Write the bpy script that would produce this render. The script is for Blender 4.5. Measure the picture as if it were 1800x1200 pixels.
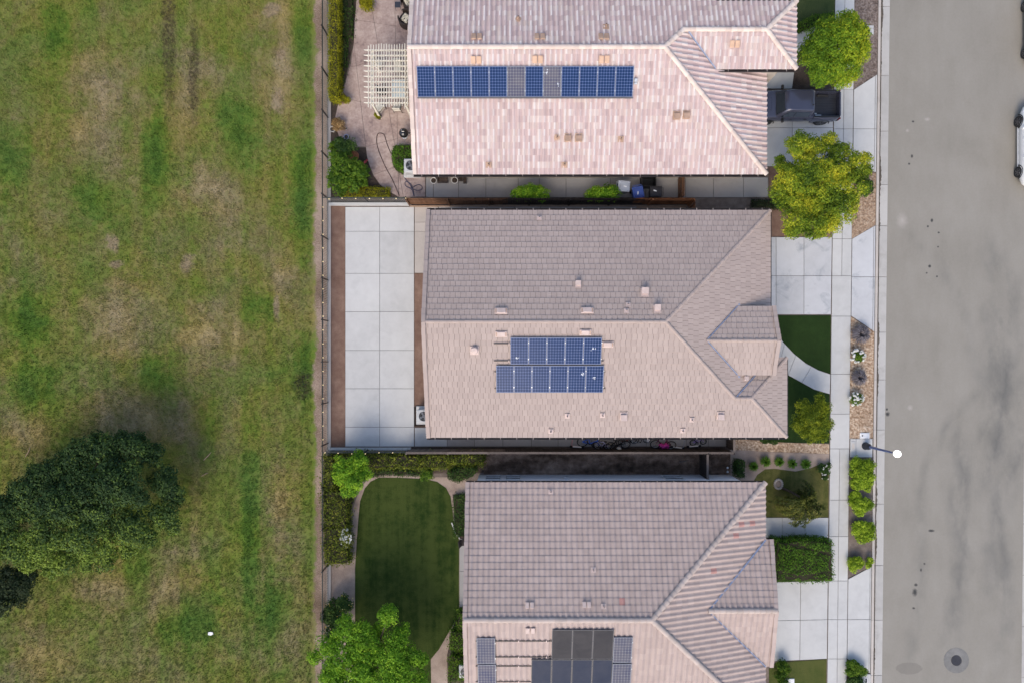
import bpy, bmesh, math, random
import numpy as np
from mathutils import Vector, Matrix, Euler

SC = bpy.context.scene
COL = SC.collection
for o in list(bpy.data.objects):
    bpy.data.objects.remove(o)
random.seed(7)
RNG = np.random.default_rng(11)
rad = math.radians

# ------------------------------------------------------------------ camera, light, exposure
D, S, CX, CY = 42.0, 28.0, 900.0, 630.0       # drone height (m), pixels per metre on the ground, the point straight below
cam_data = bpy.data.cameras.new('drone_camera')
cam = bpy.data.objects.new('drone_camera', cam_data)
COL.objects.link(cam)
cam.location = (0, 0, D)
cam.rotation_euler = (0, 0, 0)
cam_data.sensor_width = 36.0
cam_data.lens = 36.0 * D * S / 1800.0
cam_data.shift_y = (CY - 600.0) / 1800.0
cam_data.clip_end = 2000
SC.camera = cam

SUN_EL, SUN_AZ = rad(46), rad(197)            # azimuth clockwise from +Y: light comes from the bottom of the picture
w = bpy.data.worlds.new('World')
SC.world = w
w.use_nodes = True
nt = w.node_tree
nt.nodes.clear()
sky = nt.nodes.new('ShaderNodeTexSky')
sky.sky_type = 'NISHITA'
sky.sun_disc = False
sky.sun_elevation = SUN_EL
sky.sun_rotation = SUN_AZ
sky.air_density = 1.0
sky.dust_density = 3.0
sky.ozone_density = 1.0
bg = nt.nodes.new('ShaderNodeBackground')
bg.inputs['Strength'].default_value = 0.15
wo = nt.nodes.new('ShaderNodeOutputWorld')
nt.links.new(sky.outputs[0], bg.inputs[0])
nt.links.new(bg.outputs[0], wo.inputs[0])

sl = bpy.data.lights.new('sun', 'SUN')
sl.energy = 0.9
sl.angle = rad(30)
sl.color = (1.0, 0.87, 0.70)
sun = bpy.data.objects.new('sun', sl)
COL.objects.link(sun)
sd = Vector((math.sin(SUN_AZ) * math.cos(SUN_EL), math.cos(SUN_AZ) * math.cos(SUN_EL), math.sin(SUN_EL)))
sun.rotation_euler = sd.to_track_quat('Z', 'Y').to_euler()
sun.location = (0, -60, 60)

SC.view_settings.view_transform = 'Standard'
SC.view_settings.look = 'None'
SC.view_settings.gamma = 1.0
SC.view_settings.use_curve_mapping = False
SC.view_settings.exposure = 0.66
SC.render.engine = 'CYCLES'
SC.cycles.max_bounces = 8
SC.cycles.diffuse_bounces = 6

# ------------------------------------------------------------------ helpers
def W(px, py, z=0.0):
    """The point at height z that the photograph shows at pixel (px, py)."""
    k = (D - z) / (D * S)
    return Vector(((px - CX) * k, (CY - py) * k, z))

def W2(px, py, z=0.0):
    v = W(px, py, z)
    return (v.x, v.y)

def PX(pts, z=0.0):
    return [W2(a, b, z) for a, b in pts]

def tag(o, label=None, cat=None, group=None, kind=None):
    if label: o['label'] = label
    if cat: o['category'] = cat
    if group: o['group'] = group
    if kind: o['kind'] = kind
    return o

def thing(name, label, cat, loc=(0, 0, 0), rot=(0, 0, 0), group=None):
    o = bpy.data.objects.new(name, None)
    o.empty_display_size = 0.2
    COL.objects.link(o)
    o.location = loc
    o.rotation_euler = rot if not isinstance(rot, (int, float)) else (0, 0, rot)
    return tag(o, label, cat, group)

class MB:
    """Collects shapes (local coordinates) into ONE mesh object."""
    def __init__(self):
        self.v, self.f = [], []
    def add(self, vs, fs):
        b = len(self.v)
        self.v.extend([tuple(p) for p in vs])
        self.f.extend([tuple(i + b for i in q) for q in fs])
        return self
    def box(self, c, s, rz=0.0, m=None):
        x, y, z = s[0] / 2, s[1] / 2, s[2] / 2
        vs = [Vector((a, b, d)) for a in (-x, x) for b in (-y, y) for d in (-z, z)]
        R = m if m is not None else Matrix.Rotation(rz, 3, 'Z')
        vs = [R @ p + Vector(c) for p in vs]
        return self.add(vs, [(0, 1, 3, 2), (4, 6, 7, 5), (0, 4, 5, 1), (2, 3, 7, 6), (0, 2, 6, 4), (1, 5, 7, 3)])
    def bevel_box(self, c, s, b=0.03, rz=0.0, m=None, taper=1.0):
        """A box with its top and upright edges chamfered."""
        x, y, z = s[0] / 2, s[1] / 2, s[2] / 2
        def ring(ex, ey, zz):
            cb = min(b, ex * .45, ey * .45)
            return [(-ex + cb, -ey, zz), (ex - cb, -ey, zz), (ex, -ey + cb, zz), (ex, ey - cb, zz), (ex - cb, ey, zz), (-ex + cb, ey, zz), (-ex, ey - cb, zz), (-ex, -ey + cb, zz)]
        vs = ring(x * taper, y * taper, -z) + ring(x, y, z - b) + ring(x - b, y - b, z)
        fs = [tuple(range(7, -1, -1)), tuple(range(16, 24))]
        for k in (0, 8):
            for i in range(8):
                j = (i + 1) % 8
                fs.append((k + i, k + j, k + 8 + j, k + 8 + i))
        R = m if m is not None else Matrix.Rotation(rz, 3, 'Z')
        return self.add([R @ Vector(p) + Vector(c) for p in vs], fs)
    def prism(self, pts, z0, z1, bottom=True):
        n = len(pts)
        a = sum(pts[i][0] * pts[(i + 1) % n][1] - pts[(i + 1) % n][0] * pts[i][1] for i in range(n))
        if a < 0: pts = pts[::-1]
        vs = [(p[0], p[1], z0) for p in pts] + [(p[0], p[1], z1) for p in pts]
        fs = [tuple(range(n, 2 * n))]
        if bottom: fs.append(tuple(range(n - 1, -1, -1)))
        for i in range(n):
            j = (i + 1) % n
            fs.append((i, j, n + j, n + i))
        return self.add(vs, fs)
    def tube(self, path, r, n=8, cap=True, closed=False):
        path = [Vector(p) for p in path]
        rs = r if isinstance(r, (list, tuple)) else [r] * len(path)
        m = len(path)
        vs, fs = [], []
        prev = None
        for i, p in enumerate(path):
            if closed: t = path[(i + 1) % m] - path[i - 1]
            else: t = path[min(i + 1, m - 1)] - path[max(i - 1, 0)]
            t.normalize()
            if prev is None:
                a = Vector((0, 0, 1)) if abs(t.z) < .9 else Vector((1, 0, 0))
                u = t.cross(a).normalized()
            else:
                u = (prev - t * prev.dot(t)).normalized()
            prev = u
            v = t.cross(u)
            for k in range(n):
                an = 2 * math.pi * k / n
                vs.append(p + (u * math.cos(an) + v * math.sin(an)) * rs[i])
        for i in range(m if closed else m - 1):
            for k in range(n):
                a, b = i * n, ((i + 1) % m) * n
                fs.append((a + k, a + (k + 1) % n, b + (k + 1) % n, b + k))
        if cap and not closed:
            fs.append(tuple(range(n - 1, -1, -1)))
            fs.append(tuple(range((m - 1) * n, m * n)))
        return self.add(vs, fs)
    def lathe(self, prof, c=(0, 0, 0), n=20, m=None, cap=True):
        """prof: (radius, height) pairs turned about Z."""
        vs, fs = [], []
        for r_, z in prof:
            for k in range(n):
                a = 2 * math.pi * k / n
                vs.append(Vector((r_ * math.cos(a), r_ * math.sin(a), z)))
        for i in range(len(prof) - 1):
            for k in range(n):
                fs.append((i * n + k, i * n + (k + 1) % n, (i + 1) * n + (k + 1) % n, (i + 1) * n + k))
        if cap:
            fs.append(tuple(range(n - 1, -1, -1)))
            b = (len(prof) - 1) * n
            fs.append(tuple(range(b, b + n)))
        R = m if m is not None else Matrix.Identity(3)
        return self.add([R @ p + Vector(c) for p in vs], fs)
    def loft(self, rings, cap=True):
        n = len(rings[0])
        vs = [p for r_ in rings for p in r_]
        fs = []
        for i in range(len(rings) - 1):
            for k in range(n):
                fs.append((i * n + k, i * n + (k + 1) % n, (i + 1) * n + (k + 1) % n, (i + 1) * n + k))
        if cap:
            fs.append(tuple(range(n - 1, -1, -1)))
            b = (len(rings) - 1) * n
            fs.append(tuple(range(b, b + n)))
        return self.add(vs, fs)
    def build(self, name, mat, parent=None, smooth=False, world=False):
        """world=True: the vertices are world coordinates and the parent is not rotated."""
        vs = np.array(self.v, dtype=float)
        if world and parent is not None:
            vs = vs - np.array(wloc(parent))
        lo, hi = vs.min(0), vs.max(0)
        c = np.array([(lo[0] + hi[0]) / 2, (lo[1] + hi[1]) / 2, lo[2]])
        me = bpy.data.meshes.new(name)
        me.from_pydata((vs - c).tolist(), [], self.f)
        if smooth:
            me.shade_smooth()
            if smooth != 'all':
                me.set_sharp_from_angle(angle=rad(40))
        if mat: me.materials.append(mat)
        o = bpy.data.objects.new(name, me)
        COL.objects.link(o)
        o.location = c.tolist()
        if parent is not None: o.parent = parent
        return o

def wloc(o):
    v = Vector((0, 0, 0))
    while o is not None:
        v = v + o.location
        o = o.parent
    return v

def kids(o):
    return KID.get(o.name, [])

def copy_tree(o, label=None, loc=None, rot=None):
    """A copy of a thing with copies of its parts and sub-parts."""
    tree = {}
    for c in bpy.data.objects:
        if c.parent is not None: tree.setdefault(c.parent.name, []).append(c)
    def rec(src, parent):
        n = src.copy()
        COL.objects.link(n)
        if parent is not None: n.parent = parent
        for ch in tree.get(src.name, []):
            rec(ch, n)
        return n
    n = rec(o, None)
    if label: n['label'] = label
    if loc is not None: n.location = loc
    if rot is not None: n.rotation_euler = rot if not isinstance(rot, (int, float)) else (0, 0, rot)
    return n

# ------------------------------------------------------------------ materials
class NT:
    def __init__(self, name):
        self.m = bpy.data.materials.new(name)
        self.m.use_nodes = True
        self.t = self.m.node_tree
        self.b = self.t.nodes['Principled BSDF']
        self.out = self.t.nodes['Material Output']
        self._pos = None
    def n(self, kind, **kw):
        x = self.t.nodes.new(kind)
        for k, v in kw.items():
            if k in x.inputs.keys() if hasattr(x.inputs, 'keys') else False: x.inputs[k].default_value = v
            else: setattr(x, k, v)
        return x
    def l(self, a, b):
        self.t.links.new(a, b)
    def pos(self, scale=(1, 1, 1)):
        if self._pos is None: self._pos = self.t.nodes.new('ShaderNodeNewGeometry').outputs['Position']
        if scale == (1, 1, 1): return self._pos
        mp = self.t.nodes.new('ShaderNodeMapping')
        mp.inputs['Scale'].default_value = scale
        self.l(self._pos, mp.inputs['Vector'])
        return mp.outputs[0]
    def noise(self, scale, detail=4, rough=.55, stretch=(1, 1, 1), dist=0.0, vec=None):
        x = self.t.nodes.new('ShaderNodeTexNoise')
        x.inputs['Scale'].default_value = scale
        x.inputs['Detail'].default_value = detail
        x.inputs['Roughness'].default_value = rough
        x.inputs['Distortion'].default_value = dist
        self.l(vec if vec is not None else self.pos(stretch), x.inputs['Vector'])
        return x.outputs['Fac']
    def ramp(self, fac, stops, interp='LINEAR'):
        x = self.t.nodes.new('ShaderNodeValToRGB')
        cr = x.color_ramp
        cr.interpolation = interp
        while len(cr.elements) < len(stops): cr.elements.new(0.5)
        for e, (p, c) in zip(cr.elements, stops):
            e.position = p
            e.color = (*c, 1) if not isinstance(c, (int, float)) else (c, c, c, 1)
        self.l(fac, x.inputs[0])
        return x.outputs[0]
    def math(self, op, a, b=None, c=None, clamp=False):
        x = self.t.nodes.new('ShaderNodeMath')
        x.operation = op
        x.use_clamp = clamp
        for i, q in enumerate((a, b, c)):
            if q is None: continue
            if isinstance(q, (int, float)): x.inputs[i].default_value = q
            else: self.l(q, x.inputs[i])
        return x.outputs[0]
    def mix(self, fac, a, b, mode='MIX'):
        x = self.t.nodes.new('ShaderNodeMix')
        x.data_type = 'RGBA'
        x.blend_type = mode
        x.clamp_factor = True
        for sock, q in ((x.inputs[0], fac), (x.inputs[6], a), (x.inputs[7], b)):
            if isinstance(q, (int, float)): sock.default_value = q
            elif isinstance(q, (tuple, list)): sock.default_value = (*q, 1)
            else: self.l(q, sock)
        return x.outputs[2]
    def rnd(self):
        return self.t.nodes.new('ShaderNodeObjectInfo').outputs['Random']
    def attr(self, name):
        x = self.t.nodes.new('ShaderNodeAttribute')
        x.attribute_name = name
        return x.outputs['Fac']
    def color(self, c):
        if isinstance(c, (tuple, list)): self.b.inputs['Base Color'].default_value = (*c, 1)
        else: self.l(c, self.b.inputs['Base Color'])
        return self
    def rough(self, r, metal=0.0, spec=None):
        if isinstance(r, (int, float)): self.b.inputs['Roughness'].default_value = r
        else: self.l(r, self.b.inputs['Roughness'])
        self.b.inputs['Metallic'].default_value = metal
        if spec is not None: self.b.inputs['Specular IOR Level'].default_value = spec
        return self
    def bump(self, fac, strength=.3, dist=.02):
        x = self.t.nodes.new('ShaderNodeBump')
        x.inputs['Strength'].default_value = strength
        x.inputs['Distance'].default_value = dist
        self.l(fac, x.inputs['Height'])
        self.l(x.outputs[0], self.b.inputs['Normal'])
        return self

def sc(c, k):
    return tuple(x * k for x in c)

def plain(name, c, rough=.6, metal=0.0, var=.12, scale=3.0, bump=0.0, bscale=40, spec=None):
    """A painted or moulded surface: the colour with slight blotches, and a fine relief."""
    t = NT(name)
    f = t.noise(scale, 5)
    t.color(t.ramp(f, [(.3, sc(c, 1 - var)), (.7, tuple(min(1, x * (1 + var)) for x in c))]))
    t.rough(rough, metal, spec)
    if bump: t.bump(t.noise(bscale, 3), bump, .01)
    return t.m

def grainy(name, cols, s1, s2, s3, rough=.9, bump=.5, bd=.02, stretch=(1, 1, 1), w=(.4, .35, .25), rndv=0.0):
    """Soil, concrete, gravel: three noises summed into a colour ramp."""
    t = NT(name)
    a, b, c = t.noise(s1, 3, stretch=stretch), t.noise(s2, 4), t.noise(s3, 3)
    f = t.math('ADD', t.math('ADD', t.math('MULTIPLY', a, w[0]), t.math('MULTIPLY', b, w[1])), t.math('MULTIPLY', c, w[2]))
    if rndv: f = t.math('ADD', f, t.math('MULTIPLY', t.math('SUBTRACT', t.rnd(), .5), rndv))
    n = len(cols)
    t.color(t.ramp(f, [(.34 + .32 * i / (n - 1), q) for i, q in enumerate(cols)]))
    t.rough(rough, spec=.25)
    if bump: t.bump(t.math('ADD', b, c), bump, bd)
    return t.m

MT = {}
MT['soil'] = grainy('soil', [(.05, .033, .024), (.10, .066, .048), (.16, .11, .082)], .5, 3, 22)
MT['soil_red'] = grainy('soil_red', [(.13, .075, .055), (.19, .118, .088), (.27, .18, .135)], .45, 2.5, 26, bump=.6)
MT['soil_dark'] = grainy('soil_dark', [(.026, .019, .015), (.070, .052, .042), (.13, .10, .082)], .45, 1.6, 14, bump=.8, bd=.05)
MT['mud'] = grainy('mud', [(.035, .022, .015), (.10, .066, .046), (.22, .155, .115), (.36, .27, .21)], 1.1, 2.6, 9, bump=1.0, bd=.10, stretch=(.3, 1, 1), w=(.55, .38, .07))
MT['soil_pale'] = grainy('soil_pale', [(.22, .165, .135), (.33, .26, .215), (.42, .34, .285)], .4, 2, 20)
MT['soil_grey'] = grainy('soil_grey', [(.10, .08, .068), (.17, .138, .118), (.25, .21, .18)], .5, 3, 24)
MT['joint'] = grainy('joint', [(.11, .10, .092), (.18, .168, .155)], .5, 3, 20)

def concrete(name, base, var=.14, rndv=.22, stain=0.0, scol=(.2, .21, .23)):
    t = NT(name)
    a, b, c = t.noise(.35, 4, .6), t.noise(1.7, 6, .65, dist=.4), t.noise(60, 2)
    f = t.math('ADD', t.math('ADD', t.math('MULTIPLY', a, .45), t.math('MULTIPLY', b, .45)), t.math('MULTIPLY', c, .10))
    f = t.math('ADD', f, t.math('MULTIPLY', t.math('SUBTRACT', t.rnd(), .5), rndv))
    col = t.ramp(f, [(.3, sc(base, 1 - var)), (.5, base), (.7, sc(base, 1 + var * .7))])
    g = t.ramp(t.noise(.9, 5, .7, dist=.6), [(.55, 0.0), (.78, 1.0)])
    col = t.mix(t.math('MULTIPLY', g, .32 + stain), col, scol)
    t.color(col).rough(.85, spec=.3)
    t.bump(t.math('ADD', b, c), .15, .01)
    return t.m
MT['concrete'] = concrete('concrete', (.50, .503, .495), scol=(.36, .36, .36))
MT['concrete_worn'] = concrete('concrete_worn', (.485, .495, .51), stain=.55, scol=(.24, .265, .30))
MT['concrete_warm'] = concrete('concrete_warm', (.46, .42, .385), scol=(.33, .30, .28))
MT['concrete_grey'] = concrete('concrete_grey', (.33, .32, .31), scol=(.19, .18, .17))
MT['pan'] = concrete('pan', (.44, .43, .41), scol=(.26, .24, .22), stain=.25)
MT['curb'] = concrete('curb', (.50, .46, .42), scol=(.3, .27, .24), stain=.1)
MT['stamped'] = grainy('stamped', [(.17, .125, .12), (.32, .24, .215), (.43, .34, .30), (.52, .43, .385)], .4, 1.8, 7, rough=.75, bump=.4, bd=.02)
MT['wall_white'] = plain('wall_white', (.88, .88, .90), .85, bump=.25, bscale=60, var=.05)
MT['wall_beige'] = plain('wall_beige', (.42, .37, .32), .9, bump=.3, bscale=60, var=.08)
MT['dark_glass'] = plain('dark_glass', (.012, .014, .017), .06, var=.1, spec=.8)
MT['frame_white'] = plain('frame_white', (.7, .7, .7), .5)
MT['fascia'] = plain('fascia', (.34, .27, .24), .7)
MT['gutter'] = plain('gutter', (.035, .028, .026), .5)
MT['hanger'] = plain('hanger', (.42, .36, .33), .5)
MT['flashing'] = plain('flashing', (.25, .295, .41), .6, metal=0.0, var=.2, scale=8)
MT['black_metal'] = plain('black_metal', (.012, .013, .014), .45)
MT['iron'] = plain('iron', (.020, .032, .028), .5)
MT['iron_light'] = plain('iron_light', (.30, .29, .27), .55)
MT['alu'] = plain('alu', (.62, .64, .66), .35, metal=.7, var=.05)
MT['rail'] = plain('rail', (.06, .045, .042), .5)
MT['white_plastic'] = plain('white_plastic', (.72, .73, .74), .45, var=.05)
MT['cream_paint'] = plain('cream_paint', (.74, .70, .60), .6, var=.06)
MT['bark'] = grainy('bark', [(.05, .036, .026), (.11, .085, .066)], 3, 9, 40, stretch=(1, 1, .3))
MT['rubber'] = plain('rubber', (.014, .014, .015), .8)
MT['terracotta'] = plain('terracotta', (.36, .145, .075), .8, var=.25, scale=9)
MT['bulb'] = None

def emit(name, c, k):
    t = NT(name)
    t.b.inputs['Base Color'].default_value = (*c, 1)
    t.b.inputs['Emission Color'].default_value = (*c, 1)
    t.b.inputs['Emission Strength'].default_value = k
    return t.m
MT['bulb'] = emit('bulb', (1.0, .80, .42), .65)
MT['globe'] = emit('globe', (1.0, .98, .93), 1.1)

def wood(name, c, var=.35):
    t = NT(name)
    f = t.math('ADD', t.math('MULTIPLY', t.noise(7, 5, stretch=(1, 1, .12)), .6), t.math('MULTIPLY', t.rnd(), .4))
    t.color(t.ramp(f, [(.25, sc(c, 1 - var)), (.75, sc(c, 1 + var))])).rough(.85, spec=.2)
    t.bump(t.noise(30, 3, stretch=(1, 1, .1)), .3, .01)
    return t.m
MT['wood_brown'] = wood('wood_brown', (.135, .07, .04))
MT['wood_orange'] = wood('wood_orange', (.25, .105, .045))  # brown boards with warm reflected light put into the colour
MT['wood_grey'] = wood('wood_grey', (.135, .112, .10), .3)
MT['wood_dark'] = wood('wood_dark', (.042, .033, .029), .3)
MT['wood_tan'] = wood('wood_tan', (.36, .25, .175), .25)

def tile_mat(name, stops, speck=.15, streak=0.0):
    t = NT(name)
    r = t.math('FRACT', t.math('ADD', t.attr('rnd'), t.rnd()))
    col = t.ramp(r, stops)
    g = t.math('ADD', t.math('MULTIPLY', t.noise(2.2, 5, .7), .55), t.math('MULTIPLY', t.noise(.22, 3), .45))
    col = t.mix(1.0, col, t.ramp(g, [(.32, 1 - speck), (.68, 1.0)]), 'MULTIPLY')
    if streak:
        # paler stripe down one flank of many of the barrels
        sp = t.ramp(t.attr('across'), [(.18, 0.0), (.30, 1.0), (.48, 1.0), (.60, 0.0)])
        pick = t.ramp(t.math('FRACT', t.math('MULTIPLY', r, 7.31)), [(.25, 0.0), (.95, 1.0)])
        col = t.mix(t.math('MULTIPLY', t.math('MULTIPLY', sp, pick), streak), col, (.74, .70, .675))
        gr = t.ramp(t.attr('across'), [(.0, 0.0), (.62, 0.0), (.80, 1.0), (1.0, .6)])  # every tile darker across the pan beside its barrel
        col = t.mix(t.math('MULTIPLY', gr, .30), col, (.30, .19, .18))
    t.color(col).rough(.8, spec=.3)
    t.bump(t.noise(45, 3), .15, .006)
    return t.m
MT['tile_pink'] = tile_mat('tile_pink', [(0, (.50, .385, .370)), (.3, (.57, .445, .427)), (.6, (.605, .475, .455)), (.8, (.59, .48, .435)), (1, (.68, .59, .555))], .12, .85)
MT['cap_pink'] = tile_mat('cap_pink', [(0, (.62, .51, .45)), (.5, (.69, .58, .51)), (1, (.75, .65, .58))], .14)
MT['tile_flat'] = tile_mat('tile_flat', [(0, (.400, .325, .292)), (.5, (.422, .344, .309)), (1, (.445, .363, .326))], .10)
MT['tile_wavy'] = tile_mat('tile_wavy', [(0, (.425, .340, .308)), (.5, (.455, .365, .331)), (1, (.485, .391, .355))], .14)
MT['cap_wavy'] = tile_mat('cap_wavy', [(0, (.46, .385, .345)), (.5, (.50, .42, .38)), (1, (.54, .455, .41))], .14)
MT['tile_red'] = plain('tile_red', (.42, .225, .20), .8, var=.15)
MT['tile_new'] = plain('tile_new', (.60, .40, .28), .8, var=.1)
MT['vent_tan'] = plain('vent_tan', (.43, .29, .21), .7, var=.2)
MT['vent_pale'] = plain('vent_pale', (.55, .44, .40), .7, var=.1)
MT['deck'] = plain('deck', (.05, .042, .04), .9)
# ------------------------------------------------------------------ the ground
def structure(name, o, label, cat):
    o.name = name
    return tag(o, label, cat, None, 'structure')

def offset_poly(pts, d):
    n = len(pts)
    a = sum(pts[i][0] * pts[(i + 1) % n][1] - pts[(i + 1) % n][0] * pts[i][1] for i in range(n))
    if a < 0: pts = pts[::-1]
    out = []
    for i in range(n):
        p0, p1, p2 = Vector(pts[i - 1]), Vector(pts[i]), Vector(pts[(i + 1) % n])
        e1, e2 = (p1 - p0), (p2 - p1)
        if e1.length < 1e-6 or e2.length < 1e-6:
            out.append(tuple(p1)); continue
        e1.normalize(); e2.normalize()
        n1, n2 = Vector((-e1.y, e1.x)), Vector((-e2.y, e2.x))
        m = n1 + n2
        if m.length < 1e-4:
            out.append(tuple(p1)); continue
        m.normalize()
        k = d / max(.35, m.dot(n1))
        out.append(tuple(p1 + m * k))
    return out

def split_poly(poly, cuts):
    """The pieces of a plan polygon along lines; a cut is (point, point) or (point, point, test of the piece's centre)."""
    bm = bmesh.new()
    f = bm.faces.new([bm.verts.new((p[0], p[1], 0)) for p in poly])
    for c in cuts:
        a, b = Vector((*c[0], 0)), Vector((*c[1], 0))
        t = (b - a).normalized()
        nrm = Vector((-t.y, t.x, 0))
        fs = [q for q in bm.faces if len(c) < 3 or c[2](q.calc_center_median())]
        geom = fs + list({e for q in fs for e in q.edges}) + list({v for q in fs for v in q.verts})
        bmesh.ops.bisect_plane(bm, geom=geom, plane_co=a, plane_no=nrm, dist=1e-4)
    out = []
    for q in bm.faces:
        pts = [(v.co.x, v.co.y) for v in q.verts]
        if q.calc_area() > .03: out.append(pts)
    bm.free()
    return out

def paved(name, label, poly, cuts, mat, z=.02, gap=.03, joint='joint', piece='slab', jitter=.004, mats=None):
    """Paving: a bed with one slab per panel between the joints."""
    bed = MB().prism(offset_poly(poly, .006), -.16, z - .035).build(name, MT[joint])
    structure(name, bed, label, 'paving')
    for pts in split_poly(poly, cuts):
        q = offset_poly(pts, gap / 2)
        m = mat if mats is None else mats(sum(p[0] for p in pts) / len(pts), sum(p[1] for p in pts) / len(pts))
        MB().prism(q, z - .07, z + random.uniform(-jitter, jitter)).build(piece, MT[m], bed, world=True)
    return bed

def sheet(name, label, poly, mat, z=.0, z0=-.16, cat='ground'):
    return structure(name, MB().prism(poly, z0, z).build(name, mat), label, cat)

def vx(x, y0=-200, y1=1400):
    return (W2(x, y0), W2(x, y1))
def hy(y, x0=0, x1=1800):
    return (W2(x0, y), W2(x1, y))
def lean(c, y):
    """The street's own line: it leans 14 px over the height of the photograph."""
    return c - 14.0 * y / 1200.0

base = MB().prism([(-300, -300), (300, -300), (300, 300), (-300, 300)], -1.2, -.32).build('ground', MT['soil'])
structure('ground', base, 'bare brown earth under the whole neighbourhood', 'ground')
lot = MB().prism(PX([(548, -1000), (lean(1544, -1000), -1000), (lean(1544, 2200), 2200), (548, 2200)]), -.32, -.035).build('soil', MT['soil_grey'])
structure('soil', lot, 'bare earth of the house lots between lawns and paving', 'ground')

# ---- the field: mown grass with dry patches, mower streaks and a worn strip along the fence
def spots(t, lst, pos):
    """A mask with one soft round patch per (x, y, rx, ry) in world metres, edges broken by noise."""
    total = None
    brk = t.math('MULTIPLY', t.math('SUBTRACT', t.noise(.8, 6, .75), .5), 2.6)
    for x, y, rx, ry in lst:
        mp = t.t.nodes.new('ShaderNodeMapping')
        mp.inputs['Location'].default_value = (-x / rx, -y / ry, 0)
        mp.inputs['Scale'].default_value = (1 / rx, 1 / ry, 0)
        t.l(pos, mp.inputs['Vector'])
        ln = t.t.nodes.new('ShaderNodeVectorMath')
        ln.operation = 'LENGTH'
        t.l(mp.outputs[0], ln.inputs[0])
        v = t.math('SUBTRACT', 1.0, t.math('ADD', ln.outputs['Value'], brk), clamp=True)
        total = v if total is None else t.math('MAXIMUM', total, v)
    return total

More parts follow.
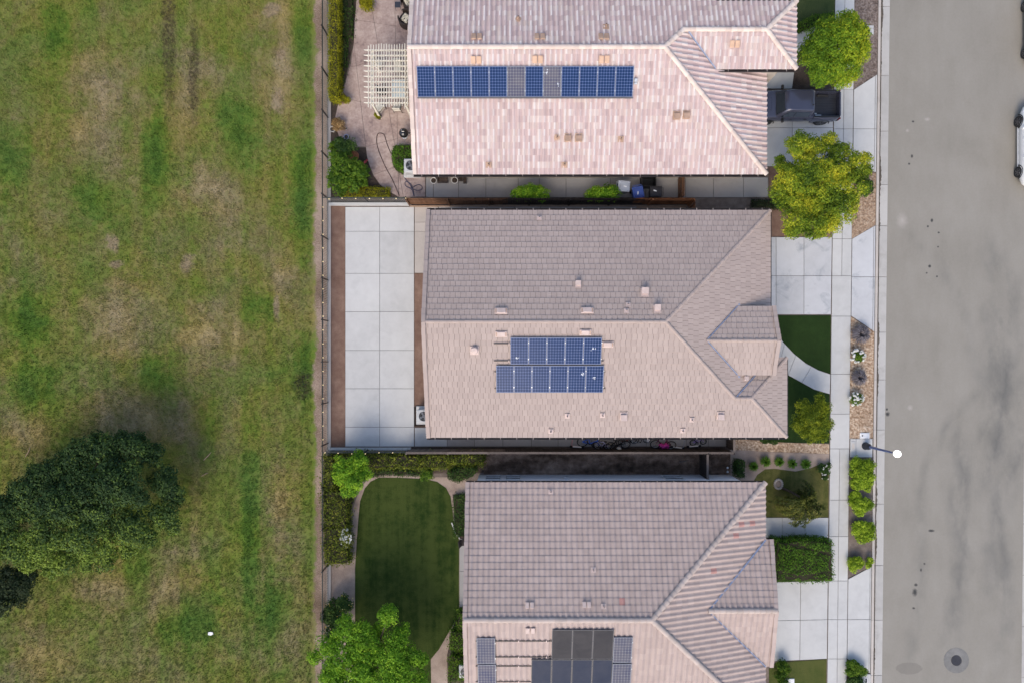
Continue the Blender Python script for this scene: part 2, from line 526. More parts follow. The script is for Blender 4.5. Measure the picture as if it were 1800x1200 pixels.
def field_mat(name, gain=1.0, path=True):
    t = NT(name)
    p = t.pos()
    A = t.noise(.11, 4, .6, dist=.5)
    B = t.noise(.55, 5, .65, dist=.8)
    Cc = t.noise(3.5, 4, .7)
    F = t.noise(26, 3, .7)
    G = t.noise(1.0, 3, .55, stretch=(1.3, .06, 1))
    f = t.math('ADD', t.math('ADD', t.math('MULTIPLY', A, .26), t.math('MULTIPLY', B, .30)), t.math('ADD', t.math('MULTIPLY', Cc, .20), t.math('MULTIPLY', G, .24)))
    dry = [(500, 130, 55, 90), (480, 30, 45, 60), (170, 150, 60, 60), (370, 330, 60, 40), (400, 360, 30, 90), (165, 225, 50, 60), (190, 300, 40, 60), (370, 590, 60, 60), (210, 560, 50, 70), (490, 890, 30, 70), (500, 1120, 25, 50), (360, 130, 40, 40),
           (230, 730, 130, 60), (60, 750, 60, 50), (290, 1020, 70, 70), (190, 1040, 60, 50), (490, 480, 30, 60), (60, 1150, 60, 60), (330, 160, 22, 90)]  # first patch here paints the brownish shadow above the evergreen
    green = [(100, 60, 30, 50), (275, 250, 22, 90), (420, 240, 40, 80), (440, 930, 22, 130), (530, 90, 20, 90), (530, 340, 25, 120), (455, 540, 30, 40), (60, 690, 50, 50), (50, 560, 40, 60), (20, 280, 40, 60), (275, 660, 40, 40), (170, 330, 40, 70), (535, 640, 20, 60), (255, 1000, 30, 60), (330, 1090, 60, 50), (480, 1080, 30, 60)]
    def wl(L):
        out = []
        for x, y, rx, ry in L:
            v = W(x, y)
            out.append((v.x, v.y, rx / S * 1.25, ry / S * 1.25))
        return out
    d = spots(t, wl(dry), p)
    g = spots(t, wl(green), p)
    f = t.math('ADD', f, t.math('SUBTRACT', t.math('MULTIPLY', d, .17), t.math('MULTIPLY', g, .20)))
    f = t.math('ADD', f, t.math('MULTIPLY', t.math('SUBTRACT', F, .5), .26))
    col = t.ramp(f, [(.30, (.056, .122, .020)), (.40, (.098, .168, .028)), (.48, (.148, .186, .044)), (.55, (.190, .186, .072)), (.64, (.245, .208, .112)), (.78, (.38, .31, .20))])
    hue = t.noise(.3, 3, .5, dist=.4)
    col = t.mix(t.ramp(hue, [(.38, 0.0), (.62, .6)]), col, t.mix(1.0, col, (1.15, 1.08, .52), 'MULTIPLY'))
    # dark rolled strips left by a machine, and scorched scraps
    drk = [(297, 60, 12, 130), (340, 130, 9, 90), (532, 672, 16, 22), (530, 690, 8, 10)]
    m = spots(t, wl(drk), p)
    col = t.mix(t.math('MULTIPLY', t.ramp(m, [(.0, 0.0), (.5, .8)]), t.ramp(t.noise(5, 3), [(.35, 0.2), (.6, 1.0)])), col, (.060, .046, .030))
    bare = [(197, 428, 14, 16), (205, 466, 14, 8), (495, 96, 8, 9), (478, 18, 14, 12), (488, 180, 12, 24), (486, 540, 6, 22), (330, 465, 14, 18)]
    m = spots(t, wl(bare), p)
    col = t.mix(t.ramp(m, [(.05, 0.0), (.5, .85)]), col, (.30, .235, .155))
    hs = t.t.nodes.new('ShaderNodeHueSaturation')
    hs.inputs['Saturation'].default_value = .97
    t.l(col, hs.inputs['Color'])
    col = hs.outputs[0]
    if path:
        sep = t.t.nodes.new('ShaderNodeSeparateXYZ')
        t.l(p, sep.inputs[0])
        edge = t.math('ADD', sep.outputs[0], t.math('ADD', t.math('MULTIPLY', t.math('SUBTRACT', t.noise(.22, 3, stretch=(.01, 1, 1)), .5), 1.0), t.math('MULTIPLY', t.math('SUBTRACT', t.noise(2.2, 4, .7), .5), .75)))
        k = t.math('MULTIPLY', t.math('ADD', edge, (900 - 551) / S), 5.0, clamp=True)
        pc = t.ramp(t.math('ADD', t.math('MULTIPLY', t.noise(.35, 4, .6), .6), t.math('MULTIPLY', t.noise(14, 3), .4)), [(.36, (.10, .074, .05)), (.47, (.21, .152, .115)), (.60, (.36, .28, .225))])
        col = t.mix(k, col, pc)
    if not path: col = t.mix(t.attr('rnd'), t.mix(1.0, col, (.86, .88, .82), 'MULTIPLY'), t.mix(.14, t.mix(1.0, col, (1.35, 1.32, 1.2), 'MULTIPLY'), (.30, .27, .15)))
    if gain != 1.0: col = t.mix(1.0, col, (gain, gain, gain), 'MULTIPLY')
    t.color(col).rough(.95, spec=.1)
    if name == 'field_ground': t.bump(t.math('ADD', t.math('MULTIPLY', Cc, 1.0), F), .7, .05)
    return t.m

field = sheet('field', 'wide mown grass field with dry brown patches behind the back fence', PX([(-1800, -1400), (574, -1400), (574, 2600), (-1800, 2600)]), field_mat('field_ground'), 0.0, -.3, 'field')

def tufts(name, label, polys, n, h, wd, mat, parent=None, z=0.0, lean_=.8, keep=None, blades=3):
    """Grass blades: each a bent two-triangle strip, all in one mesh."""
    pts = []
    for poly in polys:
        P = np.array(poly)
        lo, hi = P.min(0), P.max(0)
        q = RNG.uniform(lo, hi, (n, 2))
        ins = np.zeros(len(q), bool)
        j = len(P) - 1
        for i in range(len(P)):
            xi, yi, xj, yj = *P[i], *P[j]
            c = ((yi > q[:, 1]) != (yj > q[:, 1])) & (q[:, 0] < (xj - xi) * (q[:, 1] - yi) / (yj - yi + 1e-12) + xi)
            ins ^= c
            j = i
        q = q[ins]
        if keep is not None: q = q[keep(q)]
        pts.append(q)
    q = np.concatenate(pts)
    q = np.repeat(q, blades, 0) + RNG.normal(0, wd * 2.0, (len(q) * blades, 2))
    m = len(q)
    an = RNG.uniform(0, 2 * np.pi, m)
    hh = h * RNG.uniform(.5, 1.3, m)
    ln = hh * RNG.uniform(.2, 1.0, m) * lean_ * 1.6
    dx, dy = np.cos(an), np.sin(an)
    px, py = -dy * wd / 2, dx * wd / 2
    v = np.zeros((m, 4, 3))
    v[:, 0, 0], v[:, 0, 1], v[:, 0, 2] = q[:, 0] - px, q[:, 1] - py, z
    v[:, 1, 0], v[:, 1, 1], v[:, 1, 2] = q[:, 0] + px, q[:, 1] + py, z
    v[:, 2, 0], v[:, 2, 1], v[:, 2, 2] = q[:, 0] + px * .7 + dx * ln * .5, q[:, 1] + py * .7 + dy * ln * .5, z + hh * .75
    v[:, 3, 0], v[:, 3, 1], v[:, 3, 2] = q[:, 0] + dx * ln, q[:, 1] + dy * ln, z + hh
    o = quads(name, v, mat, parent, tri=True, attrs={'rnd': RNG.random(m)})
    return tag(o, label, 'grass' if parent is None else None, None, 'stuff')

def quads(name, v, mat, parent=None, tri=False, attrs=None, smooth=False):
    """A mesh of loose leaves from an array (n, 4, 3); tri: each is two triangles 0-1-2, 0-2-3 hinged on its midrib."""
    n = len(v)
    me = bpy.data.meshes.new(name)
    me.vertices.add(n * 4)
    me.vertices.foreach_set('co', v.reshape(-1).astype(np.float32))
    if tri:
        idx = (np.arange(n)[:, None] * 4 + np.array([0, 1, 2, 0, 2, 3])).reshape(-1)
        npoly, size = n * 2, 3
    else:
        idx = np.arange(n * 4)
        npoly, size = n, 4
    me.loops.add(len(idx))
    me.loops.foreach_set('vertex_index', idx.astype(np.int32))
    me.polygons.add(npoly)
    me.polygons.foreach_set('loop_start', (np.arange(npoly) * size).astype(np.int32))
    me.polygons.foreach_set('loop_total', np.full(npoly, size, np.int32))
    if attrs:
        for k, a in attrs.items():
            at = me.attributes.new(k, 'FLOAT', 'POINT')
            at.data.foreach_set('value', np.repeat(a, 4).astype(np.float32))
    me.update(calc_edges=True)
    if mat: me.materials.append(mat)
    o = bpy.data.objects.new(name, me)
    COL.objects.link(o)
    if parent is not None: o.parent = parent
    return o

path_edge = W(553, 0).x
tufts('grass', 'short mown grass of the open field', [PX([(-60, -60), (548, -60), (548, 1260), (-60, 1260)])], 80000, .10, .026, field_mat('field_blades', 1.0, False), blades=4)

# ---- the street
def road_mat():
    t = NT('road')
    p = t.pos()
    a, b, c, f = t.noise(.25, 4, .6, dist=.3), t.noise(1.1, 5, .65, stretch=(1, .35, 1)), t.noise(90, 2), t.noise(8, 3)
    s = t.math('ADD', t.math('ADD', t.math('MULTIPLY', a, .35), t.math('MULTIPLY', b, .30)), t.math('ADD', t.math('MULTIPLY', c, .2), t.math('MULTIPLY', f, .15)))
    col = t.ramp(s, [(.32, (.220, .206, .176)), (.5, (.262, .246, .214)), (.68, (.300, .283, .250))])
    # rubbed-in tyre tracks that sweep round near the far kerb
    def arc(cx, cy, r, wd, k, lo, hi):
        v = W(cx, cy)
        mp = t.t.nodes.new('ShaderNodeMapping')
        mp.inputs['Location'].default_value = (-v.x, -v.y, 0)
        mp.inputs['Scale'].default_value = (1, 1, 0)
        t.l(p, mp.inputs['Vector'])
        ln = t.t.nodes.new('ShaderNodeVectorMath'); ln.operation = 'LENGTH'
        t.l(mp.outputs[0], ln.inputs[0])
        dd = t.math('ABSOLUTE', t.math('SUBTRACT', t.math('ADD', ln.outputs['Value'], t.math('MULTIPLY', t.math('SUBTRACT', t.noise(.8, 3), .5), wd * 1.2)), r / S))
        band = t.math('SUBTRACT', 1.0, t.math('DIVIDE', dd, wd), clamp=True)
        brk = t.ramp(t.noise(.7, 4, .6, stretch=(1, .5, 1)), [(.38, 0.1), (.62, 1.0)])
        sep = t.t.nodes.new('ShaderNodeSeparateXYZ')
        t.l(p, sep.inputs[0])
        y0, y1 = W(0, hi).y, W(0, lo).y
        win = t.math('MULTIPLY', t.math('MULTIPLY', t.math('SUBTRACT', sep.outputs[1], y0), .35, clamp=True), t.math('MULTIPLY', t.math('SUBTRACT', y1, sep.outputs[1]), .35, clamp=True))
        return t.math('MULTIPLY', t.math('MULTIPLY', t.math('MULTIPLY', band, brk), k), win)
    marks = None
    for q in [(1000, 620, 770, 1.0, .6, 400, 900), (2300, 1000, 545, .9, .65, 380, 900), (1900, 870, 205, .55, .42, 660, 960), (1890, 900, 270, .5, .3, 640, 980), (1000, 1050, 770, .8, .45, 820, 1200), (900, 900, 800, .9, .45, 700, 1180), (1000, 1000, 690, .8, .36, 800, 1200), (1000, 1000, 620, .6, .28, 880, 1200), (1300, 700, 420, .6, .22, 380, 700), (2400, 640, 640, 1.7, .55, 470, 800), (2380, 950, 630, 1.2, .35, 760, 1120)]:
        m = arc(*q)
        marks = m if marks is None else t.math('MAXIMUM', marks, m)
    col = t.mix(t.math('MULTIPLY', marks, 1.15, clamp=True), col, (.095, .098, .096))
    # drips of oil along the lane
    oil = [(1638, 388, 2.2, 3), (1631, 398, 1.6, 1.8), (1634, 468, 2.5, 2.5), (1629, 480, 1.8, 1.6), (1650, 409, 1.6, 1.6), (1649, 434, 1.4, 1.4), (1647, 486, 1.6, 1.4), (1608, 1040, 4, 6), (1610, 1027, 3, 2.5), (1625, 990, 2, 2), (1619, 1001, 1.8, 3), (1606, 1068, 2.4, 1.8), (1637, 932, 5, 2.2), (1559, 719, 1.8, 2), (1560, 727, 3.5, 3.5), (1598, 288, 2, 2), (1603, 275, 2, 3), (1605, 214, 2.2, 1.6)]
    om = spots2(t, [(*W2(x, y, -.15), rx / S * 1.35, ry / S * 1.35) for x, y, rx, ry in oil], p, 1.1)
    col = t.mix(t.math('MULTIPLY', om, 1.6, clamp=True), col, (.055, .055, .054))
    patch = spots2(t, [(*W2(1598, 1174, -.15), 24 / S, 11 / S)], p, .35)
    col = t.mix(t.ramp(patch, [(.02, 0.0), (.08, .5)]), col, (.17, .158, .14))
    pale = spots2(t, [(*W2(1586, 388, -.15), 12 / S, 16 / S), (*W2(1600, 716, -.15), 6 / S, 6 / S), (*W2(1595, 230, -.15), 4 / S, 4 / S), (*W2(1630, 210, -.15), 7 / S, 4 / S)], p, .6)
    col = t.mix(t.math('MULTIPLY', pale, .55), col, (.46, .42, .39))
    sp = t.t.nodes.new('ShaderNodeTexVoronoi')
    sp.inputs['Scale'].default_value = .9
    t.l(p, sp.inputs['Vector'])
    k = t.math('MULTIPLY', t.math('LESS_THAN', sp.outputs['Distance'], .010), .5)
    sel = t.math('GREATER_THAN', t.noise(.5, 2), .52)
    col = t.mix(t.math('MULTIPLY', k, sel), col, (.07, .068, .065))
    t.color(col).rough(.82, spec=.3)
    t.bump(t.math('ADD', c, f), .2, .006)
    return t.m

def spots2(t, lst, pos, amp):
    total = None
    brk = t.math('MULTIPLY', t.math('SUBTRACT', t.noise(5, 4, .65), .5), amp)
    for x, y, rx, ry in lst:
        mp = t.t.nodes.new('ShaderNodeMapping')
        mp.inputs['Location'].default_value = (-x / rx, -y / ry, 0)
        mp.inputs['Scale'].default_value = (1 / rx, 1 / ry, 0)
        t.l(pos, mp.inputs['Vector'])
        ln = t.t.nodes.new('ShaderNodeVectorMath')
        ln.operation = 'LENGTH'
        t.l(mp.outputs[0], ln.inputs[0])
        v = t.math('SUBTRACT', 1.0, t.math('ADD', ln.outputs['Value'], brk), clamp=True)
        total = v if total is None else t.math('MAXIMUM', total, v)
    return total

ZR = -.15
Y0, Y1 = -900, 2100
road = sheet('road', 'wide pale grey asphalt street with dark curved tyre marks', PX([(lean(1562, Y0), Y0), (lean(1812, Y0), Y0), (lean(1812, Y1), Y1), (lean(1562, Y1), Y1)], ZR), road_mat(), ZR, -.4, 'road')
J = [-560, -460, -360, -260, -170, -85, 12, 133, 231, 325, 397, 487, 584, 667, 755, 885, 993, 1089, 1186, 1290, 1390, 1490, 1590]
def strip(name, label, c0, c1, z, mat, J, zpx, z0=-.36, gap=.03, base_mat='joint'):
    """A run of cast pieces along the street between two of its lines."""
    bed = MB().prism(PX([(lean(c0, J[0]), J[0]), (lean(c1, J[0]), J[0]), (lean(c1, J[-1]), J[-1]), (lean(c0, J[-1]), J[-1])], zpx), z0, z - .04).build(name, MT[base_mat])
    structure(name, bed, label, name.replace('_', ' '))
    for a, b in zip(J[:-1], J[1:]):
        q = PX([(lean(c0, a), a), (lean(c1, a), a), (lean(c1, b), b), (lean(c0, b), b)], zpx)
        MB().prism(offset_poly(q, gap / 2), z - .08, z + random.uniform(-.004, .004)).build('segment', MT[mat], bed, world=True)
    return bed
strip('gutter_pan', 'pale concrete drain channel along the near edge of the street', 1550.2, 1564.5, ZR + .012, 'pan', J, ZR)
strip('curb', 'narrow concrete kerb between the planting strips and the street', 1544, 1548.6, .03, 'curb', J, 0.0, gap=.015)
strip('gutter_pan', 'pale concrete drain channel at the far edge of the street', 1809, 1823, ZR + .012, 'pan', [J[0] + 40 + 90 * i for i in range(24)], ZR)
strip('curb', 'concrete kerb on the far side of the street', 1824, 1829, .03, 'curb', [J[0] + 40 + 90 * i for i in range(24)], 0.0, gap=.015)
sheet('far_verge', 'grass verge beyond the far kerb of the street', PX([(lean(1830, Y0), Y0), (2600, Y0), (2600, Y1), (lean(1830, Y1), Y1)]), field_mat('verge', 1.0, False), 0.0, -.3, 'verge')

# ---- pavement along the street, one slab per panel
SJ = [-560, -450, -340, -230, -120, -50, 60, 110, 158, 227, 300, 345, 420, 485, 556, 657, 727, 788, 878, 942, 1020, 1088, 1157, 1230, 1330, 1430, 1530]
sw = [(lean(1468, SJ[0]), SJ[0]), (lean(1502, SJ[0]), SJ[0]), (lean(1502, SJ[-1]), SJ[-1]), (lean(1468, SJ[-1]), SJ[-1])]
mid = (W2(lean(1485, -600), -600), W2(lean(1485, 1600), 1600), lambda c: (c.y > W(0, 480).y) or (c.y < W(0, 788).y) or W(0, 740).y < c.y < W(0, 660).y and False)
paved('sidewalk', 'pale concrete footpath running along the street in front of the houses', PX(sw), [hy(y) for y in SJ[1:-1]] + [mid], 'concrete', gap=.028)

# ---- planting strips between footpath and kerb
def strip_poly(y0, y1, a0=0, a1=0, c0=1502.6, c1=1543.6):
    return PX([(lean(c0, y0 + a0), y0 + a0), (lean(c1, y0), y0), (lean(c1, y1), y1), (lean(c0, y1 + a1), y1 + a1)])
def strip_soil(label, y0, y1, a0, a1, mat):
    sheet('planting_strip', label, strip_poly(y0, y1, a0, a1), MT[mat], -.012, -.16, 'planting bed')
MT['bark_mulch'] = grainy('bark_mulch', [(.055, .04, .034), (.15, .115, .098), (.30, .25, .22)], .5, 4, 9, bump=1, bd=.05, w=(.25, .35, .45))
MT['mulch_tan'] = grainy('mulch_tan', [(.12, .075, .05), (.29, .20, .135), (.50, .39, .29)], .5, 5, 9, bump=1, bd=.05, w=(.2, .35, .5))
MT['gravel_tan'] = grainy('gravel_tan', [(.12, .075, .045), (.34, .235, .155), (.62, .50, .38)], .5, 4, 7.5, bump=1.0, bd=.05, w=(.15, .3, .6))
strip_soil('strip of brown bark mulch by the round tree near the street', -420, 131, 0, 26, 'bark_mulch')
strip_soil('strip of tan bark mulch below the large yellow-green tree', 305, 396, -5, 24, 'mulch_tan')
strip_soil('strip of tan gravel with lavender and white flowers beside the footpath', 583, 770, -26, 0, 'gravel_tan')
strip_soil('strip of brown soil with bright green shrubs beside the kerb', 804, 995, 0, 20, 'soil_grey')
strip_soil('small corner bed with a green shrub below the lowest driveway', 1183, 1500, -26, 0, 'soil_dark')

# ---- driveways
def apron(y0, a0, y1, a1):
    return PX([(lean(1502.5, y0 + a0), y0 + a0), (lean(1543.5, y0), y0), (lean(1543.5, y1), y1), (lean(1502.5, y1 + a1), y1 + a1)])
paved('driveway_apron', 'flared concrete apron from the footpath to the kerb by the pickup', apron(131, 27, 303, -8), [hy(227), (W2(1539, 100), W2(1536, 340))], 'concrete')
paved('driveway_apron', 'flared concrete apron with dark smudges in front of the middle house', apron(396, 24, 583, -28), [hy(487), (W2(1536, 380), W2(1533.5, 600))], 'concrete_worn')
paved('driveway_apron', 'flared concrete apron from the kerb to the lowest driveway', apron(995, 22, 1183, -26), [hy(1088), (W2(1529.5, 980), W2(1527, 1200))], 'concrete')
paved('driveway', 'concrete driveway with the dark pickup parked on it', PX([(1318, 160), (1465, 157), (1463.5, 293), (1318, 293)]), [hy(225), vx(1392.5)], 'concrete')
paved('driveway', 'concrete driveway of the middle house with grey smudges', PX([(1338, 417), (1462.5, 417), (1460.5, 553), (1338, 553)]), [hy(485), vx(1364), vx(1413)], 'concrete_worn')
paved('driveway', 'concrete driveway of the lowest house in view', PX([(1320, 1023), (1455.2, 1020), (1453.5, 1157), (1320, 1163)]), [(W2(1320, 1091), W2(1454, 1088)), (W2(1407.5, 1000), W2(1405.5, 1170))], 'concrete')
# ------------------------------------------------------------------ yards
# top house: stamped patio with a curving path
patio = [(640, -160), (630, -30), (627, 0), (623.5, 35), (622, 75), (617, 112), (606, 148), (595, 180), (589, 208), (591, 226), (597, 243), (606, 258), (643, 258.5), (645, 275), (649, 290), (656, 308), (668, 325), (684, 337), (701, 346.5), (747.5, 346.5), (747.5, 312), (725, 311), (711, 308.5), (701, 303.5), (692, 294), (688.5, 280), (689.5, 266), (695, 257), (710, 255), (760, 255), (760, -160)]
cutsP = [(W2(622, 35), W2(700, 47)), (W2(640, 52 + 60), W2(570, 132)), (W2(600, 171), W2(660, 186)), (W2(694, 0), W2(695, 50)), (W2(634, 180), W2(643, 258), lambda c: c.x < W(690, 0).x), (W2(683, 190), W2(694, 256)), (W2(630, 262), W2(690, 246)), (W2(655, 308), W2(700, 292))]
patio_bed = paved('patio', 'pink stamped concrete patio and curving path behind the top house', PX(patio), cutsP, 'stamped', gap=.02)
paved('side_walk', 'grey concrete side path between the top house and its wooden fence', PX([(748.5, 312), (1350, 312), (1350, 347.5), (748.5, 347.5)]), [vx(x) for x in (762, 806, 854, 911, 948, 995, 1073, 1135, 1205, 1254, 1307)], 'concrete_grey')
sheet('planting_bed', 'dark damp bed between the clipped hedge and the patio', PX([(580, -160), (626, -160), (626, 0), (622, 75), (605, 148), (588, 208), (596, 244), (604, 260), (645, 260), (656, 310), (700, 347), (580, 347)]), MT['soil_dark'], -.02, -.16, 'planting bed')
sheet('planting_bed', 'small bed with a clipped round hedge beside the top patio', PX([(689, 257), (735, 255), (735, 311), (712, 309), (692, 295)]), MT['soil_dark'], -.022, -.16, 'planting bed')

# middle house: bare concrete yard, reddish strip along the fence
sheet('bare_strip', 'reddish bare soil strip inside the back fence of the middle house', PX([(581, 361), (606.5, 363), (606.5, 787), (580, 787)]), MT['soil_red'], -.01, -.16, 'soil')
sheet('bare_strip', 'narrow reddish soil bed against the back wall of the middle house', PX([(728.5, 481), (765, 481), (765, 750), (728.5, 750)]), MT['soil_red'], -.012, -.16, 'soil')
yl = [(W2(606, y), W2(730, y)) for y in (407, 481, 548, 615.5, 682.5, 750)]
paved('yard_paving', 'bare pale concrete yard of large square slabs behind the middle house', PX([(607, 364), (728, 364), (728, 784), (607, 784)]), [vx(667.5)] + yl, 'concrete', gap=.024)
paved('yard_paving', 'warm toned concrete path slabs at the upper back corner of the middle house', PX([(728.8, 364), (770, 364), (770, 480), (728.8, 480)]), [hy(391), hy(407)], 'concrete_warm', gap=.02)
paved('side_walk', 'narrow concrete path along the upper side of the middle house', PX([(770.8, 361), (1206, 361), (1206, 380), (770.8, 380)]), [vx(x) for x in (812, 856, 905, 950, 986, 1030, 1074, 1119, 1155, 1186)], 'concrete_grey', mats=lambda x, y: 'wood_tan' if x > W(1119, 0).x else 'concrete_grey')  # tan end slabs: warm reflected light painted into the concrete
paved('side_walk', 'concrete side path with bicycles below the middle house', PX([(728.8, 750.8), (765, 750.8), (765, 764), (1278, 764), (1278, 784), (728.8, 784)]), [vx(x) for x in (786, 834, 884, 934, 981, 1040, 1090, 1136, 1172, 1207, 1245)], 'concrete_grey', mats=lambda x, y: 'concrete' if x < W(790, 0).x else 'concrete_grey')
sheet('bare_strip', 'dark soil strip between the bicycle path and the wooden fence', PX([(720, 785), (1288, 785), (1288, 791), (720, 791)]), MT['soil_dark'], -.012, -.16, 'soil')
sheet('side_yard', 'dark muddy soil passage above the lowest house', PX([(850, 792), (1300, 792), (1300, 850), (850, 850)]), MT['mud'], -.01, -.16, 'soil')

# lowest house: dark lawn with pale soil edging
def lawn_mat(name, a, b, c, stripe=True, fine=20):
    t = NT(name)
    A, B, F = t.noise(.35, 4, .6, dist=.5), t.noise(2.0, 4, .65), t.noise(fine, 3, .7)
    G = t.noise(1.0, 3, .55, stretch=(1.7, .10, 1))
    f = t.math('ADD', t.math('ADD', t.math('MULTIPLY', A, .22), t.math('MULTIPLY', B, .26)), t.math('ADD', t.math('MULTIPLY', F, .26), t.math('MULTIPLY', G, .30 if stripe else .1)))
    t.color(t.ramp(f, [(.36, a), (.45, b), (.56, c)])).rough(.95, spec=.1)
    t.bump(t.math('ADD', B, F), .7, .05)
    return t.m
lawn = [(665, 839), (700, 839), (745, 841), (768, 846), (784, 857), (792, 872), (795, 893), (797, 915), (806, 938), (807, 960), (807, 1066), (800, 1090), (788, 1112), (772, 1140), (757, 1158), (760, 1320), (620, 1320), (624, 1160), (624, 1000), (627, 950), (630, 910), (633, 880), (641, 858), (651, 846)]
sheet('edging_soil', 'pale worn soil edging round the dark back lawn', PX([(566, 985), (612, 985), (617, 940), (621, 890), (632, 858), (648, 840), (670, 834), (745, 837), (775, 838), (820, 838), (820, 868), (795, 868), (806, 935), (812, 1068), (800, 1110), (800, 1330), (566, 1330)]), MT['soil_pale'], -.02, -.16, 'soil')
lw = sheet('lawn', 'dark green back lawn with faint mowing lines behind the lowest house', PX(lawn), lawn_mat('lawn_dark', (.007, .018, .004), (.018, .038, .007), (.052, .072, .017)), -.005, -.16, 'lawn')
tufts('grass', None, [PX(lawn)], 16000, .05, .022, lawn_mat('lawn_dark_blades', (.008, .020, .004), (.021, .044, .008), (.060, .084, .020)), lw, blades=4)
paved('side_walk', 'narrow pale concrete step along the back of the lowest house', PX([(807.6, 946), (835, 946), (835, 1066), (807.6, 1066)]), [hy(1003)], 'concrete_grey')
sheet('planting_bed', 'dark bed along the back wall of the lowest house', PX([(796, 868), (835, 868), (835, 944), (807, 944), (800, 920)]), MT['soil_dark'], -.012, -.16, 'planting bed')
sheet('planting_bed', 'dark leafy bed below the step at the back of the lowest house', PX([(806, 1067), (835, 1067), (835, 1300), (788, 1300), (786, 1150), (797, 1100)]), MT['soil_dark'], -.012, -.16, 'planting bed')
sheet('planting_bed', 'dark hedge bed inside the back fence of the lowest yard', PX([(568, 796), (850, 796), (850, 830), (660, 833), (640, 842), (628, 858), (618, 890), (614, 940), (610, 990), (568, 990)]), MT['soil_dark'], -.016, -.16, 'planting bed')

# front gardens
turf = lawn_mat('turf_dark', (.018, .036, .010), (.022, .046, .012), (.028, .056, .015), False, 60)
fl = sheet('lawn', 'dark front lawn at the top edge beside the round tree', PX([(1380, -200), (lean(1467.5, -200), -200), (1467, 45), (1440, 62), (1405, 60), (1380, 80)]), lawn_mat('lawn_top', (.026, .042, .016), (.040, .062, .022), (.06, .08, .03)), -.006, -.16, 'lawn')
sheet('front_path', 'pale concrete entry path beside the round tree', PX([(1340, 52), (1403, 60), (1440, 40), (1445, 60), (1420, 80), (1400, 95), (1392, 156), (1340, 156)]), MT['concrete'], .012, -.16, 'path')
sheet('front_bed', 'dark shaded bed under the round tree next to the pickup', PX([(1393, 96), (1420, 80), (1446, 60), (1465, 46), (1465, 156), (1393, 156)]), MT['soil_dark'], -.004, -.16, 'planting bed')
sheet('front_bed', 'brown soil bed under the large yellow-green tree', PX([(1352, 294), (1464, 294), (1462, 416), (1338, 416), (1338, 380), (1352, 350)]), MT['soil_red'], -.008, -.16, 'planting bed')
arc_up = [(1352, 560), (1367, 585), (1377, 602), (1395, 621), (1416, 638), (1438, 650), (1459.5, 657.5)]
arc_lo = [(1458.5, 692), (1431, 684), (1404, 669), (1384, 658), (1362, 641), (1340, 615)]
sheet('artificial_lawn', 'uniform dark green front turf above the curved path', PX([(1340, 554.5), (1460.5, 554.5), (1459.6, 656.5)] + [(x, y - .6) for x, y in arc_up[::-1]][1:] + [(1340, 556)]), turf, .006, -.16, 'lawn')
sheet('artificial_lawn', 'uniform dark green front turf below the curved path with a feathery tree', PX([(1340, 616)] + [(x, y + .6) for x, y in arc_lo[::-1]][1:] + [(1457.6, 778.5), (1340, 776)]), turf, .006, -.16, 'lawn')
paved('front_path', 'curved concrete path across the dark turf of the middle house', PX([(1340, 556)] + arc_up + arc_lo), [(W2(1402, 616), W2(1384, 662)), (W2(1428, 640), W2(1405, 680)), (W2(1381, 595), W2(1366, 655))], 'concrete', gap=.02)
sheet('gravel_bed', 'tan gravel strip under the middle house by the front turf', PX([(1290, 770), (1370, 777), (1457.6, 780), (1457.4, 797), (1340, 793), (1290, 790)]), MT['gravel_tan'], -.002, -.16, 'gravel')
sheet('front_bed', 'pale sandy bed with a row of round green tufts', PX([(1284, 790), (1340, 793.5), (1457.3, 797.5), (1457, 822), (1430, 822), (1400, 828), (1360, 823), (1340, 832), (1330, 850), (1284, 850)]), MT['soil_pale'], -.006, -.16, 'planting bed')
lf = [(1322, 850), (1331, 834), (1345, 824), (1362, 823), (1398, 828), (1425, 822), (1442, 815), (1457, 816), (1456, 908.5), (1322, 908.5)]
fl3 = sheet('lawn', 'olive green front lawn under the weeping tree', PX(lf), lawn_mat('lawn_front', (.026, .036, .011), (.062, .074, .020), (.13, .125, .042)), .004, -.16, 'lawn')
tufts('grass', None, [PX([(1345, 825), (1456, 825), (1456, 908), (1345, 908)])], 4000, .05, .022, lawn_mat('lawn_front_blades', (.028, .042, .012), (.07, .088, .022), (.16, .15, .05)), fl3, blades=3, z=.004)
paved('front_path', 'pale concrete path of three slabs below the weeping tree', PX([(1322, 909), (1456, 909), (1455.5, 944), (1322, 944)]), [vx(1375), vx(1415)], 'concrete', gap=.02)
sheet('front_bed', 'dark bed under the large square hedge', PX([(1330, 944.6), (1455.6, 944.6), (1455, 1019.5), (1330, 1022)]), MT['soil_dark'], -.005, -.16, 'planting bed')
l4 = [(1366, 1163.5), (1453.2, 1158), (1450, 1360), (1352, 1360), (1352, 1175)]
fl4 = sheet('lawn', 'small green front lawn at the bottom edge by the footpath', PX(l4), lawn_mat('lawn_low', (.034, .05, .014), (.058, .078, .02), (.09, .10, .03)), -.004, -.16, 'lawn')
tufts('grass', None, [PX([(1366, 1164), (1453, 1159), (1452, 1215), (1366, 1215)])], 1200, .05, .022, bpy.data.materials['lawn_front_blades'], fl4, blades=3)
paved('lamp_pad', 'square concrete pad round the foot of the street lamp', PX([(lean(1503.2, 770), 770.5), (lean(1542.6, 770), 770.5), (lean(1542.6, 803), 803), (lean(1503.2, 803), 803)]), [vx(1504.5)], 'concrete', gap=.02)
paved('paver_step', 'small pale stepping slabs in the mulch by the round tree', PX([(1520, 45), (1536, 45), (1536, 61.5), (1520, 61.5)]), [vx(1527), hy(51)], 'concrete', gap=.03)
# ------------------------------------------------------------------ houses: roofs tile by tile
PITCH = 1 / 3.0

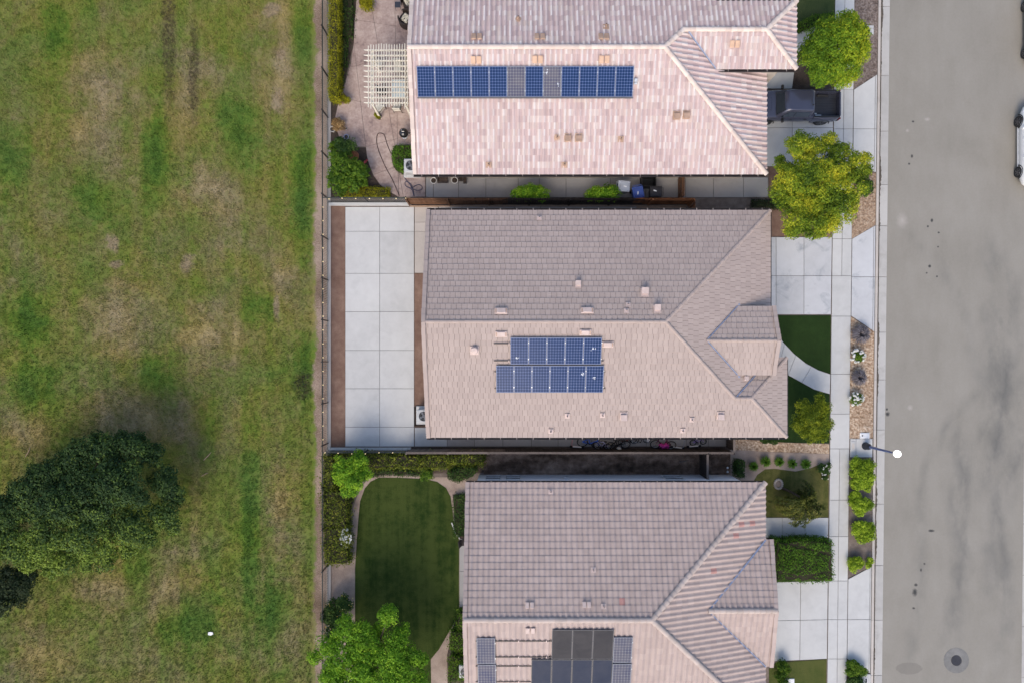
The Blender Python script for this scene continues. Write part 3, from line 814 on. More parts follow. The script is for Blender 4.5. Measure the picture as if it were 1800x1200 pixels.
class Plane:
    """One roof slope: an eave point, the uphill direction in plan, and the convex plan polygons it covers."""
    def __init__(self, x, y, z, up, polys):
        self.p0 = Vector((x, y, z))
        self.up = Vector((up[0], up[1]))
        self.v = Vector((up[0], up[1], PITCH)).normalized()
        self.u = Vector((up[1], -up[0], 0)).normalized()
        self.n = self.u.cross(self.v)
        self.polys = polys
    def z(self, x, y):
        return self.p0.z + PITCH * ((x - self.p0.x) * self.up.x + (y - self.p0.y) * self.up.y)
    def ab(self, x, y):
        d = Vector((x, y, self.z(x, y))) - self.p0
        return (d.dot(self.u), d.dot(self.v))
    def at(self, px, py, h=0.0):
        """Where the line of sight through a pixel meets this slope."""
        z = self.p0.z
        for _ in range(30):
            q = W(px, py, z)
            z = self.z(q.x, q.y) + h
        return W(px, py, z)
    def frame(self, p, spin=0.0):
        m = Matrix((self.u, self.v, self.n)).transposed()
        if spin: m = m @ Matrix.Rotation(spin, 3, 'Z')
        return Matrix.Translation(p) @ m.to_4x4()

def clip(face, poly):
    """Sutherland-Hodgman: face = [(a, b, w)], poly counter-clockwise convex in (a, b)."""
    out = face
    n = len(poly)
    for i in range(n):
        x0, y0 = poly[i]
        x1, y1 = poly[(i + 1) % n]
        ex, ey = x1 - x0, y1 - y0
        inp, out = out, []
        if not inp: return []
        for k in range(len(inp)):
            p, q = inp[k], inp[(k + 1) % len(inp)]
            dp = ex * (p[1] - y0) - ey * (p[0] - x0)
            dq = ex * (q[1] - y0) - ey * (q[0] - x0)
            if dp >= -1e-7: out.append(p)
            if (dp >= -1e-7) != (dq >= -1e-7):
                t = dp / (dp - dq)
                out.append(tuple(p[c] + (q[c] - p[c]) * t for c in range(len(p))))
    return out if len(out) >= 3 else []

def ccw(p):
    a = sum(p[i][0] * p[(i + 1) % len(p)][1] - p[(i + 1) % len(p)][0] * p[i][1] for i in range(len(p)))
    return p if a > 0 else p[::-1]

def tile_template(kind, Wd, L):
    lift, lip = (.027, .032) if kind == 'flat' else (.028, .032)
    if kind == 'barrel':
        ts = [0, .10, .22, .34, .46, .56, .70, .86, 1.0]
        prof = [(.052 * math.sin(math.pi * t / .56) ** .85 if 0 < t < .56 else -.012 * math.sin(math.pi * max(0, (t - .56)) / .44)) + .02 for t in ts]
    elif kind == 'wavy':
        ts = [0, .13, .27, .40, .53, .66, .83, 1.0]
        prof = [.056 * (.5 - .5 * math.cos(2 * math.pi * min(1, t / .82))) ** .75 + .012 for t in ts]
    else:
        ts = [0.022, .5, .978]
        prof = [.016, .017, .016]
    vs, fs = [], []
    n = len(ts)
    for t, w_ in zip(ts, prof): vs.append((t * Wd, 0.0, w_ + lift))
    for t, w_ in zip(ts, prof): vs.append((t * Wd, L, w_))
    for t, w_ in zip(ts, prof): vs.append((t * Wd, 0.0, w_ + lift - lip))
    for i in range(n - 1):
        fs.append((i, i + 1, n + i + 1, n + i))
        fs.append((2 * n + i, 2 * n + i + 1, i + 1, i))
    if kind == 'flat':
        # the short sides give the upright joints their depth
        k = len(vs)
        vs += [(ts[0] * Wd, 0, -.01), (ts[0] * Wd, L, -.01), (ts[-1] * Wd, 0, -.01), (ts[-1] * Wd, L, -.01)]
        fs += [(0, n, k + 1, k), (n - 1, k + 2, k + 3, 2 * n - 1)]
    return vs, fs

def roof_tiles(roof, planes, kind, Wd, Ls, mat, limit=300, hide=(), red=()):
    """All tiles of one roof: the up to 300 that show largest are parts, the rest is one part."""
    whole, cut = [], []
    for pl, L in zip(planes, Ls):
        tv, tf = tile_template(kind, Wd, L)
        ab = [ccw([pl.ab(*q) for q in poly]) for poly in pl.polys]
        allp = [q for p in ab for q in p]
        a0, a1 = min(p[0] for p in allp), max(p[0] for p in allp)
        b1 = max(p[1] for p in allp)
        bmin = min(p[1] for p in allp)
        rows = int(b1 / L + 1.001)
        for j in range(int(math.floor(bmin / L + 1e-4)), rows):
            off = (j % 2) * .5 * Wd + (random.uniform(-.06, .06) if kind == 'flat' else 0) if kind == 'flat' else 0.0
            i0 = int(math.floor((a0 - off) / Wd)) - 1
            for i in range(i0, int((a1 - a0) / Wd) + i0 + 4):
                ca, cb = i * Wd + off, j * L
                if ca > a1 or ca + Wd < a0: continue
                cor = [(ca, cb), (ca + Wd, cb), (ca + Wd, cb + L), (ca, cb + L)]
                def inside(poly):
                    for k in range(len(poly)):
                        x0, y0 = poly[k]; x1, y1 = poly[(k + 1) % len(poly)]
                        for q in cor:
                            if (x1 - x0) * (q[1] - y0) - (y1 - y0) * (q[0] - x0) < -1e-3: return False
                    return True
                if any(inside(p) for p in ab):
                    pos = pl.p0 + pl.u * ca + pl.v * cb
                    c = pos + pl.u * Wd / 2 + pl.v * L / 2
                    px, py = CX + c.x * S * D / (D - c.z), CY - c.y * S * D / (D - c.z)
                    view = (Vector((0, 0, D)) - c)
                    size = pl.n.dot(view.normalized()) / view.length_squared
                    ok = 4 < px < 1796 and 4 < py < 1196 and not any(x0 < px < x1 and y0 < py < y1 for x0, y0, x1, y1 in hide)
                    whole.append([size if ok else 0, pl, pos, L, tv, tf, px, py])
                else:
                    fc = []
                    for poly in ab:
                        for q in tf:
                            face = clip([(tv[k][0] + ca, tv[k][1] + cb, tv[k][2], tv[k][0] / Wd) for k in q], poly)
                            if face: fc.append([(pl.p0 + pl.u * p[0] + pl.v * p[1] + pl.n * p[2], p[3]) for p in face])
                    if fc: cut.append(fc)
    # replaced tiles of another colour are parts in any case
    reds = []
    for rx, ry in red:
        t = min((x for x in whole if x not in reds), key=lambda x: (x[6] - rx) ** 2 + (x[7] - ry) ** 2)
        reds.append(t)
    whole = [t for t in whole if t not in reds]
    whole.sort(key=lambda t: -t[0])
    cache = {}
    def one(t, m, label=None):
        key = (t[3], m.name)
        if key not in cache:
            me = bpy.data.meshes.new('tile')
            me.from_pydata(t[4], [], t[5])
            at = me.attributes.new('across', 'FLOAT', 'POINT')
            at.data.foreach_set('value', np.array([q[0] / Wd for q in t[4]], np.float32))
            me.shade_smooth(); me.set_sharp_from_angle(angle=rad(50))
            me.materials.append(m)
            cache[key] = me
        o = bpy.data.objects.new('tile', cache[key])
        COL.objects.link(o)
        o.parent = roof
        mw = t[1].frame(t[2] + t[1].n * random.uniform(0, .004))
        mw.translation -= wloc(roof)
        o.matrix_local = mw
        if label: o['label'] = label
    for t in whole[:limit]: one(t, mat)
    for t in reds: one(t, MT['tile_red'], 'faded red replacement tile')
    vs, fs, rn, ac = [], [], [], []
    base = wloc(roof)
    for t in whole[limit:]:
        b = len(vs); r_ = random.random()
        j = random.uniform(0, .004)
        for q in t[4]:
            vs.append(t[2] + t[1].u * q[0] + t[1].v * q[1] + t[1].n * (q[2] + j) - base)
            rn.append(r_); ac.append(q[0] / Wd)
        fs.extend([tuple(k + b for k in q) for q in t[5]])
    for fc in cut:
        r_ = random.random()
        for face in fc:
            b = len(vs)
            vs.extend([p[0] - base for p in face]); rn.extend([r_] * len(face)); ac.extend([p[1] for p in face])
            fs.append(tuple(range(b, b + len(face))))
    me = bpy.data.meshes.new('tile_field')
    me.from_pydata([tuple(p) for p in vs], [], fs)
    at = me.attributes.new('rnd', 'FLOAT', 'POINT')
    at.data.foreach_set('value', np.array(rn, np.float32))
    at = me.attributes.new('across', 'FLOAT', 'POINT')
    at.data.foreach_set('value', np.array(ac, np.float32))
    me.shade_smooth(); me.set_sharp_from_angle(angle=rad(50))
    me.materials.append(mat)
    o = bpy.data.objects.new('tile_field', me)
    COL.objects.link(o)
    o.parent = roof
    o['kind'] = 'stuff'

def deck(planes, house):
    m = MB()
    for pl in planes:
        for poly in pl.polys:
            p = ccw(list(poly))
            n = len(p)
            top = [Vector((x, y, pl.z(x, y) - .012)) for x, y in p]
            bot = [q - Vector((0, 0, .16)) for q in top]
            m.add(top + bot, [tuple(range(n)), tuple(range(2 * n - 1, n - 1, -1))] + [(i, n + i, n + (i + 1) % n, (i + 1) % n) for i in range(n)])
    return m.build('roof', MT['deck'], house, world=True)

def caps(roof, segs, mat, r=.13, step=.34, rise=.0):
    """Half-round cover tiles along ridges and hips, each lapping over the one below; segs: (low end, high end)."""
    cache = {}
    for p0, p1 in segs:
        p0, p1 = Vector(p0), Vector(p1)
        d = p1 - p0
        n = max(1, int(round(d.length / step)))
        st = d.length / n
        t = d.normalized()
        side = t.cross(Vector((0, 0, 1))).normalized()
        up = side.cross(t)
        key = round(st, 3)
        if key not in cache:
            m = MB()
            K = 7
            rings = []
            for (x, k, w_) in ((0, 1.0, .022), (st * 1.02, .86, .0)):
                rings.append([(x, r * k * math.cos(math.pi * i / (K - 1)), r * k * .72 * math.sin(math.pi * i / (K - 1)) + w_) for i in range(K)])
            vs = rings[0] + rings[1] + [(0, y * .84, z * .80) for x, y, z in rings[0]]
            fs = [(i, i + 1, K + i + 1, K + i) for i in range(K - 1)] + [(2 * K + i, 2 * K + i + 1, i + 1, i) for i in range(K - 1)]
            me = bpy.data.meshes.new('ridge_tile')
            me.from_pydata(vs, [], [f[::-1] for f in fs])
            me.shade_smooth(); me.set_sharp_from_angle(angle=rad(55))
            me.materials.append(mat)
            cache[key] = me
        for i in range(n):
            o = bpy.data.objects.new('ridge_tile', cache[key])
            COL.objects.link(o)
            o.parent = roof
            mm = Matrix((t, side, up)).transposed().to_4x4()
            mm.translation = p0 + t * (st * i) + up * (rise + random.uniform(-.004, .006)) - wloc(roof)
            o.matrix_local = mm @ Matrix.Rotation(random.uniform(-.03, .03), 4, 'Z')

def rake(roof, segs, mat, out):
    """Edge tiles that fold over a gable: an L of two thick boards per course. out: the outward direction in plan."""
    for p0, p1, step in segs:
        p0, p1 = Vector(p0), Vector(p1)
        d = p1 - p0
        n = max(1, int(round(d.length / step)))
        st = d.length / n
        t = d.normalized()
        o_ = Vector((out, 0, 0))
        up = Vector((0, 0, 1))
        up = (up - t * up.dot(t)).normalized()
        m = MB()
        for sx, sz, cx, cz in ((.20, .03, -.08, .095), (.03, .19, .035, .02)):
            vs = []
            for x, k in ((0, .022), (st * 1.04, 0)):
                for a, b in ((-1, -1), (1, -1), (1, 1), (-1, 1)):
                    vs.append(t * x + o_ * (cx + a * sx / 2) + up * (cz + b * sz / 2 + k))
            q = [(0, 1, 2, 3), (7, 6, 5, 4), (0, 4, 5, 1), (1, 5, 6, 2), (2, 6, 7, 3), (3, 7, 4, 0)]
            if out > 0: q = [f[::-1] for f in q]
            m.add(vs, q)
        first = None
        for i in range(n):
            if first is None:
                ob = m.build('rake_tile', mat, roof)
                first = ob.location.copy()
            else:
                ob = ob.copy(); COL.objects.link(ob)
            ob.location = first + p0 + t * (st * i) + o_ * random.uniform(-.012, .012) - wloc(roof)

def gutter(house, x0, x1, y, z, out, d=.125):
    """A dark rain gutter along an eave with straps across it; out = +1 when it hangs on the north side."""
    m = MB()
    a, b = y, y + out * d
    m.box(((x0 + x1) / 2, (a + b) / 2, z - .12), (x1 - x0, d, .012))
    m.box(((x0 + x1) / 2, b, z - .065), (x1 - x0, .012, .11))
    m.box(((x0 + x1) / 2, a, z - .065), (x1 - x0, .012, .11))
    g = m.build('gutter', MT['gutter'], house, world=True)
    n = int((x1 - x0) / .95)
    for i in range(n):
        MB().box((x0 + (i + .5) * (x1 - x0) / n, (a + b) / 2, z - .006), (.03, d + .005, .01)).build('hanger', MT['hanger'], g, world=True)
    return g

def flash(house, p0, p1, wd=.13, h=.075):
    wd *= .72
    """An open metal valley between two slopes."""
    p0, p1 = Vector(p0), Vector(p1)
    t = (p1 - p0).normalized()
    s = t.cross(Vector((0, 0, 1))).normalized() * wd / 2
    N = 9
    vs = []
    for i in range(N):
        p = p0.lerp(p1, i / (N - 1)) + Vector((0, 0, h)) + s * random.uniform(-.12, .12)
        vs += [p - s + Vector((0, 0, .02)), p - Vector((0, 0, .012)), p + s + Vector((0, 0, .02))]
    fs = []
    for i in range(N - 1):
        for k in (0, 1):
            fs.append((3 * i + k, 3 * i + k + 1, 3 * i + 4 + k, 3 * i + 3 + k))
    return MB().add(vs, fs).build('valley_flashing', MT['flashing'], house, world=True)

# ---- small fittings on the slopes (local axes: x along the eave, y uphill, z out of the slope)
def fit(house, pl, px, py, h, build):
    m = pl.frame(pl.at(px, py, .05) + pl.n * h)
    for name, mb, mat in build:
        o = mb.build(name, mat, house)
        loc = o.location.copy()
        mm = m.copy()
        mm.translation -= wloc(house)
        o.matrix_local = mm @ Matrix.Translation(loc)
def hood_vent(house, pl, px, py, k=1.0, mat='vent_tan', facing=1):
    b = MB()
    b.box((0, .02, .012), (.44 * k, .50 * k, .02))
    h = MB()
    x, y = .15 * k, .14 * k
    h.add([(-x, -y, .02), (x, -y, .02), (x, y, .02), (-x, y, .02), (-x, -y * 1.1, .24 * k), (x, -y * 1.1, .24 * k), (x, y, .14 * k), (-x, y, .14 * k)],
          [(0, 1, 5, 4), (1, 2, 6, 5), (2, 3, 7, 6), (3, 0, 4, 7)])
    h.box((0, -.01, .205 * k), (.37 * k, .34 * k, .03), m=Matrix.Rotation(-.34, 3, 'X'))
    h.box((0, -y - .03, .10 * k), (.22 * k, .03, .10 * k))
    mo_ = MB().box((0, -y * 1.1 - .012, .15 * k), (.27 * k, .02, .15 * k))
    fit(house, pl, px, py, .02, [('vent_flashing', b, MT[mat]), ('roof_vent', h, MT[mat]), ('vent_mouth', mo_, MT['black_metal'])])
def pipe_vent(house, pl, px, py, k=1.0, mat='vent_tan'):
    b = MB().box((0, .03, .012), (.34 * k, .34 * k, .016))
    up = Vector((0, 0, 1))
    d = Vector((up.dot(pl.u), up.dot(pl.v), up.dot(pl.n)))
    p = MB().tube([d * .0, d * .16, d * .30 * k], [.062 * k, .042 * k, .04 * k], 10)
    c = MB().tube([d * (.30 * k - .002), d * (.30 * k + .01)], .03 * k, 10)
    fit(house, pl, px, py, .02, [('pipe_flashing', b, MT[mat]), ('vent_pipe', p, MT[mat]), ('pipe_mouth', c, MT['black_metal'])])
def dome_vent(house, pl, px, py, mat='vent_pale'):
    b = MB().box((0, -.05, .012), (.50, .50, .018))
    d = MB().lathe([(.12, .0), (.12, .16), (.21, .17), (.21, .21), (.17, .25), (.02, .27)], n=20)
    fit(house, pl, px, py, .02, [('vent_flashing', b, MT[mat]), ('roof_vent', d, MT[mat])])
def attic_vent(house, pl, px, py, mat='tile_new', k=1.0, pair=True):
    if pair:
        for s in (-1, 1):
            b = MB().bevel_box((s * .16 * k, 0, .05), (.265 * k, .40 * k, .07), .02)
            fit(house, pl, px, py, .035, [('attic_vent', b, MT[mat])])
    else:
        b = MB().bevel_box((0, 0, .025), (.72 * k, .36 * k, .05), .02)
        c = MB().bevel_box((0, 0, .075), (.50 * k, .30 * k, .05), .02)
        s1 = MB()
        for s in (-1, 1): s1.box((s * .29 * k, 0, .056), (.05 * k, .24 * k, .014))
        fit(house, pl, px, py, .03, [('attic_vent', b, MT[mat]), ('vent_cap', c, MT[mat]), ('vent_slot', s1, MT['vent_tan'])])

def z_of(h, base=2.7):
    return base + h * PITCH

ZE = 2.7
def P3(pl, x, y):
    return (x, y, pl.z(x, y))

# ================================================================== top house
H1 = thing('house', 'house with the pinkish white speckled barrel tile roof and long panel row at the top', 'house', (4.5, 17.3, 0))
xl, xe, ys, half = -5.77, 14.94, 10.80, 6.47
yr, yn, xr = ys + half, ys + 2 * half, xe - half
ws, wr, we = 16.48, 18.43, 16.22           # front wing: south eave, ridge, east eave
xv0 = xr + (wr - yr)                        # where the wing's ridge meets the hip
A1 = Plane(0, ys, ZE, (0, 1), [[(xl, ys), (xe, ys), (xr, yr), (xl, yr)]])
zw = A1.p0.z + half * PITCH - (wr - yr) * PITCH
wez = zw - (wr - ws) * PITCH
xvs = xe - (wez - ZE) / PITCH               # the valley's foot
B1 = Plane(0, yn, ZE, (0, -1), [[(xl, yr), (xr, yr), (xr + half, yn), (xl, yn)], [(xv0, wr), (we - (wr - ws), wr), (we, wr + wr - ws), (xv0 + wr - ws, wr + wr - ws)]])
C1 = Plane(xe, 0, ZE, (-1, 0), [[(xe, ys), (xe, wr), (xv0, wr), (xr, yr)]])
D1 = Plane(0, ws, wez, (0, 1), [[(xvs, ws), (we, ws), (we - (wr - ws), wr), (xe - (zw - ZE) / PITCH, wr)]])
E1 = Plane(we, 0, wez, (-1, 0), [[(we, ws), (we, 2 * wr - ws), (we - (wr - ws), wr)]])
pl1 = [A1, B1, C1, D1, E1]
R1 = deck(pl1, H1)
roof_tiles(R1, pl1, 'barrel', .292, [.3592, .3592, .3592, .3425, .3425], MT['tile_pink'], hide=[(728, 108, 1118, 176), (1345, 110, 1420, 330)])
zr1 = ZE + half * PITCH
rh1 = .045
caps(R1, [((xl, yr, zr1 + rh1), (xr, yr, zr1 + rh1)), ((xe, ys, ZE + rh1), (xr, yr, zr1 + rh1)), ((xv0, wr, zw + rh1), (xr, yr, zr1 + rh1)), ((xv0, wr, zw + rh1), (we - (wr - ws), wr, zw + rh1)),
          ((we, ws, wez + rh1), (we - (wr - ws), wr, zw + rh1)), ((we, 2 * wr - ws, wez + rh1), (we - (wr - ws), wr, zw + rh1))], MT['cap_pink'], .15)
rake(R1, [((xl, ys, ZE), (xl, yr, zr1), .36), ((xl, yn, ZE), (xl, yr, zr1), .36)], MT['cap_pink'], -1)
flash(H1, (xvs, ws, wez + .02), (xe - (zw - ZE) / PITCH + .25, wr - .15, zw), .12)
gutter(H1, xl - .02, xe, ys - .002, ZE + .02, -1)
gutter(H1, xvs + .2, we, ws - .002, wez + .02, -1)
def wall_ring(house, x0, x1, y0, y1, ztop, mat, t=.2):
    m = MB()
    m.box(((x0 + x1) / 2, y0 + t / 2, ztop / 2), (x1 - x0, t, ztop))
    m.box(((x0 + x1) / 2, y1 - t / 2, ztop / 2), (x1 - x0, t, ztop))
    m.box((x0 + t / 2, (y0 + y1) / 2, ztop / 2), (t, y1 - y0 - 2 * t - .004, ztop))
    m.box((x1 - t / 2, (y0 + y1) / 2, ztop / 2), (t, y1 - y0 - 2 * t - .004, ztop))
    return m.build('wall', MT[mat], house, world=True)
wall_ring(H1, xl + .45, xe - .6, ys + .5, yn - .5, 2.62, 'wall_beige')
w1 = MB().box((15.0, ws + .30, 1.8), (1.0, .2, 3.6)).box((15.4, ws + 1.9, 1.8), (.2, 3.0, 3.6)).build('wall', MT['wall_beige'], H1, world=True)
MB().box((15.0, ws + .19, 1.9), (1.0, .03, .05)).build('wall_band', MT['fascia'], w1, world=True)
MB().box((14.30, 13.8, 1.15), (.06, 4.9, 2.25)).build('garage_door', MT['frame_white'], H1, world=True)
MB().box(((xl + xe) / 2, ys + .02, ZE - .11), (xe - xl, .03, .18)).build('fascia', MT['fascia'], H1, world=True)
MB().box(((xvs + we) / 2 + .1, ws + .02, wez - .11), (we - xvs - .2, .03, .18)).build('fascia', MT['fascia'], H1, world=True)
for px, py in ((837, 106), (945, 105), (1062, 105)): attic_vent(H1, A1, px, py)
attic_vent(H1, D1, 1291, 78, k=.95)
for px, py in ((838, 66), (949, 66), (1061, 66)): attic_vent(H1, B1, px, py, 'vent_tan')
for px, py in ((998, 243), (1017, 243), (1189, 204), (1206, 203)): hood_vent(H1, A1, px, py, .95)
for px, py in ((979, 243), (1091, 246), (992, 291), (859, 291)): pipe_vent(H1, A1, px, py)
for px, py in ((911, 34), (1065, 47)): pipe_vent(H1, B1, px, py)
jb = MB().bevel_box((0, .07, .10), (.17, .20, .14), .02).bevel_box((0, -.10, .09), (.16, .12, .12), .02)
fit(H1, A1, 1117, 144, .03, [('junction_box', jb, MT['alu'])])

# ================================================================== middle house
H2 = thing('house', 'middle house with the flat taupe tile roof and two staggered rows of blue panels', 'house', (5.1, 2.0, 0))
xl2, xe2, ys2, yn2 = -4.98, 15.17, -4.61, 8.69
half2 = (yn2 - ys2) / 2
yr2, xr2 = ys2 + half2, xe2 - half2
zr2 = ZE + half2 * PITCH
wx2, wn2 = 16.14, .07                        # front wing: east eave, north eave
wh2 = (wn2 - ys2) / 2
wy2 = ys2 + wh2
gy2, gh2, gx2, gz2 = 1.03, 1.97, 15.13, 3.43  # entry gable: ridge line, half width, front, eave height
A2 = Plane(0, ys2, ZE, (0, 1), [[(xl2, ys2), (xe2, ys2), (xr2, yr2), (xl2, yr2)], [(xe2, ys2), (wx2, ys2), (wx2 - wh2, wy2), (xe2 - wh2, wy2)]])
B2 = Plane(0, yn2, ZE, (0, -1), [[(xl2, yn2), (xe2, yn2), (xr2, yr2), (xl2, yr2)]])
C2 = Plane(xe2, 0, ZE, (-1, 0), [[(xe2, yn2), (xr2, yr2), (xe2 - wh2, wy2), (xe2, wn2)]])
D2 = Plane(0, wn2, ZE, (0, -1), [[(xe2, wn2), (wx2, wn2), (wx2 - wh2, wy2), (xe2 - wh2, wy2)]])
E2 = Plane(wx2, 0, ZE, (-1, 0), [[(wx2, ys2), (wx2, wn2), (wx2 - wh2, wy2)]])
gzr = gz2 + gh2 * PITCH
def xval(z): return xe2 - (z - ZE) / PITCH    # the east slope at a height
F2 = Plane(0, gy2 + gh2, gz2, (0, -1), [[(xval(gz2), gy2 + gh2), (gx2, gy2 + gh2), (gx2 + .05, gy2), (xval(gzr), gy2)]])
G2 = Plane(0, gy2 - gh2, gz2, (0, 1), [[(xval(gz2), gy2 - gh2), (gx2, gy2 - gh2), (gx2 + .05, gy2), (xval(gzr), gy2)]])
pl2 = [A2, B2, C2, D2, E2, F2, G2]
R2 = deck(pl2, H2)
L2 = math.hypot(half2, half2 * PITCH) / 20
roof_tiles(R2, pl2, 'flat', .30, [L2] * 5 + [.346] * 2, MT['tile_flat'], hide=[(870, 590, 1064, 692), (1350, 340, 1420, 430)])
rh2 = .02
caps(R2, [((xl2, yr2, zr2 + rh2), (xr2, yr2, zr2 + rh2)), ((xe2, yn2, ZE + rh2), (xr2, yr2, zr2 + rh2)), ((xe2 - wh2, wy2, ZE + wh2 * PITCH + rh2), (xr2, yr2, zr2 + rh2)),
          ((xe2 - wh2, wy2, ZE + wh2 * PITCH + rh2), (wx2 - wh2, wy2, ZE + wh2 * PITCH + rh2)), ((wx2, ys2, ZE + rh2), (wx2 - wh2, wy2, ZE + wh2 * PITCH + rh2)), ((wx2, wn2, ZE + rh2), (wx2 - wh2, wy2, ZE + wh2 * PITCH + rh2)),
          ((xval(gzr), gy2, gzr + rh2), (gx2 + .05, gy2, gzr + rh2))], MT['tile_flat'], .115, rise=-.028)
rake(R2, [((xl2, ys2, ZE), (xl2, yr2, zr2), .36), ((xl2, yn2, ZE), (xl2, yr2, zr2), .36)], MT['tile_flat'], -1)
rake(R2, [((gx2, gy2 + gh2, gz2), (gx2 + .05, gy2, gzr), .36), ((gx2, gy2 - gh2, gz2), (gx2 + .05, gy2, gzr), .36)], MT['tile_flat'], 1)
flash(H2, (xval(gz2), gy2 + gh2, gz2), (xval(gzr), gy2, gzr), .09)
flash(H2, (xval(gz2), gy2 - gh2, gz2), (xval(gzr), gy2, gzr), .09)
flash(H2, (xe2 - .1, wn2 - .1, ZE + .04), (xe2 - wh2, wy2, ZE + wh2 * PITCH), .10)
for sy in (1, -1):
    MB().box((xval(gz2) + .02, gy2 + sy * (gh2 + .06), gz2 + .0), (.30, .10, .03), rz=sy * .5).build('flashing_apron', MT['flashing'], H2, world=True)
gutter(H2, xl2 - .02, xe2, yn2 + .002, ZE + .02, 1)
gutter(H2, xl2 - .02, wx2, ys2 - .002, ZE + .02, -1)
for x, y0, y1 in ((xe2 + .03, 3.0, yn2), (wx2 + .03, ys2, wn2)):
    MB().box((x + .03, (y0 + y1) / 2, ZE - .08), (.05, y1 - y0, .12)).build('gutter', MT['gutter'], H2, world=True)
wall_ring(H2, xl2 + .5, xe2 - .55, ys2 + .45, yn2 - .45, 2.62, 'wall_beige')
MB().box((15.35, wy2, 1.3), (.2, 3.8, 2.6)).box((14.95, wy2 - 1.8, 1.3), (.6, .2, 2.6)).box((14.95, wy2 + 1.8, 1.3), (.6, .2, 2.6)).build('wall', MT['wall_beige'], H2, world=True)
MB().box((14.55, gy2 + gh2 - .35, 1.7), (.3, .3, 3.4)).box((14.55, gy2 - gh2 + .35, 1.7), (.3, .3, 3.4)).build('porch_post', MT['wall_beige'], H2, world=True)
MB().box((14.7, 6.0, 1.15), (.05, 4.9, 2.25)).build('garage_door', MT['frame_white'], H2, world=True)
MB().box(((xl2 + xe2) / 2, yn2 - .02, ZE - .11), (xe2 - xl2, .03, .18)).build('fascia', MT['fascia'], H2, world=True)
MB().box(((xl2 + wx2) / 2, ys2 + .02, ZE - .11), (wx2 - xl2, .03, .18)).build('fascia', MT['fascia'], H2, world=True)
for px, py in ((881, 547), (1032, 546)): attic_vent(H2, B2, px, py, 'vent_pale', pair=False)
for px, py in ((881, 587), (1029, 584), (1068, 605)): attic_vent(H2, A2, px, py, 'vent_pale', pair=False, k=.92)
for px, py, k in ((1016, 500, .8), (1133, 514, 1.05), (1155, 543, .95)): hood_vent(H2, B2, px, py, k, 'vent_pale')
for px, py, k in ((1096, 731, 1.0), (1266, 730, .95)): hood_vent(H2, A2, px, py, k, 'vent_pale')
for px, py in ((1104, 535), (1101, 546), (948, 383)): pipe_vent(H2, B2, px, py, .8, 'vent_pale')
for px, py in ((997, 731), (1059, 730), (1216, 738), (968, 758), (1200, 757)): pipe_vent(H2, A2, px, py, .85, 'vent_pale')
dome_vent(H2, A2, 834, 614)
pb = MB().bevel_box((0, 0, .08), (.26, .26, .14), .02)
fit(H2, C2, 1310, 664, .03, [('junction_box', pb, MT['vent_pale'])])

# ================================================================== lowest house
H3 = thing('house', 'lowest house with the wavy taupe tile roof, a few red tiles and black panels', 'house', (6.1, -14.4, 0))
xl3, xe3, yn3, half3 = -2.67, 14.87, -7.25, 7.15
yr3, ys3, xr3 = yn3 - half3, yn3 - 2 * half3, xe3 - half3
zr3 = ZE + half3 * PITCH
gy3, gh3, gx3 = -14.32, 3.72, 15.22
gz3 = ZE + gh3 * PITCH
xg3 = xe3 - gh3
A3 = Plane(0, ys3, ZE, (0, 1), [[(xl3, ys3), (xe3, ys3), (xr3, yr3), (xl3, yr3)]])
B3 = Plane(0, yn3, ZE, (0, -1), [[(xl3, yn3), (xe3, yn3), (xr3, yr3), (xl3, yr3)]])
C3 = Plane(xe3, 0, ZE, (-1, 0), [[(xe3, yn3), (xr3, yr3), (xg3, gy3), (xe3, gy3 + gh3)], [(xr3, yr3), (xe3, ys3), (xe3, gy3 - gh3), (xg3, gy3)]])
F3 = Plane(0, gy3 + gh3, ZE, (0, -1), [[(xe3, gy3 + gh3), (gx3 + .05, gy3 + gh3), (gx3 - .14, gy3), (xg3, gy3)]])
G3 = Plane(0, gy3 - gh3, ZE, (0, 1), [[(xe3, gy3 - gh3), (gx3 + .05, gy3 - gh3), (gx3 - .14, gy3), (xg3, gy3)]])
pl3 = [A3, B3, C3, F3, G3]
R3 = deck(pl3, H3)
L3 = math.hypot(half3, half3 * PITCH) / 20
roof_tiles(R3, pl3, 'wavy', .314, [L3] * 3 + [math.hypot(gh3, gh3 * PITCH) / 11] * 2, MT['tile_wavy'], hide=[(836, 1104, 1112, 1200)], red=[(1304, 918), (1322, 917), (1296, 938), (1254, 999), (1090, 1063)])
rh3 = .04
caps(R3, [((xl3, yr3, zr3 + rh3), (xr3, yr3, zr3 + rh3)), ((xe3, yn3, ZE + rh3), (xr3, yr3, zr3 + rh3)), ((xe3, ys3, ZE + rh3), (xr3, yr3, zr3 + rh3)), ((xg3, gy3, gz3 + rh3), (gx3 - .14, gy3, gz3 + rh3))], MT['cap_wavy'], .165)
rake(R3, [((xl3, yn3, ZE), (xl3, yr3, zr3), .375), ((xl3, ys3, ZE), (xl3, yr3, zr3), .375)], MT['tile_wavy'], -1)
rake(R3, [((gx3 + .05, gy3 + gh3, ZE), (gx3 - .14, gy3, gz3), .37), ((gx3 + .05, gy3 - gh3, ZE), (gx3 - .14, gy3, gz3), .37)], MT['tile_wavy'], 1)
flash(H3, (xe3, gy3 + gh3, ZE + .03), (xg3, gy3, gz3), .13)
flash(H3, (xe3, gy3 - gh3, ZE + .03), (xg3, gy3, gz3), .10)
gutter(H3, xl3 - .02, xe3, yn3 + .002, ZE + .02, 1, .075)
wy0 = -7.27
W3 = wall_ring(H3, -2.07, 13.62, ys3 + .5, wy0, 2.62, 'wall_white')
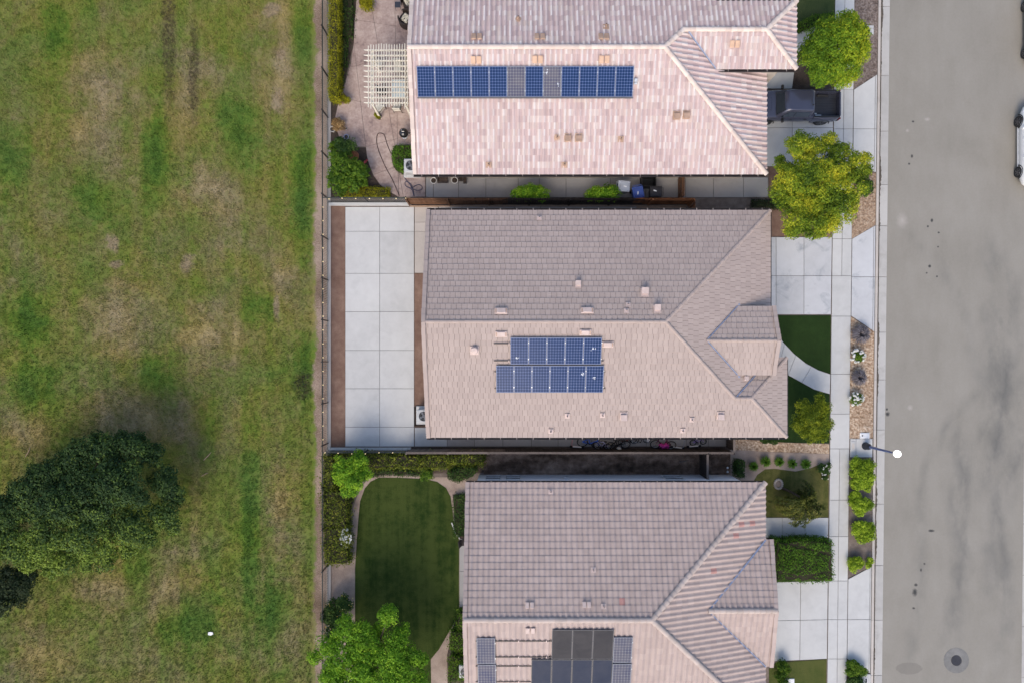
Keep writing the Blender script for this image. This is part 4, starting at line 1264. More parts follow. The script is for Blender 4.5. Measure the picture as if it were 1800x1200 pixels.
for x0, x1 in ((-1.58, -.70), (-.36, .50), (9.25, 10.35)):
    f = MB().box(((x0 + x1) / 2, wy0 + .01, 1.30), (x1 - x0, .05, 1.25)).build('window', MT['dark_glass'], H3, world=True)
    fr = MB()
    for z in (.66, 1.30, 1.94): fr.box(((x0 + x1) / 2, wy0 + .045, z), (x1 - x0 + .08, .04, .06))
    for x in (x0 - .02, x1 + .02): fr.box((x, wy0 + .045, 1.30), (.05, .036, 1.25))
    fr.build('window_frame', MT['frame_white'], f, world=True)
MB().box((14.65, gy3, 1.3), (.2, 2 * gh3 - .8, 2.6)).box((14.1, gy3 + gh3 - .5, 1.3), (.9, .2, 2.6)).box((14.1, gy3 - gh3 + .5, 1.3), (.9, .2, 2.6)).build('wall', MT['wall_beige'], H3, world=True)
MB().box((14.78, gy3, 1.1), (.05, 4.9, 2.2)).build('garage_door', MT['frame_white'], H3, world=True)
MB().box(((xl3 + xe3) / 2, yn3 - .02, ZE - .11), (xe3 - xl3, .03, .18)).build('fascia', MT['fascia'], H3, world=True)
for px, py in ((968, 863), (1043, 1000), (1061, 1064)): pipe_vent(H3, B3, px, py, .85, 'vent_pale')
for px, py in ((931, 1063), (1031, 1062)): attic_vent(H3, B3, px, py, 'vent_pale', k=.82)
attic_vent(H3, A3, 932, 1106, 'vent_pale', k=.9)
lb = MB().bevel_box((3.25, wy0 + .08, 1.55), (.2, .14, .22), .02).build('wall_box', MT['alu'], H3, world=True)

def gable(house, x, ya, yb, yr_, zr_, mat):
    vs = [(x + dx, y, z) for dx in (0, .2) for y, z in ((ya, 2.6), (yb, 2.6), (yr_, zr_ - .22))]
    MB().add(vs, [(0, 1, 2), (5, 4, 3), (0, 3, 4, 1), (1, 4, 5, 2), (2, 5, 3, 0)]).build('gable_wall', MT[mat], house, world=True)
gable(H1, xl + .45, ys + .55, yn - .55, yr, zr1, 'wall_beige')
gable(H2, xl2 + .5, ys2 + .55, yn2 - .55, yr2, zr2, 'wall_beige')
gable(H3, -2.07, ys3 + .6, yn3 - .35, yr3, zr3, 'wall_white')

# ------------------------------------------------------------------ solar panels
def cell_mat(name, a, b, dust=0.0, rough=.18):
    t = NT(name)
    n = t.t.nodes.new('ShaderNodeTexVoronoi'); n.inputs['Scale'].default_value = 14
    t.l(t.pos(), n.inputs['Vector'])
    col = t.mix(t.math('ADD', t.math('MULTIPLY', n.outputs['Distance'], .5), t.math('MULTIPLY', t.noise(1.3, 3), .5)), a, b)
    if dust:
        col = t.mix(t.math('MULTIPLY', t.ramp(t.noise(1.4, 4, .6, dist=.6), [(.32, .3), (.65, 1.0)]), dust), col, (.22, .20, .19))
    t.color(col).rough(rough, spec=.12)
    return t.m
MT['cell_blue'] = cell_mat('cell_blue', (.009, .027, .080), (.017, .045, .132))
MT['cell_dusty'] = cell_mat('cell_dusty', (.025, .035, .095), (.04, .05, .12), .45, .45)
MT['cell_grey'] = cell_mat('cell_grey', (.035, .045, .095), (.05, .06, .12), .4, .3)
MT['cell_black'] = cell_mat('cell_black', (.022, .022, .026), (.030, .030, .037), .12, .3)
MT['cell_night'] = cell_mat('cell_night', (.016, .023, .046), (.024, .034, .064), .08, .3)
MT['sheet_pale'] = plain('sheet_pale', (.105, .155, .33), .5, var=.08)
MT['sheet_grey'] = plain('sheet_grey', (.24, .245, .26), .5, var=.08)
MT['sheet_black'] = plain('sheet_black', (.03, .03, .034), .2)
MT['panel_edge'] = plain('panel_edge', (.10, .10, .11), .4)
MT['panel_frame'] = plain('panel_frame', (.16, .185, .25), .5, var=.05)
MT['dropping'] = plain('dropping', (.62, .66, .72), .8)

def panel_mesh(w_, h_, nx, ny, t=.04):
    fr, bk, cl = MB(), MB(), MB()
    e = .022
    for x in (-w_ / 2 + e / 2, w_ / 2 - e / 2): fr.box((x, 0, 0), (e, h_, t))
    for y in (-h_ / 2 + e / 2, h_ / 2 - e / 2): fr.box((0, y, 0), (w_ - 2 * e, e, t))
    bk.box((0, 0, .006), (w_ - 2 * e, h_ - 2 * e, .016))
    gx, gy = (w_ - 2 * e - .03) / nx, (h_ - 2 * e - .03) / ny
    for i in range(nx):
        for j in range(ny):
            cx, cy = -w_ / 2 + e + .015 + gx * (i + .5), -h_ / 2 + e + .015 + gy * (j + .5)
            a, b, c = gx / 2 - .007, gy / 2 - .007, .02
            z = .0185
            q = [(cx - a + c, cy - b), (cx + a - c, cy - b), (cx + a, cy - b + c), (cx + a, cy + b - c), (cx + a - c, cy + b), (cx - a + c, cy + b), (cx - a, cy + b - c), (cx - a, cy - b + c)]
            cl.add([(x, y, z) for x, y in q], [tuple(range(8))])
    return fr, bk, cl

def panel(pl, px, py, w_, h_, nx, ny, label, group, cell='cell_blue', sheet_='sheet_pale', frame='panel_frame', h=.16, drops=0):
    p = pl.at(px, py, h)
    root = thing('solar_panel', label, 'solar panel', (0, 0, 0), group=group)
    root.matrix_world = pl.frame(p)
    root.location = p
    root.rotation_euler = pl.frame(p).to_euler()
    fr, bk, cl = panel_mesh(w_, h_, nx, ny)
    fr.build('frame', MT[frame], root)
    bk.build('backing', MT[sheet_], root)
    if nx * ny > 1:
        c = cl.build('solar_cell', MT[cell], root)
        c['kind'] = 'stuff'
    else:
        cl.build('solar_cell', MT[cell], root)
    if drops:
        d = MB()
        for _ in range(drops):
            cx, cy = random.uniform(-.35, .35) * w_, random.uniform(-.4, .4) * h_
            for k in range(9):
                a, r_ = random.uniform(0, 6.3), abs(random.gauss(0, .06))
                s = random.uniform(.012, .035)
                x, y = cx + r_ * math.cos(a), cy + r_ * math.sin(a)
                d.lathe([(s, .0195), (s * .6, .0215)], (x, y, random.uniform(0, .0006)), 7)
        d.build('bird_dropping', MT['dropping'], root)
    foot = MB()
    for sx in (-1, 1):
        for sy in (-1, 1):
            foot.box((sx * w_ * .36, sy * h_ * .3, -.08), (.05, .05, .13))
    foot.build('bracket', MT['rail'], root)
    if nx * ny > 1 and frame == 'panel_frame':
        cm = MB()
        for sy in (-1, 1): cm.box((w_ / 2 + .006, sy * h_ * .3, .018), (.045, .05, .02))
        cm.build('clamp', MT['alu'], root)
    return root

ORD = ['first', 'second', 'third', 'fourth', 'fifth', 'sixth', 'seventh', 'eighth', 'ninth', 'tenth', 'eleventh', 'last']
ppx = lambda pl, x, y, h=.16: 1176 / (D - pl.at(x, y, h).z)
for i in range(12):
    x = 733 + 31.7 * (i + .5)
    sc_ = ppx(A1, x, 144)
    dusty = i in (5, 7)
    lb = ('blue panel %s from the patio end of the long row' % ORD[i]) if not dusty else ('dusty grey panel %s from the patio end of the long row' % ORD[i])
    panel(A1, x, 144, 31.2 / sc_, (A1.at(x, 117, .16) - A1.at(x, 171, .16)).length, 6, 10, lb, 'solar panels in the long row on the top house', 'cell_dusty' if dusty else 'cell_blue', 'sheet_grey' if dusty else 'sheet_pale', drops=2 if i == 7 else 0)
skirt = MB()
pA, pB = A1.at(734, 172.5, .10), A1.at(1112, 172.5, .10)
m_ = pA.lerp(pB, .5)
skirt.box(tuple(m_ + Vector((0, -.02, .05))), ((pB - pA).length, .07, .13), m=Matrix((A1.u, A1.v, A1.n)).transposed())
tag(skirt.build('panel_skirt', MT['panel_edge']), 'dark metal skirt along the lower edge of the long panel row', 'trim')
for i in range(5):
    x = 897 + 32.1 * (i + .5)
    sc_ = ppx(A2, x, 616)
    panel(A2, x, 616.8, 31.6 / sc_, (A2.at(x, 593.5, .16) - A2.at(x, 640.3, .16)).length, 6, 9, 'blue panel %s from the left in the upper row on the middle house' % ORD[i], 'solar panels in the upper row on the middle house', drops=1 if i in (0, 4) else 0)
for i in range(6):
    x = 872 + 31.5 * (i + .5)
    sc_ = ppx(A2, x, 666)
    panel(A2, x, 666, 31.0 / sc_, (A2.at(x, 642.3, .16) - A2.at(x, 689.5, .16)).length, 6, 9, 'blue panel %s from the left in the lower row on the middle house' % ORD[i], 'solar panels in the lower row on the middle house', drops=1 if i in (4, 5) else 0)
def roof_rail(house, pl, x0, x1, y, h=.10):
    a, b = pl.at(x0, y, h), pl.at(x1, y, h)
    c = a.lerp(b, .5)
    MB().box(tuple(c), ((b - a).length, .045, .05), m=Matrix((pl.u, pl.v, pl.n)).transposed()).build('panel_rail', MT['rail'], house, world=True)
    n = max(1, int((b - a).length / 1.4))
    for i in range(n):
        q = a.lerp(b, (i + .55) / n)
        MB().box(tuple(q + pl.n * .01), (.05, .12, .055), m=Matrix((pl.u, pl.v, pl.n)).transposed()).build('rail_clamp', MT['vent_pale'], house, world=True)
roof_rail(H2, A2, 868, 1063, 604)
roof_rail(H2, A2, 868, 1061, 634)
roof_rail(H2, A2, 869, 1064, 653)
roof_rail(H2, A2, 869, 1064, 682)
for y in (1126, 1154, 1170, 1197): roof_rail(H3, A3, 836, 1080, y)
def grid3(px0, px1, py0, py1, nx, ny, label, cell, sheet_, frame, group, drops=0):
    xm, ym = (px0 + px1) / 2, (py0 + py1) / 2
    sc_ = ppx(A3, xm, ym)
    a, b = A3.at(xm, py0, .16), A3.at(xm, py1, .16)
    panel(A3, xm, ym, (px1 - px0) / sc_, (a - b).length, nx, ny, label, group, cell, sheet_, frame, drops=drops)
g3 = 'solar panels on the lowest house'
grid3(838, 870.5, 1121, 1165.5, 6, 9, 'upper white lined bluish panel at the left end of the lowest roof', 'cell_grey', 'sheet_grey', 'panel_frame', g3)
grid3(840, 872, 1167.5, 1212, 6, 9, 'lower white lined grey panel at the left end, cut by the bottom edge', 'cell_dusty', 'sheet_grey', 'panel_frame', g3)
grid3(1078, 1111, 1119.5, 1163.5, 6, 9, 'upper white lined panel to the right of the black panels', 'cell_grey', 'sheet_grey', 'panel_frame', g3)
grid3(1076, 1109, 1166, 1210, 6, 9, 'lower white lined panel to the right of the black panels', 'cell_grey', 'sheet_grey', 'panel_frame', g3)
for i, nm_ in enumerate(('left', 'middle', 'right')):
    grid3(970 + 36.1 * i, 1005.6 + 36.1 * i, 1106.5, 1157.5, 1, 1, '%s plain black panel of the upper black row on the lowest roof' % nm_, 'cell_black', 'sheet_black', 'panel_edge', g3)
for i in range(4):
    grid3(934 + 35.6 * i, 969 + 35.6 * i, 1158.6, 1210, 1, 1, 'plain black panel %s from the left in the lower black row' % ORD[i], 'cell_night', 'sheet_black', 'panel_edge', g3)
# ------------------------------------------------------------------ plants
def leaf_mat(name, a, b, c, tl=.35, gloss=.62):
    """Leaf colour runs from a to c by sprig and by leaf; some light passes through the leaf."""
    t = NT(name)
    f = t.math('ADD', t.math('MULTIPLY', t.attr('sprig'), .62), t.math('MULTIPLY', t.attr('rnd'), .38))
    col = t.ramp(f, [(.15, a), (.5, b), (.85, c)])
    t.color(col).rough(gloss, spec=.18)
    tr = t.t.nodes.new('ShaderNodeBsdfTranslucent')
    t.l(col, tr.inputs['Color'])
    mx = t.t.nodes.new('ShaderNodeMixShader')
    mx.inputs[0].default_value = tl
    t.l(t.b.outputs[0], mx.inputs[1]); t.l(tr.outputs[0], mx.inputs[2])
    t.l(mx.outputs[0], t.out.inputs['Surface'])
    return t.m
LM = {
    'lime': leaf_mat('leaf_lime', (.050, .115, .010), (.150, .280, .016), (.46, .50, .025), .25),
    'mixed': leaf_mat('leaf_mixed', (.040, .088, .012), (.190, .285, .018), (.58, .55, .035), .25),
    'bright': leaf_mat('leaf_bright', (.062, .165, .012), (.175, .365, .020), (.40, .58, .040), .28),
    'limeshrub': leaf_mat('leaf_limeshrub', (.10, .18, .012), (.25, .38, .02), (.46, .60, .05), .25),
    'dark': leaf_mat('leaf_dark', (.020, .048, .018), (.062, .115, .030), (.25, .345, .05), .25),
    'darker': leaf_mat('leaf_darker', (.012, .026, .012), (.026, .044, .018), (.050, .070, .026), .2),
    'mid': leaf_mat('leaf_mid', (0.039, 0.098, 0.012), (0.098, 0.196, 0.018), (0.196, 0.310, 0.030)),
    'hedge': leaf_mat('leaf_hedge', (0.041, 0.109, 0.012), (0.092, 0.201, 0.018), (0.161, 0.305, 0.030)),
    'olive': leaf_mat('leaf_olive', (0.120, 0.132, 0.008), (0.282, 0.282, 0.014), (0.456, 0.432, 0.026)),
    'weep': leaf_mat('leaf_weep', (.034, .056, .014), (.085, .110, .024), (.22, .235, .045), .25),
    'ivy': leaf_mat('leaf_ivy', (0.050, 0.075, 0.012), (0.121, 0.160, 0.018), (0.286, 0.303, 0.040)),
    'ground': leaf_mat('leaf_ground', (.018, .050, .012), (.042, .092, .018), (.090, .155, .030), .2),
    'feather': leaf_mat('leaf_feather', (.075, .130, .014), (.190, .265, .022), (.42, .46, .035)),
    'lavender': leaf_mat('leaf_lavender', (.085, .078, .082), (.165, .150, .165), (.26, .24, .26), .15),
    'straw': leaf_mat('leaf_straw', (.30, .19, .08), (.45, .30, .14), (.58, .42, .22)),
    'petal_white': leaf_mat('petal_white', (.80, .80, .77), (.86, .86, .83), (.90, .90, .87), .4),
    'petal_pink': leaf_mat('petal_pink', (.55, .06, .07), (.72, .12, .13), (.80, .20, .2), .3),
    'petal_yellow': leaf_mat('petal_yellow', (.55, .42, .08), (.72, .58, .12), (.82, .74, .3), .3),
}
MT['twig'] = grainy('twig', [(.020, .018, .010), (.045, .040, .022)], 2, 9, 40)

def leaves_from(pts, nrm, size, asp=.55, tilt=.5, fold=.22):
    """Folded leaves at points with roughly the given normals -> (n, 4, 3)."""
    n = len(pts)
    nr = nrm + RNG.normal(0, tilt, (n, 3))
    nr /= np.linalg.norm(nr, axis=1)[:, None] + 1e-9
    d = RNG.normal(0, 1, (n, 3))
    d -= nr * (d * nr).sum(1)[:, None]
    d /= np.linalg.norm(d, axis=1)[:, None] + 1e-9
    s = np.cross(nr, d)
    L = (size * RNG.uniform(.65, 1.25, n))[:, None]
    Wd = L * asp / 2
    v = np.empty((n, 4, 3))
    v[:, 0] = pts - d * L * .5
    v[:, 1] = pts + s * Wd + nr * L * fold * .5
    v[:, 2] = pts + d * L * .5 - nr * L * .10
    v[:, 3] = pts - s * Wd + nr * L * fold * .5
    return v

def sph(n, up=0.0):
    d = RNG.normal(0, 1, (n, 3))
    d /= np.linalg.norm(d, axis=1)[:, None]
    if up: 
        d[:, 2] = np.where((d[:, 2] < 0) & (RNG.random(n) < up), -d[:, 2], d[:, 2])
    return d

def crown(name, lobes, mat, parent, leaf=.11, dens=1.0, sprig=.30, asp=.55, tilt=.38, hue=None, fill=.22, gap=1.15, depth=(.72, 1.08)):
    """Leaves set as closed tufts (boughs) that stand at uneven depths over several lobes, with shaded gaps between:
    lobes are (x, y, z, rx, ry, rz)."""
    P, N, SP = [], [], []
    for (x, y, z, rx, ry, rz) in lobes:
        R = np.array([rx, ry, rz])
        sg = min(sprig, .62 * min(rx, ry))
        area = (rx * ry + rx * rz + ry * rz) / 3
        ns = max(5, int(area * 4 * math.pi * .75 / (sg ** 2 * gap)))
        d = sph(ns, .78)
        rr = np.where(RNG.random(ns) < fill, RNG.uniform(.35, .70, ns), RNG.uniform(depth[0], depth[1], ns))
        k = RNG.uniform(.5, 1.2, ns)
        c = np.array([x, y, z]) + d * np.maximum(R - sg * .30, R * .5) * rr[:, None]
        nl = max(14, int(dens * 7.0 * (sg / leaf) ** 2 / asp))
        nk = np.maximum(6, (nl * k * k).astype(int))
        m = nk.sum()
        dd = sph(m, .72)
        cc, kk = np.repeat(c, nk, 0), np.repeat(k, nk)[:, None] * sg
        lump = 1 + .22 * np.sin(dd[:, :1] * 5 + cc[:, 1:2] * 9) * np.sin(dd[:, 1:2] * 5 + cc[:, :1] * 7)
        p = cc + dd * kk * np.array([1, 1, .8]) * lump * RNG.uniform(.55, 1.04, (m, 1)) ** .5
        nn = dd * 1.0 + np.repeat(d, nk, 0) * .35 + np.array([0, 0, .30])
        h = RNG.random(ns)
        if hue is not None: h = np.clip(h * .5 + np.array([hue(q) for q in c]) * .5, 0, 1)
        P.append(p); N.append(nn); SP.append(np.repeat(h, nk))
    P, N, SP = np.concatenate(P), np.concatenate(N), np.concatenate(SP)
    N = N / (np.linalg.norm(N, axis=1)[:, None] + 1e-9)
    if parent is not None: P = P - np.array(wloc(parent))
    v = leaves_from(P, N, leaf, asp, tilt)
    return quads(name, v, LM[mat], parent, tri=True, attrs={'rnd': RNG.random(len(v)), 'sprig': SP})

def lobes_px(lst, z, rzk=.8):
    """(px, py, radius in px [, dz [, ry px]]) at height z -> world lobes."""
    out = []
    for q in lst:
        px, py, r_ = q[:3]
        dz = q[3] if len(q) > 3 else 0
        ry = q[4] if len(q) > 4 else r_
        zz = z + dz
        p = W(px, py, zz)
        k = (D - zz) / (D * S)
        out.append((p.x, p.y, zz, r_ * k, ry * k, min(r_, ry) * k * rzk))
    return out

def tree(name, label, cat, lobes, mat, base, r=.14, group=None, bark='bark', **kw):
    """Tapered trunk with one limb to each lobe, and the crown."""
    root = thing(name, label, cat, (base[0], base[1], 0), group=group)
    zc = min(l[2] - l[5] * .7 for l in lobes)
    fork = Vector((base[0], base[1], max(.5, zc * .75)))
    t = MB().tube([(base[0], base[1], -.05), (base[0] + .02, base[1] - .02, fork.z * .5), tuple(fork)], [r * 1.35, r, r * .85], 10)
    for l in lobes[:9]:
        e = Vector(l[:3])
        m = fork.lerp(e, .5) + Vector((random.uniform(-.1, .1), random.uniform(-.1, .1), .12))
        t.tube([tuple(fork - Vector((0, 0, .05))), tuple(m), tuple(e + Vector((0, 0, l[5] * .4)))], [r * .55, r * .36, r * .12], 6)
    t.build('trunk', MT[bark], root, smooth=True, world=True)
    crown('crown', lobes, mat, root, **kw)
    return root

def shrub(name, label, cat, lobes, mat, group=None, **kw):
    """A bush: short stems inside a crown that reaches the ground."""
    x, y = lobes[0][0], lobes[0][1]
    root = thing(name, label, cat, (x, y, 0), group=group)
    m = MB()
    for l in lobes:
        for k in range(3):
            a = random.uniform(0, 6.28)
            m.tube([(l[0], l[1], -.03), (l[0] + .3 * l[3] * math.cos(a), l[1] + .3 * l[4] * math.sin(a), l[2] * .7), (l[0] + .6 * l[3] * math.cos(a), l[1] + .6 * l[4] * math.sin(a), l[2] + l[5] * .4)], [.03, .022, .008], 5)
    m.build('stem', MT['twig'], root, world=True)
    crown('foliage', lobes, mat, root, **kw)
    return root

def hedge(name, label, polys, h, mat, leaf=.09, dens=1.0, rough_=.06, group=None, round_=.12, cat='hedge', hue=None, hump=0.0, parent=None):
    """A clipped hedge: a twiggy core with leaves over its top and sides."""
    allp = [q for p in polys for q in p]
    cx, cy = sum(p[0] for p in allp) / len(allp), sum(p[1] for p in allp) / len(allp)
    root = parent if parent is not None else thing(name, label, cat, (cx, cy, 0), group=group)
    core = MB()
    P, N = [], []
    for poly in polys:
        poly = ccw(list(poly))
        core.prism(offset_poly(poly, .10), -.02, max(.05, h - .10))
        A = np.array(poly)
        lo, hi = A.min(0), A.max(0)
        area = (hi - lo).prod()
        n = int(area * dens * 5.0 / (leaf * leaf))
        q = RNG.uniform(lo, hi, (n, 2))
        ins = np.zeros(n, bool)
        j = len(A) - 1
        for i in range(len(A)):
            xi, yi, xj, yj = *A[i], *A[j]
            ins ^= ((yi > q[:, 1]) != (yj > q[:, 1])) & (q[:, 0] < (xj - xi) * (q[:, 1] - yi) / (yj - yi + 1e-12) + xi)
            j = i
        q = q[ins]
        dist = np.full(len(q), 9.0)
        for i in range(len(A)):
            a, b = A[i], A[(i + 1) % len(A)]
            e = (b - a) / (np.linalg.norm(b - a) + 1e-9)
            dist = np.minimum(dist, np.abs((q - a) @ np.array([-e[1], e[0]])))
        drop = np.clip(1 - dist / round_, 0, 1) ** 2 * round_
        wob = hump * (np.sin(q[:, 0] * 3.1 + q[:, 1]) + np.sin(q[:, 1] * 2.7 - q[:, 0] * 1.3) + .8 * np.sin(q[:, 0] * 7.7) * np.sin(q[:, 1] * 6.9)) * .5
        z = h - drop + wob + RNG.normal(0, rough_, len(q))
        P.append(np.column_stack([q, z])); N.append(np.tile([0, 0, 1.0], (len(q), 1)))
        for i in range(len(A)):
            a, b = A[i], A[(i + 1) % len(A)]
            L = np.linalg.norm(b - a)
            m = int(L * h * dens * 2.6 / (leaf * leaf))
            if m < 1: continue
            t = RNG.random(m)[:, None]
            e = (b - a) / L
            on = np.array([e[1], -e[0]])
            p2 = a + (b - a) * t + on * RNG.normal(0, rough_, m)[:, None]
            P.append(np.column_stack([p2, RNG.uniform(.03, h - .02, m)])); N.append(np.tile([on[0], on[1], .4], (m, 1)))
    P, N = np.concatenate(P), np.concatenate(N)
    sp = (np.sin(P[:, 0] * 5.3 + P[:, 1] * 2.1) * np.sin(P[:, 1] * 6.1 - P[:, 0] * 1.7) * .3 + .5 + RNG.normal(0, .18, len(P))).clip(0, 1)
    if hue is not None: sp = np.clip(sp * .6 + np.array([hue(q) for q in P]) * .4, 0, 1)
    P = P - np.array(wloc(root))
    v = leaves_from(P, N, leaf, .6, .65)
    core.build('stem' if parent is None else 'stem_mass', MT['twig'], root, world=True)
    quads('foliage', v, LM[mat], root, tri=True, attrs={'rnd': RNG.random(len(v)), 'sprig': sp})
    return root

def rect(x0, y0, x1, y1, z=0.0):
    return PX([(x0, y0), (x1, y0), (x1, y1), (x0, y1)], z)

def rough_rect(x0, y0, x1, y1, z=0.0, amp=3, step=12):
    pts = []
    def run(a, b):
        L = math.hypot(b[0] - a[0], b[1] - a[1])
        n = max(1, int(L / step))
        for i in range(n): 
            t = i / n
            pts.append((a[0] + (b[0] - a[0]) * t + random.uniform(-amp, amp), a[1] + (b[1] - a[1]) * t + random.uniform(-amp, amp)))
    c = [(x0, y0), (x1, y0), (x1, y1), (x0, y1)]
    for i in range(4): run(c[i], c[(i + 1) % 4])
    return PX(pts, z)

def blossoms(root, lobes, mat, n, size, name='blossom', per=14):
    """Flower heads: little balls of petals over the top of the plant."""
    P, N = [], []
    for _ in range(n):
        l = lobes[RNG.integers(len(lobes))]
        d = sph(1, 1.0)[0]
        c = np.array(l[:3]) + d * np.array(l[3:6]) * RNG.uniform(.9, 1.12)
        dd = sph(per, .5)
        P.append(c + dd * size * .5 * RNG.uniform(.5, 1, (per, 1))); N.append(dd)
    P, N = np.concatenate(P) - np.array(wloc(root)), np.concatenate(N)
    N = N + np.array([0, 0, .8])
    v = leaves_from(P, N, size * .55, .8, .2)
    return quads(name, v, LM[mat], root, tri=True, attrs={'rnd': RNG.random(len(v)), 'sprig': np.repeat(RNG.random(n), per)})

# ---- trees
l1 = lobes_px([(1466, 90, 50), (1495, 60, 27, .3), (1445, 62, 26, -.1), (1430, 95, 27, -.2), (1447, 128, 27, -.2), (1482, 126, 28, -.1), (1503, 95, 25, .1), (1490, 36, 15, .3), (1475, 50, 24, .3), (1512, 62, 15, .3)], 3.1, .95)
tree('tree', 'round lime green tree by the pickup with a yellower side towards the street', 'tree', l1, 'lime', (l1[0][0], l1[0][1]), .12, leaf=.105, sprig=.27, hue=lambda q: min(1, max(0, (q[0] - 17.4) / 2.4)))  # leaf hue shifts yellower towards the street
l2 = lobes_px([(1443, 328, 42), (1402, 258, 26, .3), (1428, 262, 20, .0), (1455, 252, 18, -.2), (1474, 272, 22, -.1), (1508, 286, 20, .3), (1516, 304, 14, .2), (1398, 318, 32, .2), (1378, 300, 18, -.2), (1494, 328, 30, .2), (1371, 336, 18, -.2), (1420, 300, 26, .5), (1400, 358, 26, .0), (1440, 362, 30, -.1), (1478, 366, 30, .1), (1398, 388, 24, .3), (1432, 396, 24, .2), (1389, 408, 14, .2), (1455, 392, 20, -.1), (1380, 355, 18, -.3), (1370, 280, 9, -.3), (1462, 300, 26, .4)], 3.3, .85)
tree('tree', 'large uneven yellow-green tree between the two upper driveways', 'tree', l2, 'mixed', (l2[0][0], l2[0][1]), .16, leaf=.105, sprig=.28, gap=1.3, hue=lambda q: .5 + .75 * math.sin(q[0] * 1.9 + 1) * math.sin(q[1] * 2.3))
l3 = lobes_px([(1428, 738, 26), (1413, 716, 16), (1444, 718, 17), (1426, 764, 14, -.2), (1450, 744, 14, -.2), (1405, 742, 16, -.2), (1440, 700, 9, -.1), (1409, 758, 11, -.3), (1444, 765, 12, -.3)], 1.9, .8)
tree('small_tree', 'small feathery yellow-green tree on the lower dark turf', 'tree', l3, 'feather', W2(1421, 728), .06, leaf=.12, sprig=.20, dens=.55, asp=.30, tilt=.8, fill=.3)
l4t = lobes_px([(640, 1135, 34), (684, 1080, 19, .4), (610, 1104, 24, .4), (636, 1108, 20, .2), (582, 1130, 20, -.1), (556, 1152, 13, -.2), (600, 1150, 30, .2), (688, 1158, 30, .3), (724, 1152, 20, -.1), (700, 1120, 20, .1), (742, 1162, 12, -.3), (640, 1180, 34, .3), (586, 1186, 28, .0), (700, 1192, 34, .2), (740, 1196, 18, -.2), (610, 1215, 40), (690, 1230, 40), (668, 1106, 15, -.4), (712, 1103, 10, -.2)], 3.4, .75)
tree('tree', 'bright green spreading tree at the bottom of the lowest back yard', 'tree', l4t, 'bright', W2(652, 1165), .15, leaf=.12, sprig=.34, gap=1.3, hue=lambda q: .35)
l5 = lobes_px([(160, 880, 49.6), (146, 800, 28.8, .2), (186, 790, 24, .4), (232, 788, 27.2, .3), (268, 800, 22, -.2), (95, 838, 28.8, .0), (55, 862, 32, -.1), (15, 902, 33.6, -.1), (105, 880, 33.6, .7), (225, 852, 41.6, .6), (286, 846, 24, -.3), (304, 862, 20, -.6), (285, 905, 25.6, -.4), (228, 925, 35.2, .0), (160, 940, 41.6, .1), (90, 945, 36.8, .0), (30, 958, 32, -.2), (-20, 950, 40), (190, 978, 20, -.7), (60, 985, 20.8, -.6), (120, 985, 24, -.6), (200, 840, 32, .8), (172, 768, 13, -.2), (215, 764, 13, -.3), (250, 776, 12, -.4), (300, 836, 14, -.4), (312, 878, 12, -.6), (306, 925, 14, -.7), (262, 948, 18, -.6), (228, 968, 14, -.8), (155, 992, 13, -.8), (90, 1002, 13, -.9), (112, 892, 27.2, .1), (75, 905, 27.2), (150, 850, 27.2, .4), (120, 806, 16, -.3), (70, 832, 15, -.4), (30, 868, 16, -.4)], 3.1, .72)
tree('tree', 'large dark green evergreen tree standing alone in the grass field', 'tree', l5, 'dark', W2(150, 900), .32, leaf=.15, sprig=.46, gap=1.15, depth=(.66, 1.16), hue=lambda q: min(1, max(0, (-8.2 - q[1]) / 3.2)) * 1.1)  # sunlit lower half painted in: leaves get lighter towards the sun
l6 = lobes_px([(25, 1022, 30), (52, 1012, 18, -.2), (0, 1050, 30), (35, 1045, 20, -.3), (-40, 1030, 40)], 2.4, .7)
tree('tree', 'blackish low tree cut by the picture edge below the large evergreen', 'tree', l6, 'darker', W2(0, 1030), .18, leaf=.14, sprig=.36)
l7 = lobes_px([(612, 822, 20), (632, 812, 17, -.2), (600, 838, 16, .0), (624, 846, 18, .1), (612, 862, 13, -.2), (640, 832, 15, -.3), (596, 815, 12, -.2), (632, 797, 9, -.4)], 2.5, .8)
tree('small_tree', 'bright green young tree in the upper corner of the lowest back yard', 'tree', l7, 'bright', W2(606, 818), .08, leaf=.105, sprig=.24)

# ---- the weeping tree: strands that arch out from the top and hang
wb = W(1377, 858)
wt = thing('weeping_tree', 'dark weeping tree with long hanging strands on the olive front lawn', 'tree', (wb.x, wb.y, 0))
top = Vector((wb.x + .10, wb.y - .10, 2.5))
MB().tube([(wb.x, wb.y, -.05), (wb.x + .04, wb.y, 1.2), tuple(top)], [.09, .07, .04], 8).build('trunk', MT['bark'], wt, smooth=True, world=True)
P, N, SP = [], [], []
tw = MB()
for i in range(150):
    a = random.gauss(-1.15, .75)
    reach = random.uniform(.4, 1.85) * (1.15 if -1.9 < a < -.5 else .75)
    hh = random.uniform(.1, .55)
    end = random.uniform(.25, 1.1)
    pts = []
    for k in range(14):
        t = k / 13
        r_ = reach * (1 - (1 - t) ** 1.8)
        z = top.z + hh * math.sin(math.pi * min(1, t * 1.4)) - (top.z - end) * t ** 1.8
        pts.append((top.x + r_ * math.cos(a + .15 * t), top.y + r_ * math.sin(a + .15 * t), z))
    tw.tube(pts[::2], .008, 4, cap=False)
    h = random.random()
    for p in pts:
        for _ in range(6):
            P.append(np.array(p) + RNG.normal(0, .045, 3)); N.append(np.array([math.cos(a), math.sin(a), .7])); SP.append(h)
tw.build('branch', MT['bark'], wt, world=True)
P = np.array(P) - np.array(wloc(wt))
v = leaves_from(P, np.array(N), .17, .28, .4)
quads('crown', v, LM['weep'], wt, tri=True, attrs={'rnd': RNG.random(len(v)), 'sprig': np.array(SP)})
rk = W(1368, 850)
rm = MB()
